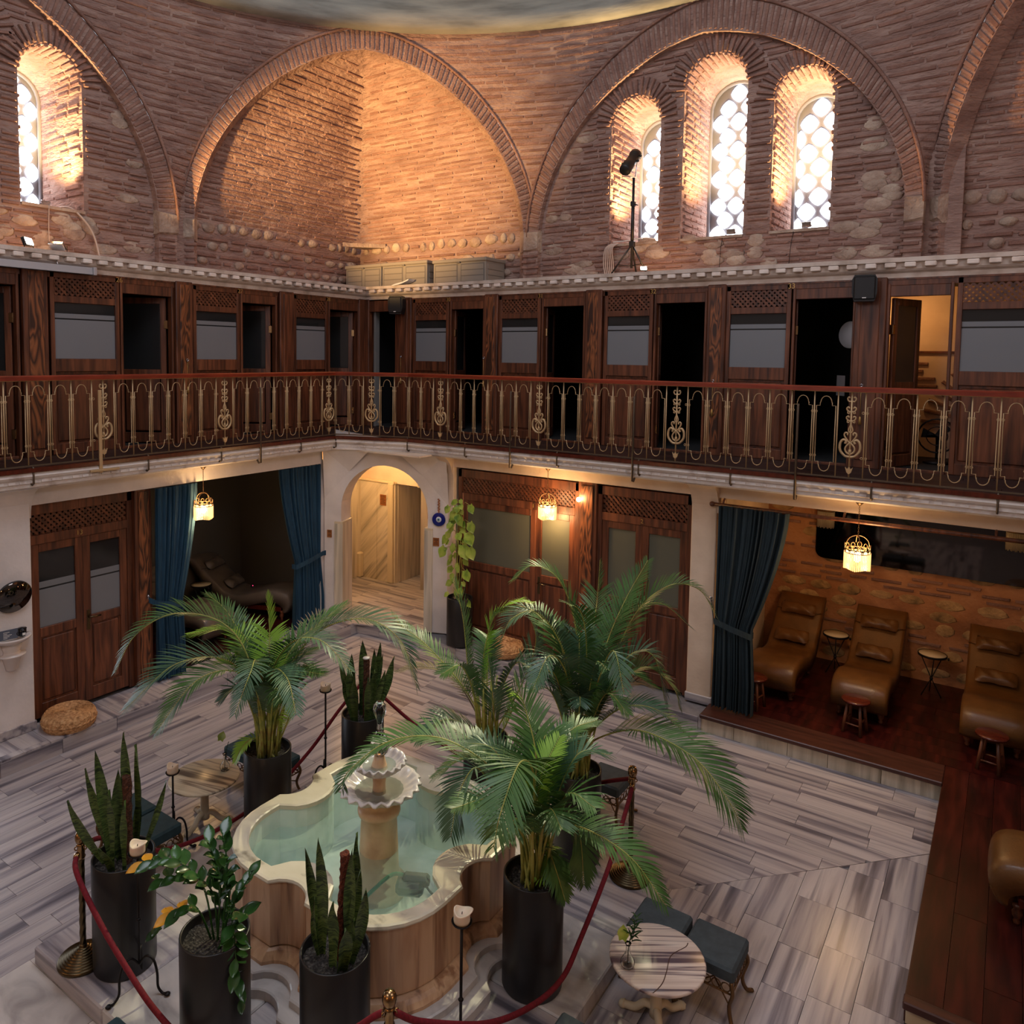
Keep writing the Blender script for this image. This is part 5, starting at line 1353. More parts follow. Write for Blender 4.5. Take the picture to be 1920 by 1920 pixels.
# =================================================================== PLANTERS AND PLANTS
def planter(x, y, z, lab, h=.74, r_=.195, sd=0):
    t = thing('planter', lab, 'planter', (x, y, z))
    mb = MB(); mb.lathe([(0, 0), (r_*.97, 0), (r_, .01), (r_, h-.004), (r_-.003, h), (r_-.012, h), (r_-.014, h-.01), (r_-.014, h-.09), (0, h-.09)], 40); mb.build('pot', 'black_metal', t)
    rr = random.Random(sd); mb = MB(); n = 22; ring = []
    mb.add([(0, 0, h-.05)]+[((r_-.016)*q*cos(2*pi*j/n), (r_-.016)*q*sin(2*pi*j/n), h-.065+rr.uniform(-.012, .015)) for q in (.33, .66, 1) for j in range(n)],
           [(0, 1+j, 1+(j+1) % n) for j in range(n)]+[(1+i*n+j, 1+(i+1)*n+j, 1+(i+1)*n+(j+1) % n, 1+i*n+(j+1) % n) for i in range(2) for j in range(n)], True)
    mb.build('soil', 'soil', t); return t
PLT = {'A': (4.42, -7.0), 'Z': (5.48, -7.07), 'C': (6.13, -6.76), 'D': (6.70, -5.56), 'E': (6.34, -4.27), 'F': (4.09, -5.53), 'G': (4.29, -4.59), 'H': (5.45, -4.27)}
planter(*PLT['A'], ZSL, 'tall black planter beside the left brass stanchion', sd=1)
planter(*PLT['Z'], ZSL, 'tall black planter holding the glossy round leaved plant, bottom left', sd=2)
planter(*PLT['C'], ZSL, 'tall black planter at the bottom centre holding a snake plant', sd=3)
planter(*PLT['D'], ZSL, 'tall black planter right of the fountain, above the red rope', sd=4)
planter(*PLT['E'], ZSL, 'black planter behind the fountain beside the right stanchion', sd=5)
planter(*PLT['F'], ZSL, 'black planter behind the small left marble table', sd=6)
planter(*PLT['G'], ZSL, 'black planter behind the fountain holding the far snake plant', sd=7)
planter(*PLT['H'], ZSL, 'black planter mostly hidden by palm leaves behind the fountain', sd=8)
planter(2.92, -1.20, ZP, 'black planter on the marble kerb by door 1 holding the pothos', .66, .18, sd=9)
LEAFQ = {}
def frond(parent, pts, L=.30, mat='palm_green', start=.32, n=44, width=.0125, droop=.35, seed=0, vee=.45, flat=None, stem='palm_stem', r0=.010):
    """a feather leaf: curved midrib with narrow blades down both sides"""
    rr = random.Random(seed); P = smooth_path(pts, 8); k = len(P)
    cum = [0]
    for i in range(1, k): cum.append(cum[-1]+(P[i]-P[i-1]).length)
    tot = cum[-1]
    def at(t):
        d = t*tot; i = 0
        while i < k-2 and cum[i+1] < d: i += 1
        q = (d-cum[i])/max(1e-6, cum[i+1]-cum[i]); return P[i].lerp(P[i+1], q), (P[i+1]-P[i]).normalized()
    mb = MB(); mb.tube(P, [r0*(1-.85*i/(k-1)) for i in range(k)], 5); rib = mb
    bl = MB()
    n = int(n*1.55); L *= 1.1
    for i in range(n):
        t = start+(1-start)*(i+.3)/n; c, T = at(min(t, .999)); q = (t-start)/(1-start)
        ln = L*(sin(pi*(.16+.80*q))**.7)*rr.uniform(.88, 1.08)
        U = Vector((0, 0, 1)); side = T.cross(U)
        if side.length < .25: side = T.cross(R_)
        if flat is not None: side = Vector(flat)-T*Vector(flat).dot(T)
        side.normalize(); upn = side.cross(T).normalized()
        for sg in (-1, 1):
            fwd = .55+.75*q+rr.uniform(-.08, .08); d = (side*sg+T*fwd+upn*vee*(1-q*.6)+Vector((rr.uniform(-.06, .06),)*3)).normalized()
            w = width*(.7+.5*sin(pi*q))*rr.uniform(.85, 1.1); segs = 4; vs = []; pos = c.copy(); dd = d.copy()
            wd = (T-d*T.dot(d)).normalized()
            prev = None
            for s_ in range(segs+1):
                f = s_/segs; ww = w*(sin(pi*(.12+.86*f))**.8) if s_ < segs else .0006
                fold = upn*(.0)
                vs += [pos-wd*ww*.5, pos+wd*ww*.5]
                dd = (dd+Vector((0, 0, -droop*(.25+.9*f)))*(1/segs)*1.6).normalized(); pos = pos+dd*(ln/segs)
            bl.add(vs, [(2*j, 2*j+1, 2*j+3, 2*j+2) for j in range(segs)], True)
    o = bl.build('frond', mat, parent, fix=False); rb = rib.build('midrib', stem, o, fix=False)
    return o
t = thing('areca_palm', 'bushy areca palm on the left with lime green middle leaves', 'palm', (4.090, -5.530, .80))
frond(t, [(-0.057, -0.055, 0.000), (-0.146, -0.053, 0.740), (-0.346, -0.165, 1.094), (-0.592, -0.450, 1.212), (-0.762, -0.703, 1.069), (-0.842, -0.844, 0.776)], 0.30, 'palm_green', n=40, seed=0)
frond(t, [(0.026, -0.092, 0.000), (-0.094, -0.042, 0.428), (-0.131, -0.277, 0.862), (-0.266, -0.672, 0.936), (-0.433, -0.997, 0.648)], 0.30, 'palm_blue', n=42, seed=1)
frond(t, [(-0.006, -0.094, 0.000), (-0.055, -0.019, 0.384), (0.026, -0.295, 0.810), (0.004, -0.671, 0.878), (-0.063, -0.989, 0.568)], 0.26, 'palm_green', n=38, seed=2)
frond(t, [(0.056, 0.010, 0.000), (-0.006, 0.026, 0.519), (-0.061, 0.074, 0.811), (-0.114, 0.120, 1.086), (-0.144, 0.118, 1.326)], 0.20, 'palm_lime', n=34, seed=3)
frond(t, [(0.067, -0.025, 0.000), (0.039, 0.062, 0.564), (0.047, 0.213, 0.840), (0.131, 0.408, 1.011), (0.278, 0.648, 1.189)], 0.22, 'palm_green', n=36, seed=4)
frond(t, [(0.024, -0.017, 0.000), (0.065, 0.080, 0.564), (0.208, 0.337, 0.978), (0.603, 0.506, 1.154), (0.932, 0.603, 1.016), (1.067, 0.665, 0.623)], 0.28, 'palm_blue', n=46, seed=5)
frond(t, [(-0.039, 0.008, 0.000), (0.071, -0.038, 0.563), (0.328, -0.199, 0.884), (0.644, -0.341, 0.929), (0.854, -0.451, 0.765)], 0.22, 'palm_blue', n=36, seed=6)
frond(t, [(-0.063, -0.018, 0.000), (0.035, -0.063, 0.562), (0.284, -0.344, 0.985), (0.492, -0.562, 1.026), (0.573, -0.768, 0.806)], 0.20, 'palm_blue', n=36, seed=7)
frond(t, [(0.037, 0.003, 0.000), (0.095, 0.069, 0.163), (0.232, 0.064, 0.433), (0.269, 0.101, 0.566), (0.319, 0.143, 0.646)], 0.11, 'palm_lime', n=20, seed=8)
frond(t, [(-0.017, 0.092, 0.000), (-0.102, -0.034, 0.606), (-0.474, 0.096, 0.897), (-0.684, 0.088, 1.095), (-0.826, -0.001, 1.226)], 0.22, 'palm_green', n=34, seed=9)
frond(t, [(0.003, -0.033, 0.000), (-0.027, 0.016, 0.563), (0.253, 0.003, 0.998), (0.608, 0.017, 1.119), (0.895, 0.079, 0.912)], 0.22, 'palm_blue', n=36, seed=10)
frond(t, [(0.009, -0.030, 0.000), (-0.064, -0.010, 0.562), (-0.311, 0.080, 0.796), (-0.515, 0.072, 0.943), (-0.858, -0.173, 0.891)], 0.24, 'palm_lime', n=34, seed=11)
frond(t, [(-0.022, -0.020, 0.000), (0.019, 0.044, 0.519), (-0.078, 0.233, 0.662), (-0.044, 0.384, 0.717), (0.034, 0.563, 0.751)], 0.18, 'palm_green', n=30, seed=12)
frond(t, [(0.090, 0.001, 0.000), (-0.079, -0.056, 0.138), (-0.088, -0.186, 0.120), (-0.095, -0.261, 0.014)], 0.10, 'palm_lime', n=18, seed=13)
frond(t, [(0.009, 0.036, 0.000), (0.019, 0.178, 0.658), (-0.162, 0.683, 0.893), (-0.107, 0.969, 0.927), (0.034, 1.184, 0.846)], 0.20, 'palm_dry', n=26, seed=14, stem='palm_dry')
for i in range(12):
    a = i*2.4; q = .03+.006*i; mb = MB(); mb.tube([(q*cos(a), q*sin(a), -.02), (q*1.3*cos(a), q*1.3*sin(a), .25), (q*2.0*cos(a), q*2.0*sin(a), .5+.03*(i % 4))], [.013, .011, .006], 6); mb.build('stem', 'palm_stem', t)
t = thing('areca_palm', 'areca palm in the planter right of the fountain, one leaf arching over its bowls', 'palm', (6.700, -5.560, .80))
frond(t, [(-0.057, -0.055, 0.000), (-0.069, -0.033, 0.324), (-0.280, -0.033, 0.643), (-0.635, -0.145, 0.815), (-0.925, -0.351, 0.792), (-1.100, -0.548, 0.621), (-1.102, -0.619, 0.525)], 0.24, 'palm_green', n=46, seed=0)
frond(t, [(0.026, -0.092, 0.000), (-0.097, -0.053, 0.323), (-0.252, -0.137, 0.628), (-0.286, -0.270, 0.783), (-0.331, -0.375, 0.643), (-0.330, -0.455, 0.409)], 0.24, 'palm_blue', n=40, seed=1)
frond(t, [(-0.006, -0.094, 0.000), (0.012, -0.036, 0.356), (0.066, -0.144, 0.808), (0.147, -0.436, 1.031), (0.202, -0.714, 0.901), (0.203, -0.789, 0.730)], 0.28, 'palm_green', n=44, seed=2)
frond(t, [(0.056, 0.010, 0.000), (0.019, 0.023, 0.257), (0.199, 0.040, 0.422), (0.400, 0.003, 0.484), (0.664, -0.001, 0.422), (0.879, 0.010, 0.214)], 0.22, 'palm_green', n=34, seed=3)
frond(t, [(0.067, -0.025, 0.000), (-0.016, 0.009, 0.393), (-0.071, 0.123, 0.751), (-0.193, 0.181, 1.017), (-0.262, 0.150, 1.229)], 0.22, 'palm_green', n=36, seed=4)
frond(t, [(0.024, -0.017, 0.000), (0.020, 0.021, 0.223), (0.122, 0.109, 0.429), (0.269, 0.087, 0.390), (0.355, 0.003, 0.125)], 0.17, 'palm_green', n=34, seed=5)
frond(t, [(-0.039, 0.008, 0.000), (-0.013, 0.006, 0.325), (-0.045, 0.256, 0.664), (0.016, 0.435, 0.831), (0.119, 0.632, 0.858)], 0.20, 'palm_green', n=34, seed=6)
frond(t, [(-0.063, -0.018, 0.000), (-0.051, -0.027, 0.256), (-0.241, 0.106, 0.519), (-0.538, 0.155, 0.663), (-0.784, 0.113, 0.760)], 0.22, 'palm_blue', n=38, seed=7)
frond(t, [(0.037, 0.003, 0.000), (-0.041, -0.013, 0.324), (-0.243, 0.215, 0.356), (-0.547, 0.376, 0.449), (-0.793, 0.324, 0.432), (-0.977, 0.182, 0.273)], 0.20, 'palm_green', n=34, seed=8)
frond(t, [(-0.017, 0.092, 0.000), (0.050, 0.039, 0.189), (0.081, 0.122, 0.192), (0.080, -0.009, 0.086), (-0.014, -0.080, 0.034)], 0.08, 'palm_lime', n=16, seed=9)
frond(t, [(0.003, -0.033, 0.000), (-0.016, 0.009, 0.393), (0.050, -0.045, 0.654), (0.071, -0.020, 0.788), (0.097, 0.134, 0.941)], 0.18, 'palm_lime', n=30, seed=10)
frond(t, [(0.009, -0.030, 0.000), (0.020, 0.021, 0.223), (0.078, 0.059, 0.190), (0.172, -0.003, 0.121), (0.244, -0.025, -0.010)], 0.14, 'palm_green', n=26, seed=11)
for i in range(12):
    a = i*2.4; q = .03+.006*i; mb = MB(); mb.tube([(q*cos(a), q*sin(a), -.02), (q*1.3*cos(a), q*1.3*sin(a), .25), (q*2.0*cos(a), q*2.0*sin(a), .5+.03*(i % 4))], [.013, .011, .006], 6); mb.build('stem', 'palm_stem', t)
t = thing('areca_palm', 'tallest areca palm behind the fountain with one great leaf sweeping right', 'palm', (6.340, -4.270, .80))
frond(t, [(-0.057, -0.055, 0.000), (-0.014, 0.097, 0.105), (0.127, 0.091, 0.309), (0.517, 0.015, 0.523), (0.957, -0.048, 0.480), (1.233, -0.114, 0.288), (1.339, -0.116, 0.115)], 0.34, 'palm_green', n=54, seed=0)
frond(t, [(0.026, -0.092, 0.000), (0.013, 0.130, 0.280), (0.172, 0.274, 0.674), (0.377, 0.433, 0.851), (0.571, 0.555, 0.680), (0.626, 0.579, 0.507)], 0.22, 'palm_green', n=38, seed=1)
frond(t, [(-0.006, -0.094, 0.000), (0.011, 0.133, 0.323), (0.003, 0.416, 0.856), (0.088, 0.632, 1.275), (0.200, 0.861, 1.616)], 0.26, 'palm_green', n=42, seed=2)
frond(t, [(0.056, 0.010, 0.000), (-0.029, 0.112, 0.410), (-0.147, 0.209, 1.113), (-0.275, 0.152, 1.508), (-0.462, 0.031, 1.638), (-0.608, -0.082, 1.503)], 0.20, 'palm_green', n=40, seed=3)
frond(t, [(0.067, -0.025, 0.000), (0.028, 0.145, 0.324), (0.174, 0.558, 1.128), (0.416, 0.754, 1.446), (0.637, 0.908, 1.427), (0.778, 0.987, 1.183)], 0.24, 'palm_green', n=44, seed=4)
frond(t, [(0.024, -0.017, 0.000), (-0.041, 0.093, 0.279), (-0.116, -0.026, 0.968), (-0.259, -0.218, 1.341), (-0.378, -0.424, 1.330), (-0.437, -0.480, 1.164)], 0.24, 'palm_blue', n=40, seed=5)
frond(t, [(-0.039, 0.008, 0.000), (-0.009, 0.122, 0.367), (-0.120, 0.460, 0.953), (-0.187, 0.683, 1.255), (-0.184, 0.712, 1.584)], 0.22, 'palm_green', n=36, seed=6)
frond(t, [(-0.063, -0.018, 0.000), (0.030, 0.143, 0.280), (0.232, 0.335, 0.892), (0.426, 0.474, 0.939), (0.537, 0.516, 0.506)], 0.22, 'palm_blue', n=40, seed=7)
frond(t, [(0.037, 0.003, 0.000), (-0.061, 0.082, 0.322), (-0.018, -0.205, 0.922), (-0.030, -0.443, 1.122), (-0.018, -0.692, 0.966)], 0.24, 'palm_blue', n=38, seed=8)
frond(t, [(-0.017, 0.092, 0.000), (-0.007, 0.120, 0.323), (0.190, -0.066, 0.842), (0.361, -0.164, 1.168), (0.522, -0.315, 0.936)], 0.22, 'palm_blue', n=38, seed=9)
frond(t, [(0.003, -0.033, 0.000), (-0.047, 0.099, 0.409), (-0.382, 0.276, 0.949), (-0.683, 0.327, 1.154), (-0.911, 0.162, 1.103)], 0.20, 'palm_green', n=34, seed=10)
frond(t, [(0.009, -0.030, 0.000), (-0.027, 0.110, 0.366), (0.024, 0.073, 0.971), (0.017, -0.024, 1.345), (-0.044, -0.180, 1.460)], 0.24, 'palm_green', n=38, seed=11)
frond(t, [(-0.022, -0.020, 0.000), (-0.003, 0.116, 0.236), (0.296, 0.110, 0.592), (0.573, 0.186, 0.641), (0.823, 0.341, 0.397)], 0.20, 'palm_blue', n=36, seed=12)
frond(t, [(0.090, 0.001, 0.000), (0.013, 0.130, 0.280), (-0.096, 0.723, 0.975), (0.165, 1.166, 1.152), (0.422, 1.446, 0.880)], 0.22, 'palm_green', n=34, seed=13)
frond(t, [(0.009, 0.036, 0.000), (-0.005, 0.118, 0.280), (0.021, 0.399, 0.497), (0.159, 0.626, 0.593), (0.348, 0.755, 0.550)], 0.18, 'palm_dry', n=26, seed=14, stem='palm_dry')
for i in range(12):
    a = i*2.4; q = .03+.006*i; mb = MB(); mb.tube([(q*cos(a), q*sin(a), -.02), (q*1.3*cos(a), q*1.3*sin(a), .25), (q*2.0*cos(a), q*2.0*sin(a), .5+.03*(i % 4))], [.013, .011, .006], 6); mb.build('stem', 'palm_stem', t)
t = thing('areca_palm', 'sparse areca palm behind the fountain with thin bare stems', 'palm', (5.450, -4.270, .80))
frond(t, [(-0.057, -0.055, 0.000), (-0.036, 0.043, 0.079), (-0.265, 0.032, 0.408), (-0.617, -0.065, 0.746), (-0.867, -0.107, 0.876), (-0.953, -0.157, 0.997)], 0.20, 'palm_green', n=30, seed=0)
frond(t, [(0.026, -0.092, 0.000), (-0.055, 0.029, 0.079), (-0.231, 0.064, 0.503), (-0.303, 0.056, 1.025), (-0.391, 0.024, 1.380)], 0.24, 'palm_green', n=30, seed=1)
frond(t, [(-0.006, -0.094, 0.000), (-0.031, 0.051, 0.126), (-0.138, 0.137, 0.600), (-0.081, 0.212, 1.028), (0.119, 0.245, 1.205), (0.254, 0.339, 1.207)], 0.18, 'palm_lime', n=34, seed=2)
frond(t, [(0.056, 0.010, 0.000), (0.043, 0.095, 0.034), (0.119, -0.070, 0.359), (0.150, -0.148, 0.628), (0.115, -0.157, 0.829)], 0.22, 'palm_blue', n=34, seed=3)
frond(t, [(0.067, -0.025, 0.000), (0.040, 0.097, 0.080), (0.211, 0.252, 0.505), (0.289, 0.337, 0.880), (0.198, 0.296, 1.160)], 0.24, 'palm_blue', n=36, seed=4)
frond(t, [(0.024, -0.017, 0.000), (-0.058, 0.032, 0.126), (-0.405, 0.060, 0.460), (-0.708, -0.026, 0.512), (-0.906, -0.169, 0.460)], 0.16, 'palm_dry', n=26, seed=5, stem='palm_dry')
frond(t, [(-0.039, 0.008, 0.000), (0.062, 0.108, 0.034), (0.146, 0.187, 0.269), (0.101, 0.166, 0.409), (0.199, 0.232, 0.364)], 0.14, 'palm_lime', n=26, seed=6)
frond(t, [(-0.063, -0.018, 0.000), (-0.015, 0.054, 0.033), (-0.098, -0.115, 0.172), (-0.230, -0.323, 0.262), (-0.346, -0.538, 0.128)], 0.22, 'palm_blue', n=36, seed=7)
for i in range(12):
    a = i*2.4; q = .03+.006*i; mb = MB(); mb.tube([(q*cos(a), q*sin(a), -.02), (q*1.3*cos(a), q*1.3*sin(a), .25), (q*2.0*cos(a), q*2.0*sin(a), .5+.03*(i % 4))], [.013, .011, .006], 6); mb.build('stem', 'palm_stem', t)
def sword(parent, base, tip, w, seed, mat='snake_leaf', twist=0.0):
    rr = random.Random(seed); base, tip = Vector(base), Vector(tip); mid = (base+tip)/2+Vector((rr.uniform(-.02, .02), rr.uniform(-.02, .02), 0)); P = smooth_path([base, mid, tip], 5); k = len(P)
    view = (CAM-mid); view.z = 0; view.normalize(); side = Vector((-view.y, view.x, 0)); side = (Matrix.Rotation(twist+rr.uniform(-.7, .7), 3, 'Z') @ side); nrm = side.cross(Vector((0, 0, 1)))
    mb = MB(); vs = []
    for i, p in enumerate(P):
        f = i/(k-1); ww = 1.35*w*(.55+.75*f if f < .55 else .9625*(1-((f-.55)/.45)**2.0)+.004); wv = sin(f*9+seed)*.004
        vs += [p-side*ww/2+nrm*(.012+wv), p-nrm*.006, p+side*ww/2+nrm*(.012-wv)]
    mb.add(vs, [(3*i, 3*i+1, 3*i+4, 3*i+3) for i in range(k-1)]+[(3*i+1, 3*i+2, 3*i+5, 3*i+4) for i in range(k-1)], True)
    return mb.build('leaf', mat, parent, fix=False)
def pole(parent, x, y, z, h, mat, r_=.028, lean=(0, 0), cap=False):
    rr = random.Random(3); mb = MB(); n = 14; m = 26; vs = []
    for i in range(m+1):
        f = i/m
        for j in range(n):
            a = 2*pi*j/n; q = r_*(1+rr.uniform(-.22, .22)); vs.append((x+lean[0]*f+q*cos(a), y+lean[1]*f+q*sin(a), z+h*f+rr.uniform(-.005, .005)))
    mb.add(vs, [(i*n+j, i*n+(j+1) % n, (i+1)*n+(j+1) % n, (i+1)*n+j) for i in range(m) for j in range(n)]+[tuple(m*n+j for j in range(n))]); mb.build('coir_pole', mat, parent)
    if cap:
        mb = MB(); mb.lathe([(.03, 0), (.034, .006), (.03, .014), (0, .016)], 12, (x+lean[0], y+lean[1], z+h)); mb.build('pole_cap', 'porcelain', parent)
# EXTRA young leaves filling the crowns
for nm, seed, cnt, spec in (('right of the fountain', 3, 9, (.55, .95)), ('tallest areca', 4, 10, (.8, 1.25)), ('bushy areca', 5, 10, (.55, .95)), ('sparse areca', 6, 3, (.6, .9))):
    t = [o for o in bpy.data.objects if o.get('category') == 'palm' and nm in o['label']][0]; rr = random.Random(seed)
    for i in range(cnt):
        a = 2*pi*i/cnt+rr.uniform(-.3, .3); h = rr.uniform(*spec); d = rr.uniform(.18, .50); c, s_ = cos(a), sin(a)
        frond(t, [(.03*c, .03*s_, 0), (.10*c, .10*s_, h*.45), ((.12+d*.45)*c, (.12+d*.45)*s_, h*.9), ((.16+d)*c, (.16+d)*s_, h*rr.uniform(.75, 1.0))], rr.uniform(.17, .24), rr.choice(('palm_green', 'palm_green', 'palm_blue', 'palm_lime') if 'bushy' in nm else ('palm_green', 'palm_green', 'palm_blue')), n=30, seed=100+i, start=.45)
t = thing('snake_plant', 'snake plant with broad banded leaves and a brown coir pole, far left planter', 'plant', (4.420, -7.000, .80))
pole(t, 0.020, 0.020, -.02, 0.597, 'coir', .028, (-0.022, 0.014))
sword(t, (-0.027, 0.029, -.02), (-0.033, 0.036, 0.868), 0.057, 0)
sword(t, (-0.081, -0.035, -.02), (-0.183, -0.078, 0.750), 0.057, 1)
sword(t, (-0.007, 0.085, -.02), (-0.009, 0.106, 0.763), 0.046, 2)
sword(t, (-0.086, -0.019, -.02), (-0.325, -0.070, 0.572), 0.052, 3)
sword(t, (-0.058, -0.066, -.02), (-0.215, -0.246, 0.473), 0.057, 4)
sword(t, (0.041, 0.078, -.02), (0.124, 0.239, 0.501), 0.034, 5)
sword(t, (0.025, -0.084, -.02), (0.058, -0.197, 0.231), 0.046, 6)
sword(t, (-0.040, 0.004, -.02), (-0.050, 0.005, 0.629), 0.057, 7)
sword(t, (0.001, -0.071, -.02), (0.002, -0.088, 0.545), 0.046, 8)
sword(t, (0.072, -0.026, -.02), (0.089, -0.032, 0.478), 0.046, 9)
sword(t, (-0.012, 0.087, -.02), (-0.019, 0.133, 0.434), 0.040, 10)
sword(t, (-0.088, -0.005, -.02), (-0.208, -0.012, 0.288), 0.046, 11)
t = thing('snake_plant', 'snake plant with a red brown coir pole at the bottom centre', 'plant', (6.130, -6.760, .80))
pole(t, 0.020, 0.020, -.02, 0.614, 'coir_red', .028, (0.002, 0.037))
sword(t, (-0.085, -0.020, -.02), (-0.106, -0.026, 0.680), 0.052, 0)
sword(t, (-0.086, -0.016, -.02), (-0.200, -0.038, 0.588), 0.046, 1)
sword(t, (0.002, 0.088, -.02), (0.003, 0.171, 0.651), 0.052, 2)
sword(t, (0.069, 0.037, -.02), (0.086, 0.046, 0.656), 0.052, 3)
sword(t, (-0.079, -0.039, -.02), (-0.107, -0.053, 0.354), 0.023, 4)
sword(t, (0.077, -0.043, -.02), (0.178, -0.100, 0.328), 0.063, 5)
sword(t, (0.086, 0.020, -.02), (0.192, 0.044, 0.472), 0.052, 6)
sword(t, (0.060, 0.064, -.02), (0.095, 0.101, 0.506), 0.057, 7)
sword(t, (0.039, -0.050, -.02), (0.049, -0.063, 0.397), 0.057, 8)
sword(t, (0.086, -0.017, -.02), (0.182, -0.035, 0.348), 0.057, 9)
t = thing('snake_plant', 'snake plant behind the fountain with a leaning capped coir pole', 'plant', (4.290, -4.590, .80))
pole(t, 0.020, 0.020, -.02, 0.579, 'coir', .028, (-0.018, 0.024), cap=True)
sword(t, (-0.062, 0.063, -.02), (-0.103, 0.104, 0.694), 0.081, 0)
sword(t, (0.015, 0.087, -.02), (0.034, 0.198, 0.671), 0.069, 1)
sword(t, (0.065, 0.059, -.02), (0.214, 0.195, 0.587), 0.069, 2)
sword(t, (-0.087, -0.009, -.02), (-0.275, -0.030, 0.541), 0.046, 3)
sword(t, (-0.085, -0.024, -.02), (-0.110, -0.030, 0.606), 0.069, 4)
sword(t, (-0.039, -0.079, -.02), (-0.065, -0.131, 0.499), 0.081, 5)
sword(t, (-0.005, 0.088, -.02), (-0.009, 0.164, 0.620), 0.057, 6)
sword(t, (0.064, 0.060, -.02), (0.148, 0.138, 0.453), 0.057, 7)
sword(t, (0.088, 0.008, -.02), (0.137, 0.012, 0.502), 0.057, 8)
sword(t, (-0.008, -0.078, -.02), (-0.010, -0.098, 0.427), 0.069, 9)
sword(t, (0.024, 0.085, -.02), (0.059, 0.207, 0.571), 0.034, 10)
sword(t, (0.074, -0.047, -.02), (0.156, -0.100, 0.471), 0.057, 11)
sword(t, (-0.077, -0.042, -.02), (-0.170, -0.093, 0.359), 0.057, 12)
# =================================================================== OTHER PLANTS
def leaf_mesh(name, mat, L=.085, W=.04, fold=.006, heart=False):
    mb = MB(); n = 6; vs = []
    for i in range(n+1):
        f = i/n; w = W*(sin(pi*min(1, f*1.02+.02))**.75)*(1.25-.5*f if heart else 1)/2
        if heart and i == 0: w = W*.30
        z = -.25*L*f*f
        vs += [(-w, L*f-(.12*L if heart and i == 0 else 0), z+fold), (0, L*f, z), (w, L*f-(.12*L if heart and i == 0 else 0), z+fold)]
    mb.add(vs, [(3*i, 3*i+1, 3*i+4, 3*i+3) for i in range(n)]+[(3*i+1, 3*i+2, 3*i+5, 3*i+4) for i in range(n)], True); return mb.mesh(name, mat)
ZL_ = [leaf_mesh('leaf', 'zz_leaf', .085, .048), leaf_mesh('leaf', 'zz_leaf', .07, .040)]; YL = leaf_mesh('leaf', 'yellow_leaf', .085, .045)
POL = [leaf_mesh('leaf', 'pothos_leaf', .15, .13, .01, True), leaf_mesh('leaf', 'pothos_leaf', .11, .09, .008, True)]
def leafy_stem(parent, pts, n, meshes, r, scale=1.0, start=.35, yellow=(), spread=.9, up_=.25, rad=.007):
    P = smooth_path(pts, 6); mb = MB(); mb.tube(P, [rad*(1-.6*i/(len(P)-1)) for i in range(len(P))], 6); st = mb.build('stem', 'zz_leaf', parent)
    for i in range(n):
        t = start+(1-start)*i/(n-1); q = t*(len(P)-1); k_ = min(int(q), len(P)-2); c = P[k_].lerp(P[k_+1], q-k_); T = (P[k_+1]-P[k_]).normalized()
        side = T.cross(Vector((0, 0, 1))); side = side.normalized() if side.length > .1 else Vector((1, 0, 0))
        sg = 1 if i % 2 else -1
        d = (side*sg*spread+T*.7+Vector((0, 0, up_))+Vector([r.uniform(-.2, .2) for _ in range(3)])).normalized()
        nrm = (CAM-(parent.location+c)).normalized()*.5+Vector((0, 0, .6)); nrm = (nrm-d*nrm.dot(d)).normalized(); x = d.cross(nrm)
        m = Matrix((x, d, nrm)).transposed().to_4x4(); m.translation = c
        me = YL if i in yellow else r.choice(meshes)
        o = link('leaf', me, parent); o.matrix_basis = m @ Matrix.Scale(scale*r.uniform(.85, 1.15), 4)
        if i in yellow: o['label'] = 'yellowed leaf'
r = random.Random(12)
zx, zy = PLT['Z']; t = thing('zz_plant', 'glossy dark green plant with paired oval leaves and a few yellow ones, bottom left', 'plant', (zx, zy, .80))
W_ = lambda x, y, z: (x-zx, y-zy, z-.80)
for pts, n, ye in (([(0, 0, -.02), W_(5.44, -7.12, 1.15), W_(5.30, -7.20, 1.28), W_(5.13, -7.28, 1.24)], 15, (13, 14)),
                   ([(.02, .01, -.02), W_(5.47, -7.08, 1.1), W_(5.36, -7.15, 1.18), W_(5.2, -7.25, 1.15)], 12, ()),
                   ([(.02, 0, -.02), W_(5.50, -7.05, 1.15), W_(5.45, -7.08, 1.38)], 12, ()),
                   ([(.03, .02, -.02), W_(5.53, -7.02, 1.2), W_(5.51, -7.03, 1.42)], 12, ()),
                   ([(.04, .0, -.02), W_(5.56, -7.02, 1.0), W_(5.66, -6.95, 1.22)], 12, ()),
                   ([(-.02, 0, -.02), W_(5.42, -7.15, 1.02), W_(5.30, -7.24, .98), W_(5.22, -7.28, .86)], 14, (5, 6, 7, 3)),
                   ([(.05, -.02, -.02), W_(5.62, -7.06, .95), W_(5.68, -7.08, .80), W_(5.70, -7.06, .56)], 18, ()),
                   ([(.03, .03, -.02), W_(5.52, -7.0, 1.05), W_(5.48, -7.05, 1.2)], 9, ()),
                   ([(.05, .02, -.02), W_(5.6, -7.0, .95), W_(5.66, -7.0, 1.0)], 8, ())):
    leafy_stem(t, pts, n, ZL_, r, 1.25, .3, ye)
t = thing('climbing_pothos', 'climbing pothos with big yellow green leaves on bamboo canes beside door 1', 'plant', (2.92, -1.22, .80))
for dx in (-.02, .07):
    mb = MB(); mb.tube([(dx, 0, 0), (dx-.02, .0, 1.42+dx)], .006, 6); mb.build('cane', 'bamboo', t)
pole(t, .0, .03, 0, .95, 'coir', .03)
for i in range(7):
    a = i*.9; z0 = .75+.1*i; mb = MB()
    mb.tube(smooth_path([(0, 0, 0), (.04*cos(a), .04*sin(a), .4), (.05*cos(a+1), -.03, z0)], 5), .006, 5); mb.build('stem', 'palm_stem', t)
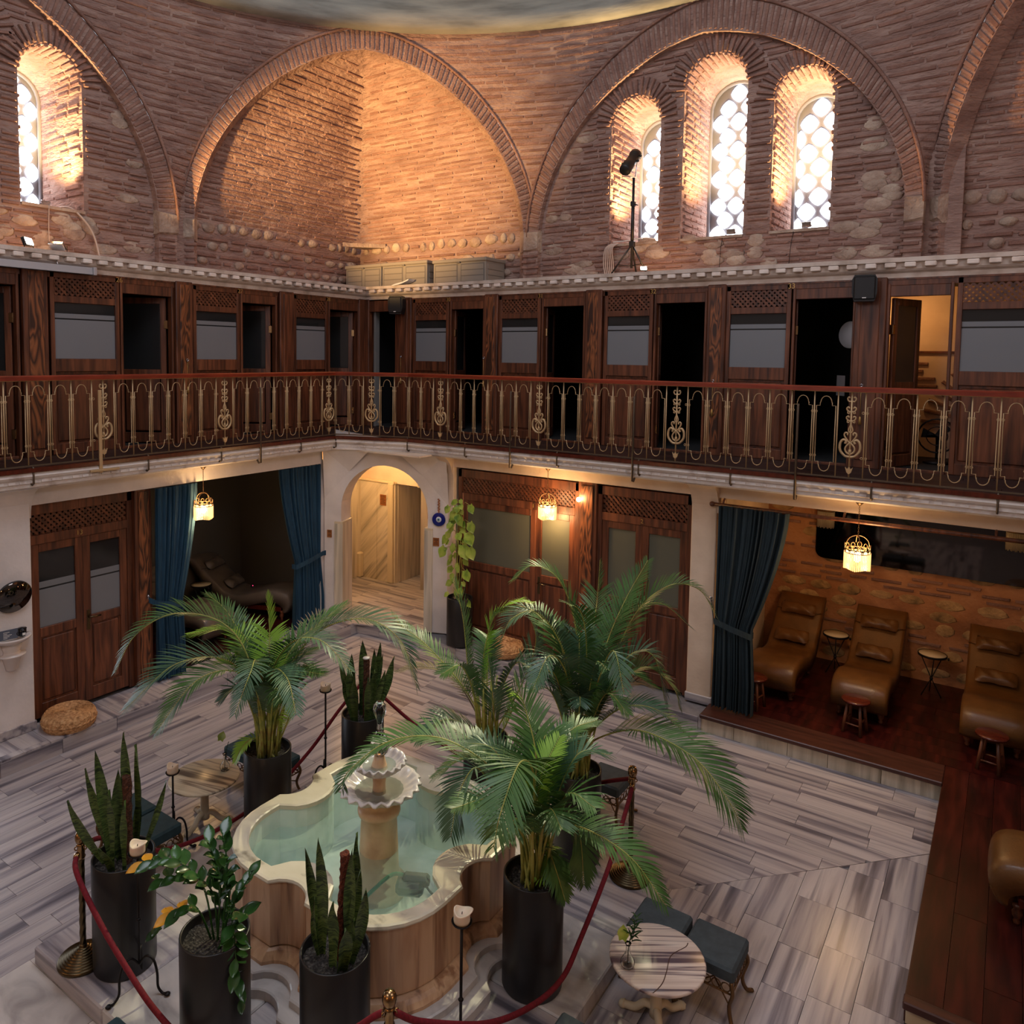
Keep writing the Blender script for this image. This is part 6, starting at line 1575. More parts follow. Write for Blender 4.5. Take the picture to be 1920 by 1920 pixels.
for i in range(40):
    z = .02+1.38*(i/39)**.8; a = i*2.4; rad = r.uniform(.04, .16)*(1.0 if z < 1.1 else .6)
    c = Vector((rad*cos(a), -abs(rad*sin(a))*.8-.02, z)); big = z > .45 and z < 1.25 and r.random() < .5
    d = (Vector((cos(a), -.5, 0))*.8+Vector((0, 0, -.7+r.uniform(-.2, .3)))).normalized(); nrm = Vector((r.uniform(-.4, .4), -1, .5)); nrm = (nrm-d*nrm.dot(d)).normalized(); x = d.cross(nrm)
    m = Matrix((x, d, nrm)).transposed().to_4x4(); m.translation = c; o = link('leaf', POL[0] if big else POL[1], t); o.matrix_basis = m @ Matrix.Scale(r.uniform(.7, 1.1), 4)
for px_, pz, s_ in ((.30, 1.12, 1.2), (.26, .98, 1.5), (.30, .78, 1.4), (-.22, .72, 1.3), (.16, .80, 1.7), (.22, .45, 1.2), (-.14, 1.30, .9), (.30, 1.36, 1.0), (-.12, .95, .9)):
    d = Vector((.5 if px_ > 0 else -.4, -.3, -.8)).normalized(); nrm = Vector((.1, -1, .3)); nrm = (nrm-d*nrm.dot(d)).normalized(); x = d.cross(nrm)
    m = Matrix((x, d, nrm)).transposed().to_4x4(); m.translation = (px_*.8, -.10, pz); o = link('leaf', POL[0], t); o.matrix_basis = m @ Matrix.Scale(s_*.85, 4)
    mb = MB(); mb.tube([(0, 0, pz-.1), (px_*.4, -.05, pz+.02), (px_*.8, -.10, pz)], .004, 4); mb.build('stem', 'palm_stem', t)

# =================================================================== STANCHIONS, ROPES, CANDLES
def stanchion(x, y, lab):
    t = thing('stanchion', lab, 'stanchion', (x, y, ZSL), 0, 'brass rope stanchions round the fountain')
    pr_ = [(.0, 0), (.158, 0), (.160, .012)]
    for i in range(9): q = .155-.0145*i; pr_ += [(q, .018+.0085*i), (q-.004, .026+.0085*i), (q-.012, .022+.0085*i)]
    pr_ += [(.024, .10), (.02, .115)]
    mb = MB(); mb.lathe(pr_, 40); mb.build('base', 'brass_dark', t)
    mb = MB(); n = 20; m = 60; vs = []
    for i in range(m+1):
        z = .10+.62*i/m
        for j in range(n): a = 2*pi*j/n; q = .019*(1+.10*cos(5*(a-z*16))); vs.append((q*cos(a), q*sin(a), z))
    mb.add(vs, [(i*n+j, i*n+(j+1) % n, (i+1)*n+(j+1) % n, (i+1)*n+j) for i in range(m) for j in range(n)], True); mb.build('twisted_post', 'brass_dark', t)
    mb = MB(); mb.lathe([(.022, .70), (.028, .715), (.022, .73), (.026, .76), (.022, .79), (.030, .80), (.012, .81)], 24); mb.build('collar', 'brass', t)
    mb = MB(); mb.lathe([(.012, .805), (.030, .815), (.037, .84), (.036, .862), (.025, .885), (.002, .892)], 24); mb.build('finial', 'brass', t)
    for a in (0.6, 2.6, 4.2):
        mb = MB(); c, s_ = cos(a), sin(a); mb.tube([(.026*c+.012*cos(q)*c, .026*s_+.012*cos(q)*s_, .775+.012*sin(q)) for q in [2*pi*i/10 for i in range(10)]], .004, 5, closed=True); mb.build('ring', 'brass', t)
    return t
SL, SF, SR, SB = (4.19, -7.16), (6.68, -6.93), (6.80, -4.24), (3.93, -4.22)
stanchion(*SL, 'brass stanchion with a ribbed dome base at the left corner of the platform')
stanchion(*SF, 'brass stanchion at the bottom edge of the photo, only its ball top showing')
stanchion(*SR, 'brass stanchion beyond the great palm leaf, right of the fountain')
stanchion(*SB, 'brass stanchion hidden behind the far snake plant')
def rope(pts, lab):
    t = thing('barrier_rope', lab, 'rope', (0, 0, 0), 0, 'red velvet ropes round the fountain')
    P = smooth_path(pts, 10); mb = MB(); mb.tube(P[3:-3], .0165, 10); mb.build('velvet', 'velvet_red', t)
    for a, b in ((P[0], P[4]), (P[-1], P[-5])):
        mb = MB(); d = b-a; mb.tube([a+d*.25, a+d*.3, a+d*.9], [.008, .019, .019], 10); mb.tube([a, a+d*.3], .006, 6); mb.build('end_cap', 'brass', t)
rope([(4.22, -7.20, .90), (4.34, -7.27, .86), (4.60, -7.285, .69), (4.90, -7.30, .56), (5.25, -7.31, .44), (5.60, -7.31, .42), (6.0, -7.25, .50), (6.4, -7.08, .70), (6.62, -6.97, .88), (6.66, -6.95, .90)], 'red velvet rope sagging from the left stanchion across the lower left corner')
rope([(6.82, -4.28, .90), (6.85, -4.42, .84), (6.92, -4.9, .62), (6.95, -5.38, .41), (6.95, -5.62, .31), (6.93, -5.95, .36), (6.88, -6.35, .52), (6.76, -6.75, .76), (6.71, -6.89, .88), (6.69, -6.90, .90)], 'red velvet rope hanging in a deep curve before the palm planter at the right')
rope([(4.17, -7.12, .90), (4.1, -6.95, .82), (3.95, -6.6, .48), (3.87, -6.2, .28), (3.865, -5.75, .23), (3.865, -5.3, .29), (3.87, -4.85, .48), (3.88, -4.5, .72), (3.92, -4.28, .88), (3.93, -4.25, .90)], 'red velvet rope along the left side behind the small marble table')
rope([(3.96, -4.2, .90), (4.1, -4.12, .80), (4.5, -4.03, .56), (5.1, -4.02, .42), (5.7, -4.02, .44), (6.2, -4.03, .56), (6.6, -4.12, .78), (6.75, -4.2, .88), (6.78, -4.22, .90)], 'red velvet rope along the far side behind the fountain')
def candle_stand(x, y, z, h, lab, wax=0, rz=0):
    t = thing('candle_stand', lab, 'candle stand', (x, y, z), rz, 'iron candle stands round the fountain')
    mb = MB(); mb.tube([(0, 0, .17), (0, 0, h)], .0085, 8); mb.lathe([(.009, h*.52-.012), (.016, h*.52), (.009, h*.52+.012)], 10); mb.build('pole', 'iron', t)
    for k in range(3):
        a = k*2.094+.4; c, s_ = cos(a), sin(a); P = smooth_path([(0, 0, .17), (.05, 0, .235), (.10, 0, .22), (.125, 0, .14), (.13, 0, .05), (.16, 0, .012), (.19, 0, .012)], 5)
        mb = MB(); mb.tube([(p.x*c, p.x*s_, p.z) for p in P], .008, 6); mb.blob((.195*c, .195*s_, .012), .020, .020, .010, 8, 4); mb.build('leg', 'iron', t)
    mb = MB(); mb.lathe([(.0, h), (.052, h), (.058, h+.012), (.055, h+.012), (.05, h+.004), (0, h+.004)], 24); mb.build('pan', 'iron', t)
    c = thing('candle', 'half burnt ivory pillar candle on the '+lab.split(' candle')[0]+' stand', 'candle', (x, y, z+h+.004), rz, 'pillar candles on iron stands') if False else None
    return t
def candle(x, y, z, hh, lab, melt, rz=0):
    t = thing('candle', lab, 'candle', (x, y, z), rz, 'pillar candles on the iron stands'); n = 28; rr = random.Random(int(melt*100)); vs = []
    rows = [(0, .044), (.25, .046), (.8, .046), (1, .046), (1.06, .042), (1.0, .037), (.72, .033), (.70, 0.001)]
    mb = MB()
    for f, rad in rows:
        for j in range(n):
            a = 2*pi*j/n; lip = 1+melt*max(0, cos(a-.6))*(1 if f > .9 else 0); zz = f*hh*(1+.16*sin(2*a+1)*(f > .9)); q = rad*lip
            vs.append((q*cos(a), q*sin(a), zz))
    mb.add(vs, [(i*n+j, i*n+(j+1) % n, (i+1)*n+(j+1) % n, (i+1)*n+j) for i in range(len(rows)-1) for j in range(n)]+[tuple(range(n))], True); mb.build('wax', 'candle_wax', t)
    mb = MB(); mb.tube([(0, 0, hh*.7), (.002, 0, hh*.92)], .0025, 5); mb.build('wick', 'wick', t)
for x, y, z, h, lab, clab, mlt in ((6.73, -6.39, ZSL, .93, 'iron candle stand in front of the basin, right of the bottom snake plant', 'creamy candle with a drooping lip in front of the basin', .38), (4.72, -7.08, ZSL, .90, 'iron candle stand with scrolled feet beside the left planter', 'candle with a ragged curled rim beside the left planter', .30), (3.40, -5.77-.0, 0, .62, 'short iron candle stand before the small left marble table', 'neat ivory candle over the small left marble table', .05), (4.0, -4.78, ZSL, .93, 'thin iron candle stand behind the basin beside the far snake plant', 'small ivory candle beside the far snake plant', .1)):
    if h == .62: x, y = 3.42, -5.98; h = .62
    candle_stand(x, y, z, h, lab); candle(x, y, z+h+.004, .065, clab, mlt)

# =================================================================== TABLES, VASES, STOOLS
noisy('table_marble', [S(92, 76, 84), S(200, 180, 168), S(222, 206, 192), S(120, 102, 106), S(212, 194, 180)], 1.0, .28, coord='obj', stretch=(.6, 17, 3), detail=3, pos=[.36, .43, .54, .60, .65])
noisy('table_marble_x', [S(100, 90, 80), S(196, 182, 154), S(214, 202, 176), S(130, 116, 102), S(204, 192, 166)], 1.0, .3, coord='obj', stretch=(.8, 14, 3), detail=3, pos=[.36, .43, .54, .60, .65])
def marble_table(x, y, z, R, h, lab, mat, vein=False, rz=0):
    t = thing('marble_table', lab, 'table', (x, y, z), rz)
    mb = MB(); mb.lathe([(0, h-.026), (R-.012, h-.026), (R, h-.018), (R, h-.006), (R-.008, h), (0, h)], 48); top = mb.build('tabletop', mat, t)
    mb = MB(); mb.lathe([(.0, .05), (.04, .05), (.036, .10), (.034, h-.05), (.06, h-.028), (0, h-.026)], 24); mb.build('column', 'travertine', t)
    for k in range(3):
        a = k*2.094+.5; c, s_ = cos(a), sin(a); P = smooth_path([(.01, 0, .10), (.07, 0, .10), (.13, 0, .045), (.19, 0, .03), (.215, 0, .03)], 5)
        mb = MB(); mb.tube([(p.x*c, p.x*s_, p.z) for p in P], [.024]*(len(P)-3)+[.026, .03, .026], 8); mb.blob((.215*c, .215*s_, .025), .032, .032, .024, 8, 5, seed=k); mb.build('claw_foot', 'travertine', t)
    if vein:
        mb = MB(); P = smooth_path([(0.224, 0.117, h), (0.197, 0.081, h), (0.088, 0.009, h), (0.031, -0.113, h), (-0.018, -0.206, h), (-0.084, -0.272, h), (-0.098, -0.268, h)], 4); w = .0030; vs = []
        for p in P: vs += [(p.x-w*.7, p.y+w*.7, h+.0006), (p.x+w*.7, p.y-w*.7, h+.0006)]
        mb.add(vs, [(2*i, 2*i+1, 2*i+3, 2*i+2) for i in range(len(P)-1)]); mb.build('crack', 'sign_ink', t, label='brown crack in the marble')
    return t
marble_table(7.42, -5.25, 0, .295, .435, 'round marble table with violet stripes and a crack, lower right', 'table_marble', True, .61)
marble_table(3.39, -5.65, 0, .30, .435, 'round marble table on lion feet, left of the fountain', 'table_marble_x', False, .25)
def vase(x, y, z, lab, big):
    t = thing('bud_vase', lab, 'vase', (x, y, z), 0, 'glass bud vases on the marble tables')
    mb = MB(); mb.lathe([(0, .002), (.036, .002), (.044, .02), (.042, .045), (.022, .075), (.013, .10), (.013, .135), (.020, .15), (.017, .15), (.010, .135), (.010, .10), (.018, .075), (.037, .045), (.038, .02), (.030, .008), (0, .008)], 24); mb.build('glass', 'clear_glass', t)
    mb = MB(); mb.tube(smooth_path([(0, 0, .01), (.003, 0, .12), (.015, .01, .20), (.03, .02, .26)], 4), .003, 5); mb.build('stem', 'zz_leaf', t)
    if big:
        for i in range(26):
            a = i*2.4; f = i/26; c = Vector((.02+.03*f, .01, .16+.18*f)); d = Vector((cos(a)*.7, sin(a)*.7, .6)).normalized(); n_ = Vector((0, 0, 1))-d*d.z; n_.normalize(); x_ = d.cross(n_)
            m = Matrix((x_, d, n_)).transposed().to_4x4(); m.translation = c; o = link('leaf', FERN, t); o.matrix_basis = m @ Matrix.Scale(1.0-.4*f, 4)
    P = POL[1]; o = link('flower', P, t); o.location = (-.03, -.02, .17 if big else .27); o.rotation_euler = (1.2, .2, .6); o.scale = (.8, .7, .8); o['label'] = 'yellow green heart shaped bloom'
FERN = leaf_mesh('leaf', 'zz_leaf', .07, .014)
vase(7.30, -5.43, .436, 'glass bud vase with fern and a yellow bloom on the striped table', True)
vase(3.45, -5.48, .436, 'glass bud vase with one green leaf on the lion footed table', False)
def ottoman(x, y, z, lab, mat, w=.345):
    t = thing('ottoman_stool', lab, 'stool', (x, y, z), 0, 'square velvet stools on scrolled bronze legs'); h = .375; a = w/2
    mb = MB(); mb.bbox(-a, a, -a, a, h-.095, h, .016); mb.build('cushion', mat, t)
    for sx in (-1, 1):
        for sy in (-1, 1):
            P = smooth_path([((a-.02)*sx, (a-.02)*sy, h-.09), ((a-.005)*sx, (a-.005)*sy, h-.16), ((a-.03)*sx, (a-.03)*sy, h-.26), ((a-.01)*sx, (a-.01)*sy, .03), ((a+.02)*sx, (a+.02)*sy, .012)], 5)
            mb = MB(); mb.tube(P, [.013]*(len(P)-2)+[.012, .014], 6); mb.blob(P[-1]+Vector((0, 0, .0)), .017, .017, .012, 6, 4); mb.build('leg', 'iron_bronze', t)
    for k in range(4):
        rot = Matrix.Rotation(k*pi/2, 3, 'Z'); mb = MB()
        for i in range(5):
            u = -a+.05+i*(w-.1)/4; mb.tube([rot @ Vector((u+.028*cos(q), a-.012, h-.13+.028*sin(q))) for q in [2*pi*j/9 for j in range(9)]], .0045, 4, closed=True)
        mb.tube([rot @ Vector((-a+.02, a-.012, h-.165)), rot @ Vector((a-.02, a-.012, h-.165))], .006, 5); mb.build('apron', 'iron_bronze', t)
    mb = MB(); mb.tube([(-a+.03, -a+.03, .12), (0, 0, .15), (a-.03, a-.03, .12)], .005, 5); mb.tube([(-a+.03, a-.03, .12), (0, 0, .15), (a-.03, -a+.03, .12)], .005, 5); mb.build('stretcher', 'iron_bronze', t)
for x, y, z, m_, lab in ((7.655, -4.845, 0, 'slate_velvet', 'slate grey velvet stool at the right end behind the striped table'), (7.285, -4.86, 0, 'slate_velvet', 'slate grey velvet stool partly under palm leaf tips behind the striped table'),
                      (7.27, -6.05, 0, 'slate_velvet', 'slate grey velvet stool cut off by the bottom edge, left of the striped table'), (5.21, -7.58, 0, 'teal_velvet', 'teal velvet stool cut off by the bottom edge at the lower left'),
                      (3.20, -6.26, 0, 'teal_velvet', 'teal velvet stool behind the far left snake plant'), (3.57, -6.28, 0, 'teal_velvet', 'teal velvet stool nearer the rope, left of the candle stand'),
                      (3.16, -4.98, 0, 'teal_velvet', 'teal velvet stool left of the bushy palm planter'), (3.54, -4.99, 0, 'teal_velvet', 'teal velvet stool showing right of the bushy palm planter'),
                      (6.22, -3.40, 0, 'slate_velvet', 'slate velvet stool behind the planter beside the right stanchion'), (5.10, -3.62, 0, 'slate_velvet', 'slate velvet stool half hidden behind the sparse palm')):
    ottoman(x, y, z, lab, m_)
def pouf(x, y, z, lab, R=.24, h=.15):
    t = thing('rattan_pouf', lab, 'pouf', (x, y, z), 0, 'round woven rattan poufs')
    n = 72; prof = [(.02, 0), (R*.9, .0), (R*.98, h*.22), (R, h*.5), (R*.97, h*.8), (R*.9, h*.97)]; q = R*.88
    while q > .02: prof += [(q, h*1.0+.004), (q-.006, h*1.0-.006)]; q -= .014
    prof.append((.004, h))
    mb = MB(); vs = []
    for i, (rr, zz) in enumerate(prof):
        for j in range(n):
            a = 2*pi*j/n; w = 1+(.018*(1 if (j+i) % 2 else -1) if 1 <= i < 6 else 0)*min(1, .3/rr if rr else 0)*.6; vs.append((rr*w*cos(a), rr*w*sin(a), zz))
    mb.add(vs, [(i*n+j, i*n+(j+1) % n, (i+1)*n+(j+1) % n, (i+1)*n+j) for i in range(len(prof)-1) for j in range(n)]+[tuple(range(n)), tuple((len(prof)-1)*n+j for j in range(n))], False); mb.build('weave', 'rattan', t)
    mb = MB(); rr_ = R*1.0
    for k in range(5):
        zz = h*(.12+.17*k); mb.tube([((rr_+.004*(1 if j % 2 else -1))*cos(2*pi*j/60)*(1-.08*abs(k-2.0)/2), (rr_+.004*(1 if j % 2 else -1))*sin(2*pi*j/60)*(1-.08*abs(k-2.0)/2), zz+.006*(1 if j % 2 else -1)) for j in range(60)], .008, 5, closed=True)
    mb.build('braids', 'rattan', t, kind='stuff')
pouf(.97, -5.60, ZP, 'straw coloured rattan pouf on the kerb before door 13', .265, .16)
pouf(3.62, -1.12, ZP, 'orange brown rattan pouf on the kerb before door 1', .25, .16)

# =================================================================== CURTAINS, PENDANTS
def curtain(P0, P1, lab, mat, ztop, zbot, tie, folds=13, depth=.045, hook=None, N=None):
    """hanging between P0 and P1 (xy at the top); tie = (z, a, b) fraction interval of the gathered width, same below the tie with a slight flare"""
    P0, P1 = Vector((P0[0], P0[1], 0)), Vector((P1[0], P1[1], 0)); D = P1-P0; W_ = D.length; D.normalize(); N = Vector((D.y, -D.x, 0)) if N is None else Vector(N)
    t = thing('curtain', lab, 'curtain'); zt, a, b = tie; nz, nu = 26, folds*8; vs = []; rr = random.Random(len(lab)); ph = [rr.uniform(-.5, .5) for _ in range(folds+1)]
    for i in range(nz+1):
        z = ztop+(zbot-ztop)*i/nz
        if z > zt: q = ((ztop-z)/(ztop-zt))**1.5; lo, hi = a*q, 1+(b-1)*q; dd = depth*(1-.35*q)
        else: q = min(1, (zt-z)/(.6)); f = .10*q; lo, hi = a-f*.5*(b-a)*(0 if a == 0 else 1), b+f*(b-a); dd = depth*(.65+.5*q)
        for j in range(nu+1):
            u = j/nu; k_ = u*folds; w = sin(2*pi*k_+1.6*ph[int(k_) % len(ph)]*sin(z*1.1)+2.2*sin(k_*.9+len(lab)))*(.65+.5*sin(k_*1.7+2)); w2 = w*dd+.25*dd*sin(4*pi*k_+1+z)
            vs.append(P0+D*W_*(lo+(hi-lo)*u)+N*(w2+.02)+Vector((0, 0, z)))
    mb = MB(); mb.add(vs, [(i*(nu+1)+j, i*(nu+1)+j+1, (i+1)*(nu+1)+j+1, (i+1)*(nu+1)+j) for i in range(nz) for j in range(nu)], True); mb.build('cloth', mat, t, fix=False)
    if hook is not None:
        Hk = Vector(hook); far = P0+D*W_*(b if (Hk-P0).length < (Hk-P1).length else a)
        near = P0+D*W_*(a if (Hk-P0).length < (Hk-P1).length else b)
        mb = MB(); vs = []
        for p, z, off in ((Hk, Hk.z, .02), (near, zt+.04, .07), (near.lerp(far, .5), zt-.01, .085), (far, zt-.06, .07), (far, zt-.06, -.03)):
            c = Vector((p.x, p.y, z))+N*off; vs += [c+Vector((0, 0, .035)), c-Vector((0, 0, .035))]
        mb.add(vs, [(2*i, 2*i+1, 2*i+3, 2*i+2) for i in range(4)], True); mb.build('tieback', mat, t)
        mb = MB(); mb.tube([Hk-N*.02, Hk+N*.03, Hk+N*.04+Vector((0, 0, .03))], .007, 6); mb.blob(Hk+N*.04+Vector((0, 0, .045)), .018, .018, .018, 8, 5); mb.build('hook', 'chrome', t)
    return t
curtain((.76, -4.45), (.76, -3.86), 'blue curtain beside the timber post of door 13', 'curtain_blue', 2.54, ZP+.02, (1.12, .0, .62), 10, .035, hook=(.70, -4.52, 1.21), N=(1, 0, 0))
curtain((.72, -2.54), (.72, -1.74), 'blue curtain tied back left of the arch', 'curtain_blue', 2.54, ZP+.02, (1.17, .36, 1.0), 11, .035, hook=(.76, -1.60, 1.20), N=(1, 0, 0))
curtain((6.43, -1.09), (7.18, -1.09), 'slate blue curtain tied back at the white pier of the right bay', 'curtain_slate', 2.53, .225, (1.18, .0, .55), 12, .045, hook=(6.36, -1.03, 1.41), N=(0, -1, 0))
def pendant(x, y, z0, z1, lab, s=1.0):
    """z0 ceiling, z1 bottom of the glass fringe"""
    t = thing('pendant_lamp', lab, 'pendant lamp', (x, y, 0)); R = .112*s
    mb = MB(); mb.lathe([(.045, z0), (.04, z0-.02), (.008, z0-.055), (0, z0-.055)], 16); mb.build('ceiling_rose', 'iron_bronze', t)
    top = z1+.34*s; mb = MB(); z = z0-.05; i = 0
    while z > top: 
        mb.tube([(.006*cos(q)*(i % 2), .006*cos(q)*((i+1) % 2), z-.012+.013*sin(q)) for q in [2*pi*j/6 for j in range(6)]], .0022, 4, closed=True); z -= .020; i += 1
    mb.build('chain', 'iron_bronze', t)
    mb = MB()
    for k in range(4):
        a = k*pi/2+.3; mb.tube([(R*.9*cos(a)*sin(q), R*.9*sin(a)*sin(q), top-.09*s+.09*s*cos(q)) for q in [pi/2*j/6 for j in range(7)]], .0045, 5)
    mb.build('crown_hoops', 'iron_bronze', t)
    mb = MB(); zc = z1+.22*s
    for k in range(12):
        a = 2*pi*k/12; c, s_ = cos(a), sin(a); e = Vector((-s_, c, 0)); P = Vector((R*c, R*s_, zc))
        mb.tube([P+e*(.020*s*cos(q))+Vector((0, 0, .026*s*sin(q)+(.012 if k % 3 == 0 else 0))) for q in [2*pi*j/8 for j in range(8)]], .0042, 4, closed=True)
        mb.tube([P+e*(.009*s*cos(q))+Vector((0, 0, -.03*s+.012*s*sin(q))) for q in [2*pi*j/6 for j in range(6)]], .004, 4, closed=True)
    mb.tube([(R*cos(q), R*sin(q), zc-.012*s) for q in [2*pi*j/24 for j in range(24)]], .005, 5, closed=True); mb.tube([(R*cos(q), R*sin(q), zc-.045*s) for q in [2*pi*j/24 for j in range(24)]], .006, 5, closed=True)
    mb.build('filigree_band', 'iron_bronze', t)
    mb = MB(); n = 44; zf = zc-.04*s
    for k in range(n):
        a = 2*pi*k/n; l = .155*s+.018*s*abs(((k*4/n) % 1)-.5)*2; c, s_ = cos(a), sin(a); mb.tube([(R*c, R*s_, zf), (R*c, R*s_, zf-l)], .0062*s, 4)
    o = mb.build('glass_fringe', 'fringe_glass', t); o['kind'] = 'stuff'
    mb = MB(); mb.blob((0, 0, zf-.055*s), .035*s, .035*s, .048*s, 12, 8); mb.build('bulb', 'bulb_warm', t)
    light('POINT', 'pendant_light', (x, y, z1-.03), 16*s, WARM, .05)
    light('POINT', 'pendant_light', (x, y, zf-.02), 20*s, WARM, .11)
pendant(.90, -3.86, 2.77, 2.09, 'crystal fringed pendant glowing before the dark left bay', 1.0)
pendant(4.27, -1.18, 2.77, 2.09, 'crystal fringed pendant glowing before door 1', 1.0)
pendant(7.86, -1.20, 2.77, 2.06, 'crystal fringed pendant glowing before the brick walled bay', 1.05)
def sconce(x, z, lab):
    t = thing('crystal_sconce', lab, 'sconce', (x, 1.05, z), 0, 'unlit crystal sconces on the brick wall')
    mb = MB(); n = 26
    for k in range(n): a = pi+pi*k/(n-1); l = .20+.02*abs(sin(k*.9)); mb.tube([(.10*cos(a), .08*sin(a), 0), (.10*cos(a), .08*sin(a), -l)], .0055, 4)
    o = mb.build('glass_fringe', 'fringe_unlit', t); o['kind'] = 'stuff'
    mb = MB(); mb.tube([(.105*cos(q), .085*sin(q), .005) for q in [pi+pi*j/12 for j in range(13)]], .010, 6); mb.tube([(0, 0, .0), (0, .1, .02)], .012, 6)
    for k in range(6): a = pi+pi*(k+.5)/6; mb.tube([(.105*cos(a)+.014*cos(q), .085*sin(a), .022+.016*sin(q)) for q in [2*pi*j/7 for j in range(7)]], .004, 4, closed=True)
    mb.build('bracket', 'iron_bronze', t)
sconce(7.15, 2.22, 'unlit crystal sconce at the left end of the long mirror'); sconce(9.18, 2.23, 'unlit crystal sconce at the right edge of the photo on the long mirror')

# =================================================================== LOUNGERS, SIDE TABLES, BAR STOOLS
def lounger(x, y, z, rz, lab, mat='leather', w=.56, grp='brown leather chaise loungers', pillows=True):
    """S shaped chaise; local -y is the foot end"""
    t = thing('chaise_lounger', lab, 'lounger', (x, y, z), rz, grp)
    C_ = smooth_path([(0, -.84, .14), (0, -.90, .28), (0, -.84, .41), (0, -.66, .455), (0, -.42, .43), (0, -.16, .355), (0, .06, .33), (0, .22, .39), (0, .40, .52), (0, .60, .70), (0, .72, .80), (0, .80, .84)], 4)
    under = smooth_path([(0, -.78, .14), (0, -.76, .22), (0, -.62, .28), (0, -.40, .25), (0, -.14, .18), (0, .10, .15), (0, .32, .22), (0, .52, .40), (0, .70, .60), (0, .80, .74), (0, .84, .80), (0, .83, .84)], 4)
    n = min(len(C_), len(under)); vs = []; a = w/2; b = .03
    for i in range(n):
        p, q = C_[i], under[i]; d = (p-q).normalized()
        vs += [Vector((-a, q.y, q.z)), Vector((-a, p.y, p.z))-d*b, Vector((-a+b, p.y, p.z)), Vector((-a*.5, p.y, p.z))+d*.008, Vector((0, p.y, p.z))+d*.01, Vector((a*.5, p.y, p.z))+d*.008, Vector((a-b, p.y, p.z)), Vector((a, p.y, p.z))-d*b, Vector((a, q.y, q.z))]
    k_ = 9; mb = MB(); mb.add(vs, [(i*k_+j, i*k_+(j+1) % k_, (i+1)*k_+(j+1) % k_, (i+1)*k_+j) for i in range(n-1) for j in range(k_)]+[tuple(range(k_)), tuple((n-1)*k_+j for j in range(k_))], True); mb.build('upholstery', mat, t)
    mb = MB(); mb.bbox(-a+.04, a-.04, -.72, .30, .13, .20, .01); mb.build('frame', 'wood_red', t)
    for sx in (-1, 1):
        for yy in (-.72, .22):
            mb = MB(); mb.lathe([(.018, 0), (.024, .02), (.016, .035), (.030, .06), (.034, .085), (.022, .11), (.032, .13), (.032, .15)], 14, (sx*(a-.07), yy, 0)); mb.build('leg', 'wood', t)
    if pillows:
        for nm, yy, zz, tilt, ph, pw in (('neck_pillow', .60, .70, .72, .085, .42), ('lumbar_pillow', .26, .44, .55, .10, .40)):
            m = Matrix.Translation((0, yy-.05, zz+.02)) @ Matrix.Rotation(tilt, 4, 'X'); mb = MB(); vs = []; nu, nv = 12, 8
            for s_ in (1, -1):
                for i in range(nu+1):
                    for j in range(nv+1):
                        u, v = -1+2*i/nu, -1+2*j/nv; h = .055*((1-u**4)*(1-v**4))**.6; vs.append(m @ Vector((u*pw/2*(1-.06*v*v), v*ph*(1-.12*(1-abs(u))), s_*h+.008*sin(7*u+3*v))))
            g = lambda s_, i, j: s_*(nu+1)*(nv+1)+i*(nv+1)+j
            mb.add(vs, [(g(s_, i, j), g(s_, i+1, j), g(s_, i+1, j+1), g(s_, i, j+1)) for s_ in (0, 1) for i in range(nu) for j in range(nv)], True); pl_ = mb.build(nm, mat, t)
        mb = MB(); mb.tube([(-a-.004, .60, .68), (-.2, .54, .70)], .008, 5); mb.tube([(a+.004, .60, .68), (.2, .54, .70)], .008, 5); mb.build('strap', mat, t)
    return t
lounger(6.90, .34, .20, 0, 'brown leather lounger partly behind the slate curtain')
lounger(7.84, .34, .20, 0, 'brown leather lounger in the middle of the right bay')
lounger(9.06, .34, .20, 0, 'brown leather lounger at the right edge of the photo beneath the mirror')
lounger(9.99, -2.97, .20, -pi/2, 'brown leather lounger end poking in at the lower right edge')
lounger(-.45, -2.15, ZP+.02, pi/2+.35, 'dark leather lounger deep in the shadowy left bay', 'leather_dark', .56, 'dark loungers in the left bay')
lounger(-.45, -3.35, ZP+.02, pi/2+.1, 'dark leather lounger half behind the blue curtain in the left bay', 'leather_dark', .56, 'dark loungers in the left bay')
t = thing('cushion', 'soft tan cushion lying on the lounger behind the blue curtain', 'cushion', (-.12, -3.20, .64))
mb = MB(); vs = []; nu = nv = 10
for s_ in (1, -1):
    for i in range(nu+1):
        for j in range(nv+1): u, v = -1+2*i/nu, -1+2*j/nv; vs.append((u*.19, v*.19, s_*.055*((1-u**4)*(1-v**4))**.6))
g = lambda s_, i, j: s_*(nu+1)*(nv+1)+i*(nv+1)+j
mb.add(vs, [(g(s_, i, j), g(s_, i+1, j), g(s_, i+1, j+1), g(s_, i, j+1)) for s_ in (0, 1) for i in range(nu) for j in range(nv)], True); mb.build('cover', 'leather_dark', t)
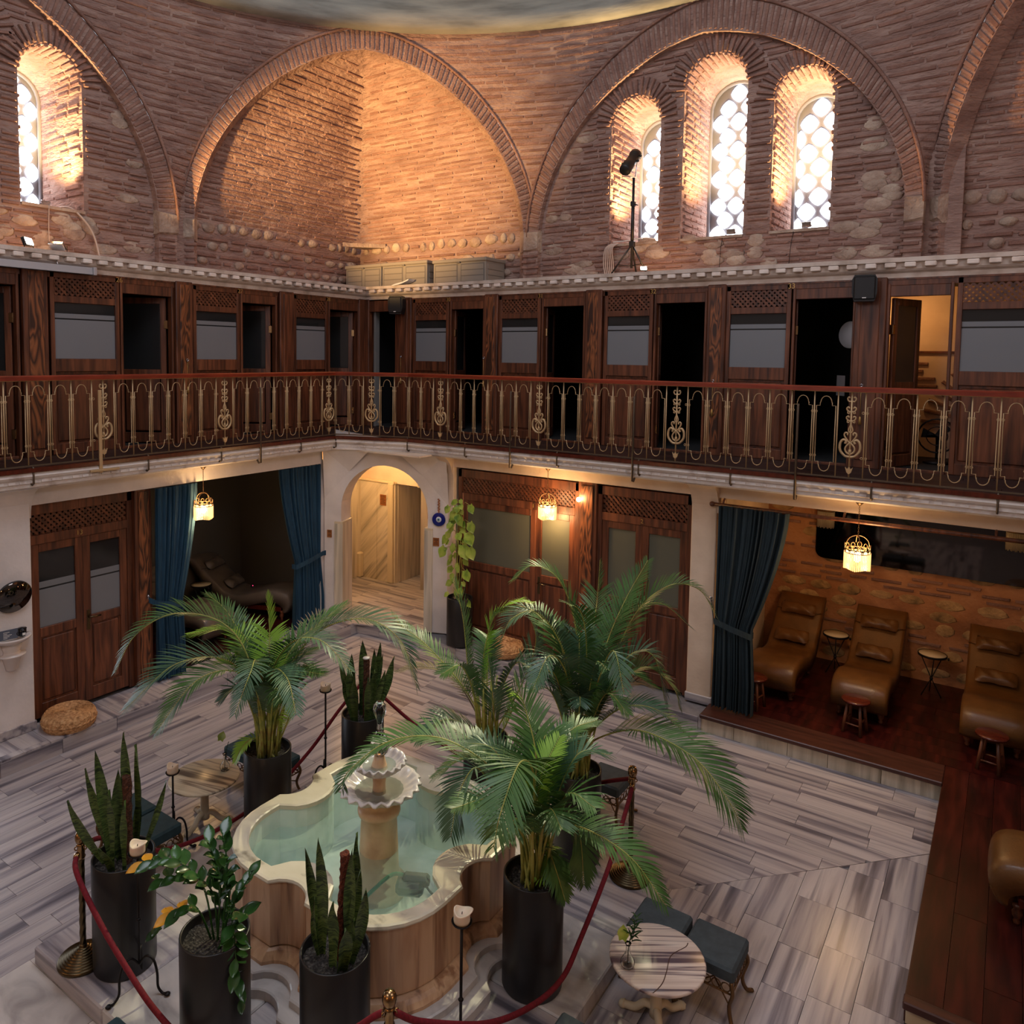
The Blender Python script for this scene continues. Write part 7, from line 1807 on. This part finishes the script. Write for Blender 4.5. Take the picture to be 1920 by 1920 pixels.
def side_table(x, y, z, h, lab, R=.145):
    t = thing('side_table', lab, 'side table', (x, y, z), 0, 'small round tables on crossed iron rods')
    mb = MB(); mb.lathe([(0, h-.018), (R, h-.018), (R, h), (0, h)], 28); mb.build('tabletop', 'travertine', t)
    mb = MB(); mb.lathe([(R-.004, h-.022), (R+.008, h-.022), (R+.008, h+.002), (R, h+.003)], 28, caps=False); mb.build('rim', 'iron', t)
    for k in range(3):
        a = k*2.094+.7; mb = MB(); mb.tube([(R*cos(a), R*sin(a), h-.02), (.0, .0, h*.40), (-.12*cos(a), -.12*sin(a), .0)], .006, 6); mb.build('leg', 'iron', t)
    mb = MB(); mb.lathe([(.014, h*.40-.02), (.020, h*.4), (.014, h*.4+.02)], 10); mb.blob((R+.02, 0, h-.03), .012, .012, .02, 6, 4); mb.build('knot', 'iron', t)
side_table(7.37, .82, .20, .50, 'small round iron rod table between the first two brown loungers')
side_table(8.43, .80, .20, .50, 'small round iron rod table between the middle and right brown loungers')
side_table(-.78, -2.72, ZP+.02, .50, 'small round iron rod table in the dark left bay')
def bar_stool(x, y, z, lab):
    t = thing('round_stool', lab, 'stool', (x, y, z), 0, 'round red brown wooden stools'); h = .36
    mb = MB(); mb.lathe([(0, h-.03), (.13, h-.03), (.142, h-.018), (.142, h-.008), (.132, h), (0, h-.006)], 28); mb.build('seat', 'wood_red', t)
    for k in range(4):
        a = k*pi/2+.6; mb = MB(); mb.tube([(.085*cos(a), .085*sin(a), h-.03), (.13*cos(a), .13*sin(a), 0)], [.015, .018], 8); mb.build('leg', 'wood', t)
    for k, zz in ((0, .10), (1, .14), (2, .10), (3, .14)):
        a, b = k*pi/2+.6, (k+1)*pi/2+.6; q = .085+.045*(1-zz/(h-.03)); mb = MB(); mb.tube([(q*cos(a), q*sin(a), zz), (q*cos(b), q*sin(b), zz)], .009, 6); mb.build('stretcher', 'wood', t)
bar_stool(6.80, -.80, .20, 'round wooden stool mostly hidden by the slate curtain'); bar_stool(7.85, -.76, .205, 'round wooden stool before the middle brown lounger'); bar_stool(9.06, -.80, .20, 'round wooden stool at the right edge before the last lounger')

# =================================================================== THE WHITE COLUMN AT THE LEFT
t = thing('round_mirror', 'round wall mirror on the white column at the left edge', 'mirror'); t.matrix_basis = frame(Vector((.86, -6.07, 1.66)), Vector((0, 1, 0)), Vector((1, 0, 0))) @ Matrix.Rotation(.25, 4, 'X')
mb = MB(); mb.lathe([(.17, -.01), (.17, .0), (.168, .006), (0, .006)], 36, m=Matrix.Rotation(-pi/2, 3, 'X')); mb.build('glass', 'mirror_dark', t)
mb = MB(); mb.lathe([(.168, -.012), (.174, -.012), (.174, .004), (.168, .006)], 36, caps=False, m=Matrix.Rotation(-pi/2, 3, 'X')); mb.build('frame', 'black_plastic', t)
mb = MB(); mb.tube([(0, -.07, 0), (0, -.01, 0)], .03, 8); mb.build('mount', 'chrome', t)
t = thing('wall_basin', 'small white marble wall basin on a tapering bracket under the round mirror', 'basin', (.79, -6.08, 0), 0)
def dshape(R, n=16): return [(R*cos(-pi/2+pi*i/n), R*1.05*sin(-pi/2+pi*i/n)) for i in range(n+1)]
mb = MB(); n = 17; vs = []; lv = [(.10, 1.17), (.15, 1.20), (.178, 1.225), (.18, 1.24), (.165, 1.243), (.12, 1.215), (.02, 1.21)]
for R, z in lv: vs += [(x, y, z) for x, y in dshape(R)]
mb.add(vs, [(i*n+j, i*n+j+1, (i+1)*n+j+1, (i+1)*n+j) for i in range(len(lv)-1) for j in range(n-1)]+[(i*n+n-1, i*n, (i+1)*n, (i+1)*n+n-1) for i in range(len(lv)-1)]+[tuple(range(n)), tuple((len(lv)-1)*n+j for j in range(n))], True); mb.build('bowl', 'porcelain', t)
mb = MB(); vs = []; lv = [(.035, .88), (.055, .90), (.085, 1.02), (.13, 1.05), (.13, 1.06), (.08, 1.065), (.075, 1.09), (.10, 1.17)]
for R, z in lv: vs += [(x, y, z) for x, y in dshape(R)]
mb.add(vs, [(i*n+j, i*n+j+1, (i+1)*n+j+1, (i+1)*n+j) for i in range(len(lv)-1) for j in range(n-1)]+[(i*n+n-1, i*n, (i+1)*n, (i+1)*n+n-1) for i in range(len(lv)-1)]+[tuple(range(n)), tuple((len(lv)-1)*n+j for j in range(n))], True); mb.build('bracket', 'porcelain', t)
t = thing('desk_sign', 'dark grey card sign with a white disc standing on the wall basin', 'sign', (.88, -6.19, 1.245), pi/2-.15)
mb = MB(); mb.box(-.13, .13, -.004, .004, 0, .10); mb.build('card', 'sign_grey', t)
mb = MB(); mb.lathe([(.034, 0), (.034, .003), (0, .003)], 20, (-.085, -.004, .045), m=Matrix.Rotation(pi/2, 3, 'X')); mb.build('disc', 'white_paint', t)
for i in range(5):
    mb = MB(); mb.box(.0, .035+.02*(i % 3), -.006, -.004, .015+i*.015, .019+i*.015); mb.build('text_line', 'white_paint', t)
t = thing('black_mug', 'shiny black mug with white marks on the wall basin', 'mug', (.88, -6.01, 1.245))
mb = MB(); mb.lathe([(0, 0), (.032, 0), (.040, .03), (.040, .075), (.035, .078), (.033, .075), (.033, .01), (0, .01)], 24); mb.build('body', 'black_ceramic', t)
mb = MB(); mb.tube([(.02, -.038-.022*sin(q), .042+.024*cos(q)) for q in [pi*i/8 for i in range(9)]], .005, 6); mb.build('handle', 'black_ceramic', t)
mb = MB(); mb.lathe([(.044, .076), (.040, .084), (0, .09)], 20); mb.build('lid', 'black_ceramic', t)
mb = MB(); mb.box(.038, .042, -.015, .015, .015, .04); mb.build('mark', 'white_paint', t)
t = thing('infrared_sensor', 'tiny red standby light low in the dark left bay', 'sensor', (-.30, -2.15, .62)); mb = MB(); mb.blob((0, 0, 0), .006, .006, .006, 8, 6); mb.build('led', 'led_red', t)
mb = MB(); mb.bbox(-.03, -.005, -.02, .02, -.03, .03, .003); mb.build('case', 'black_plastic', t)
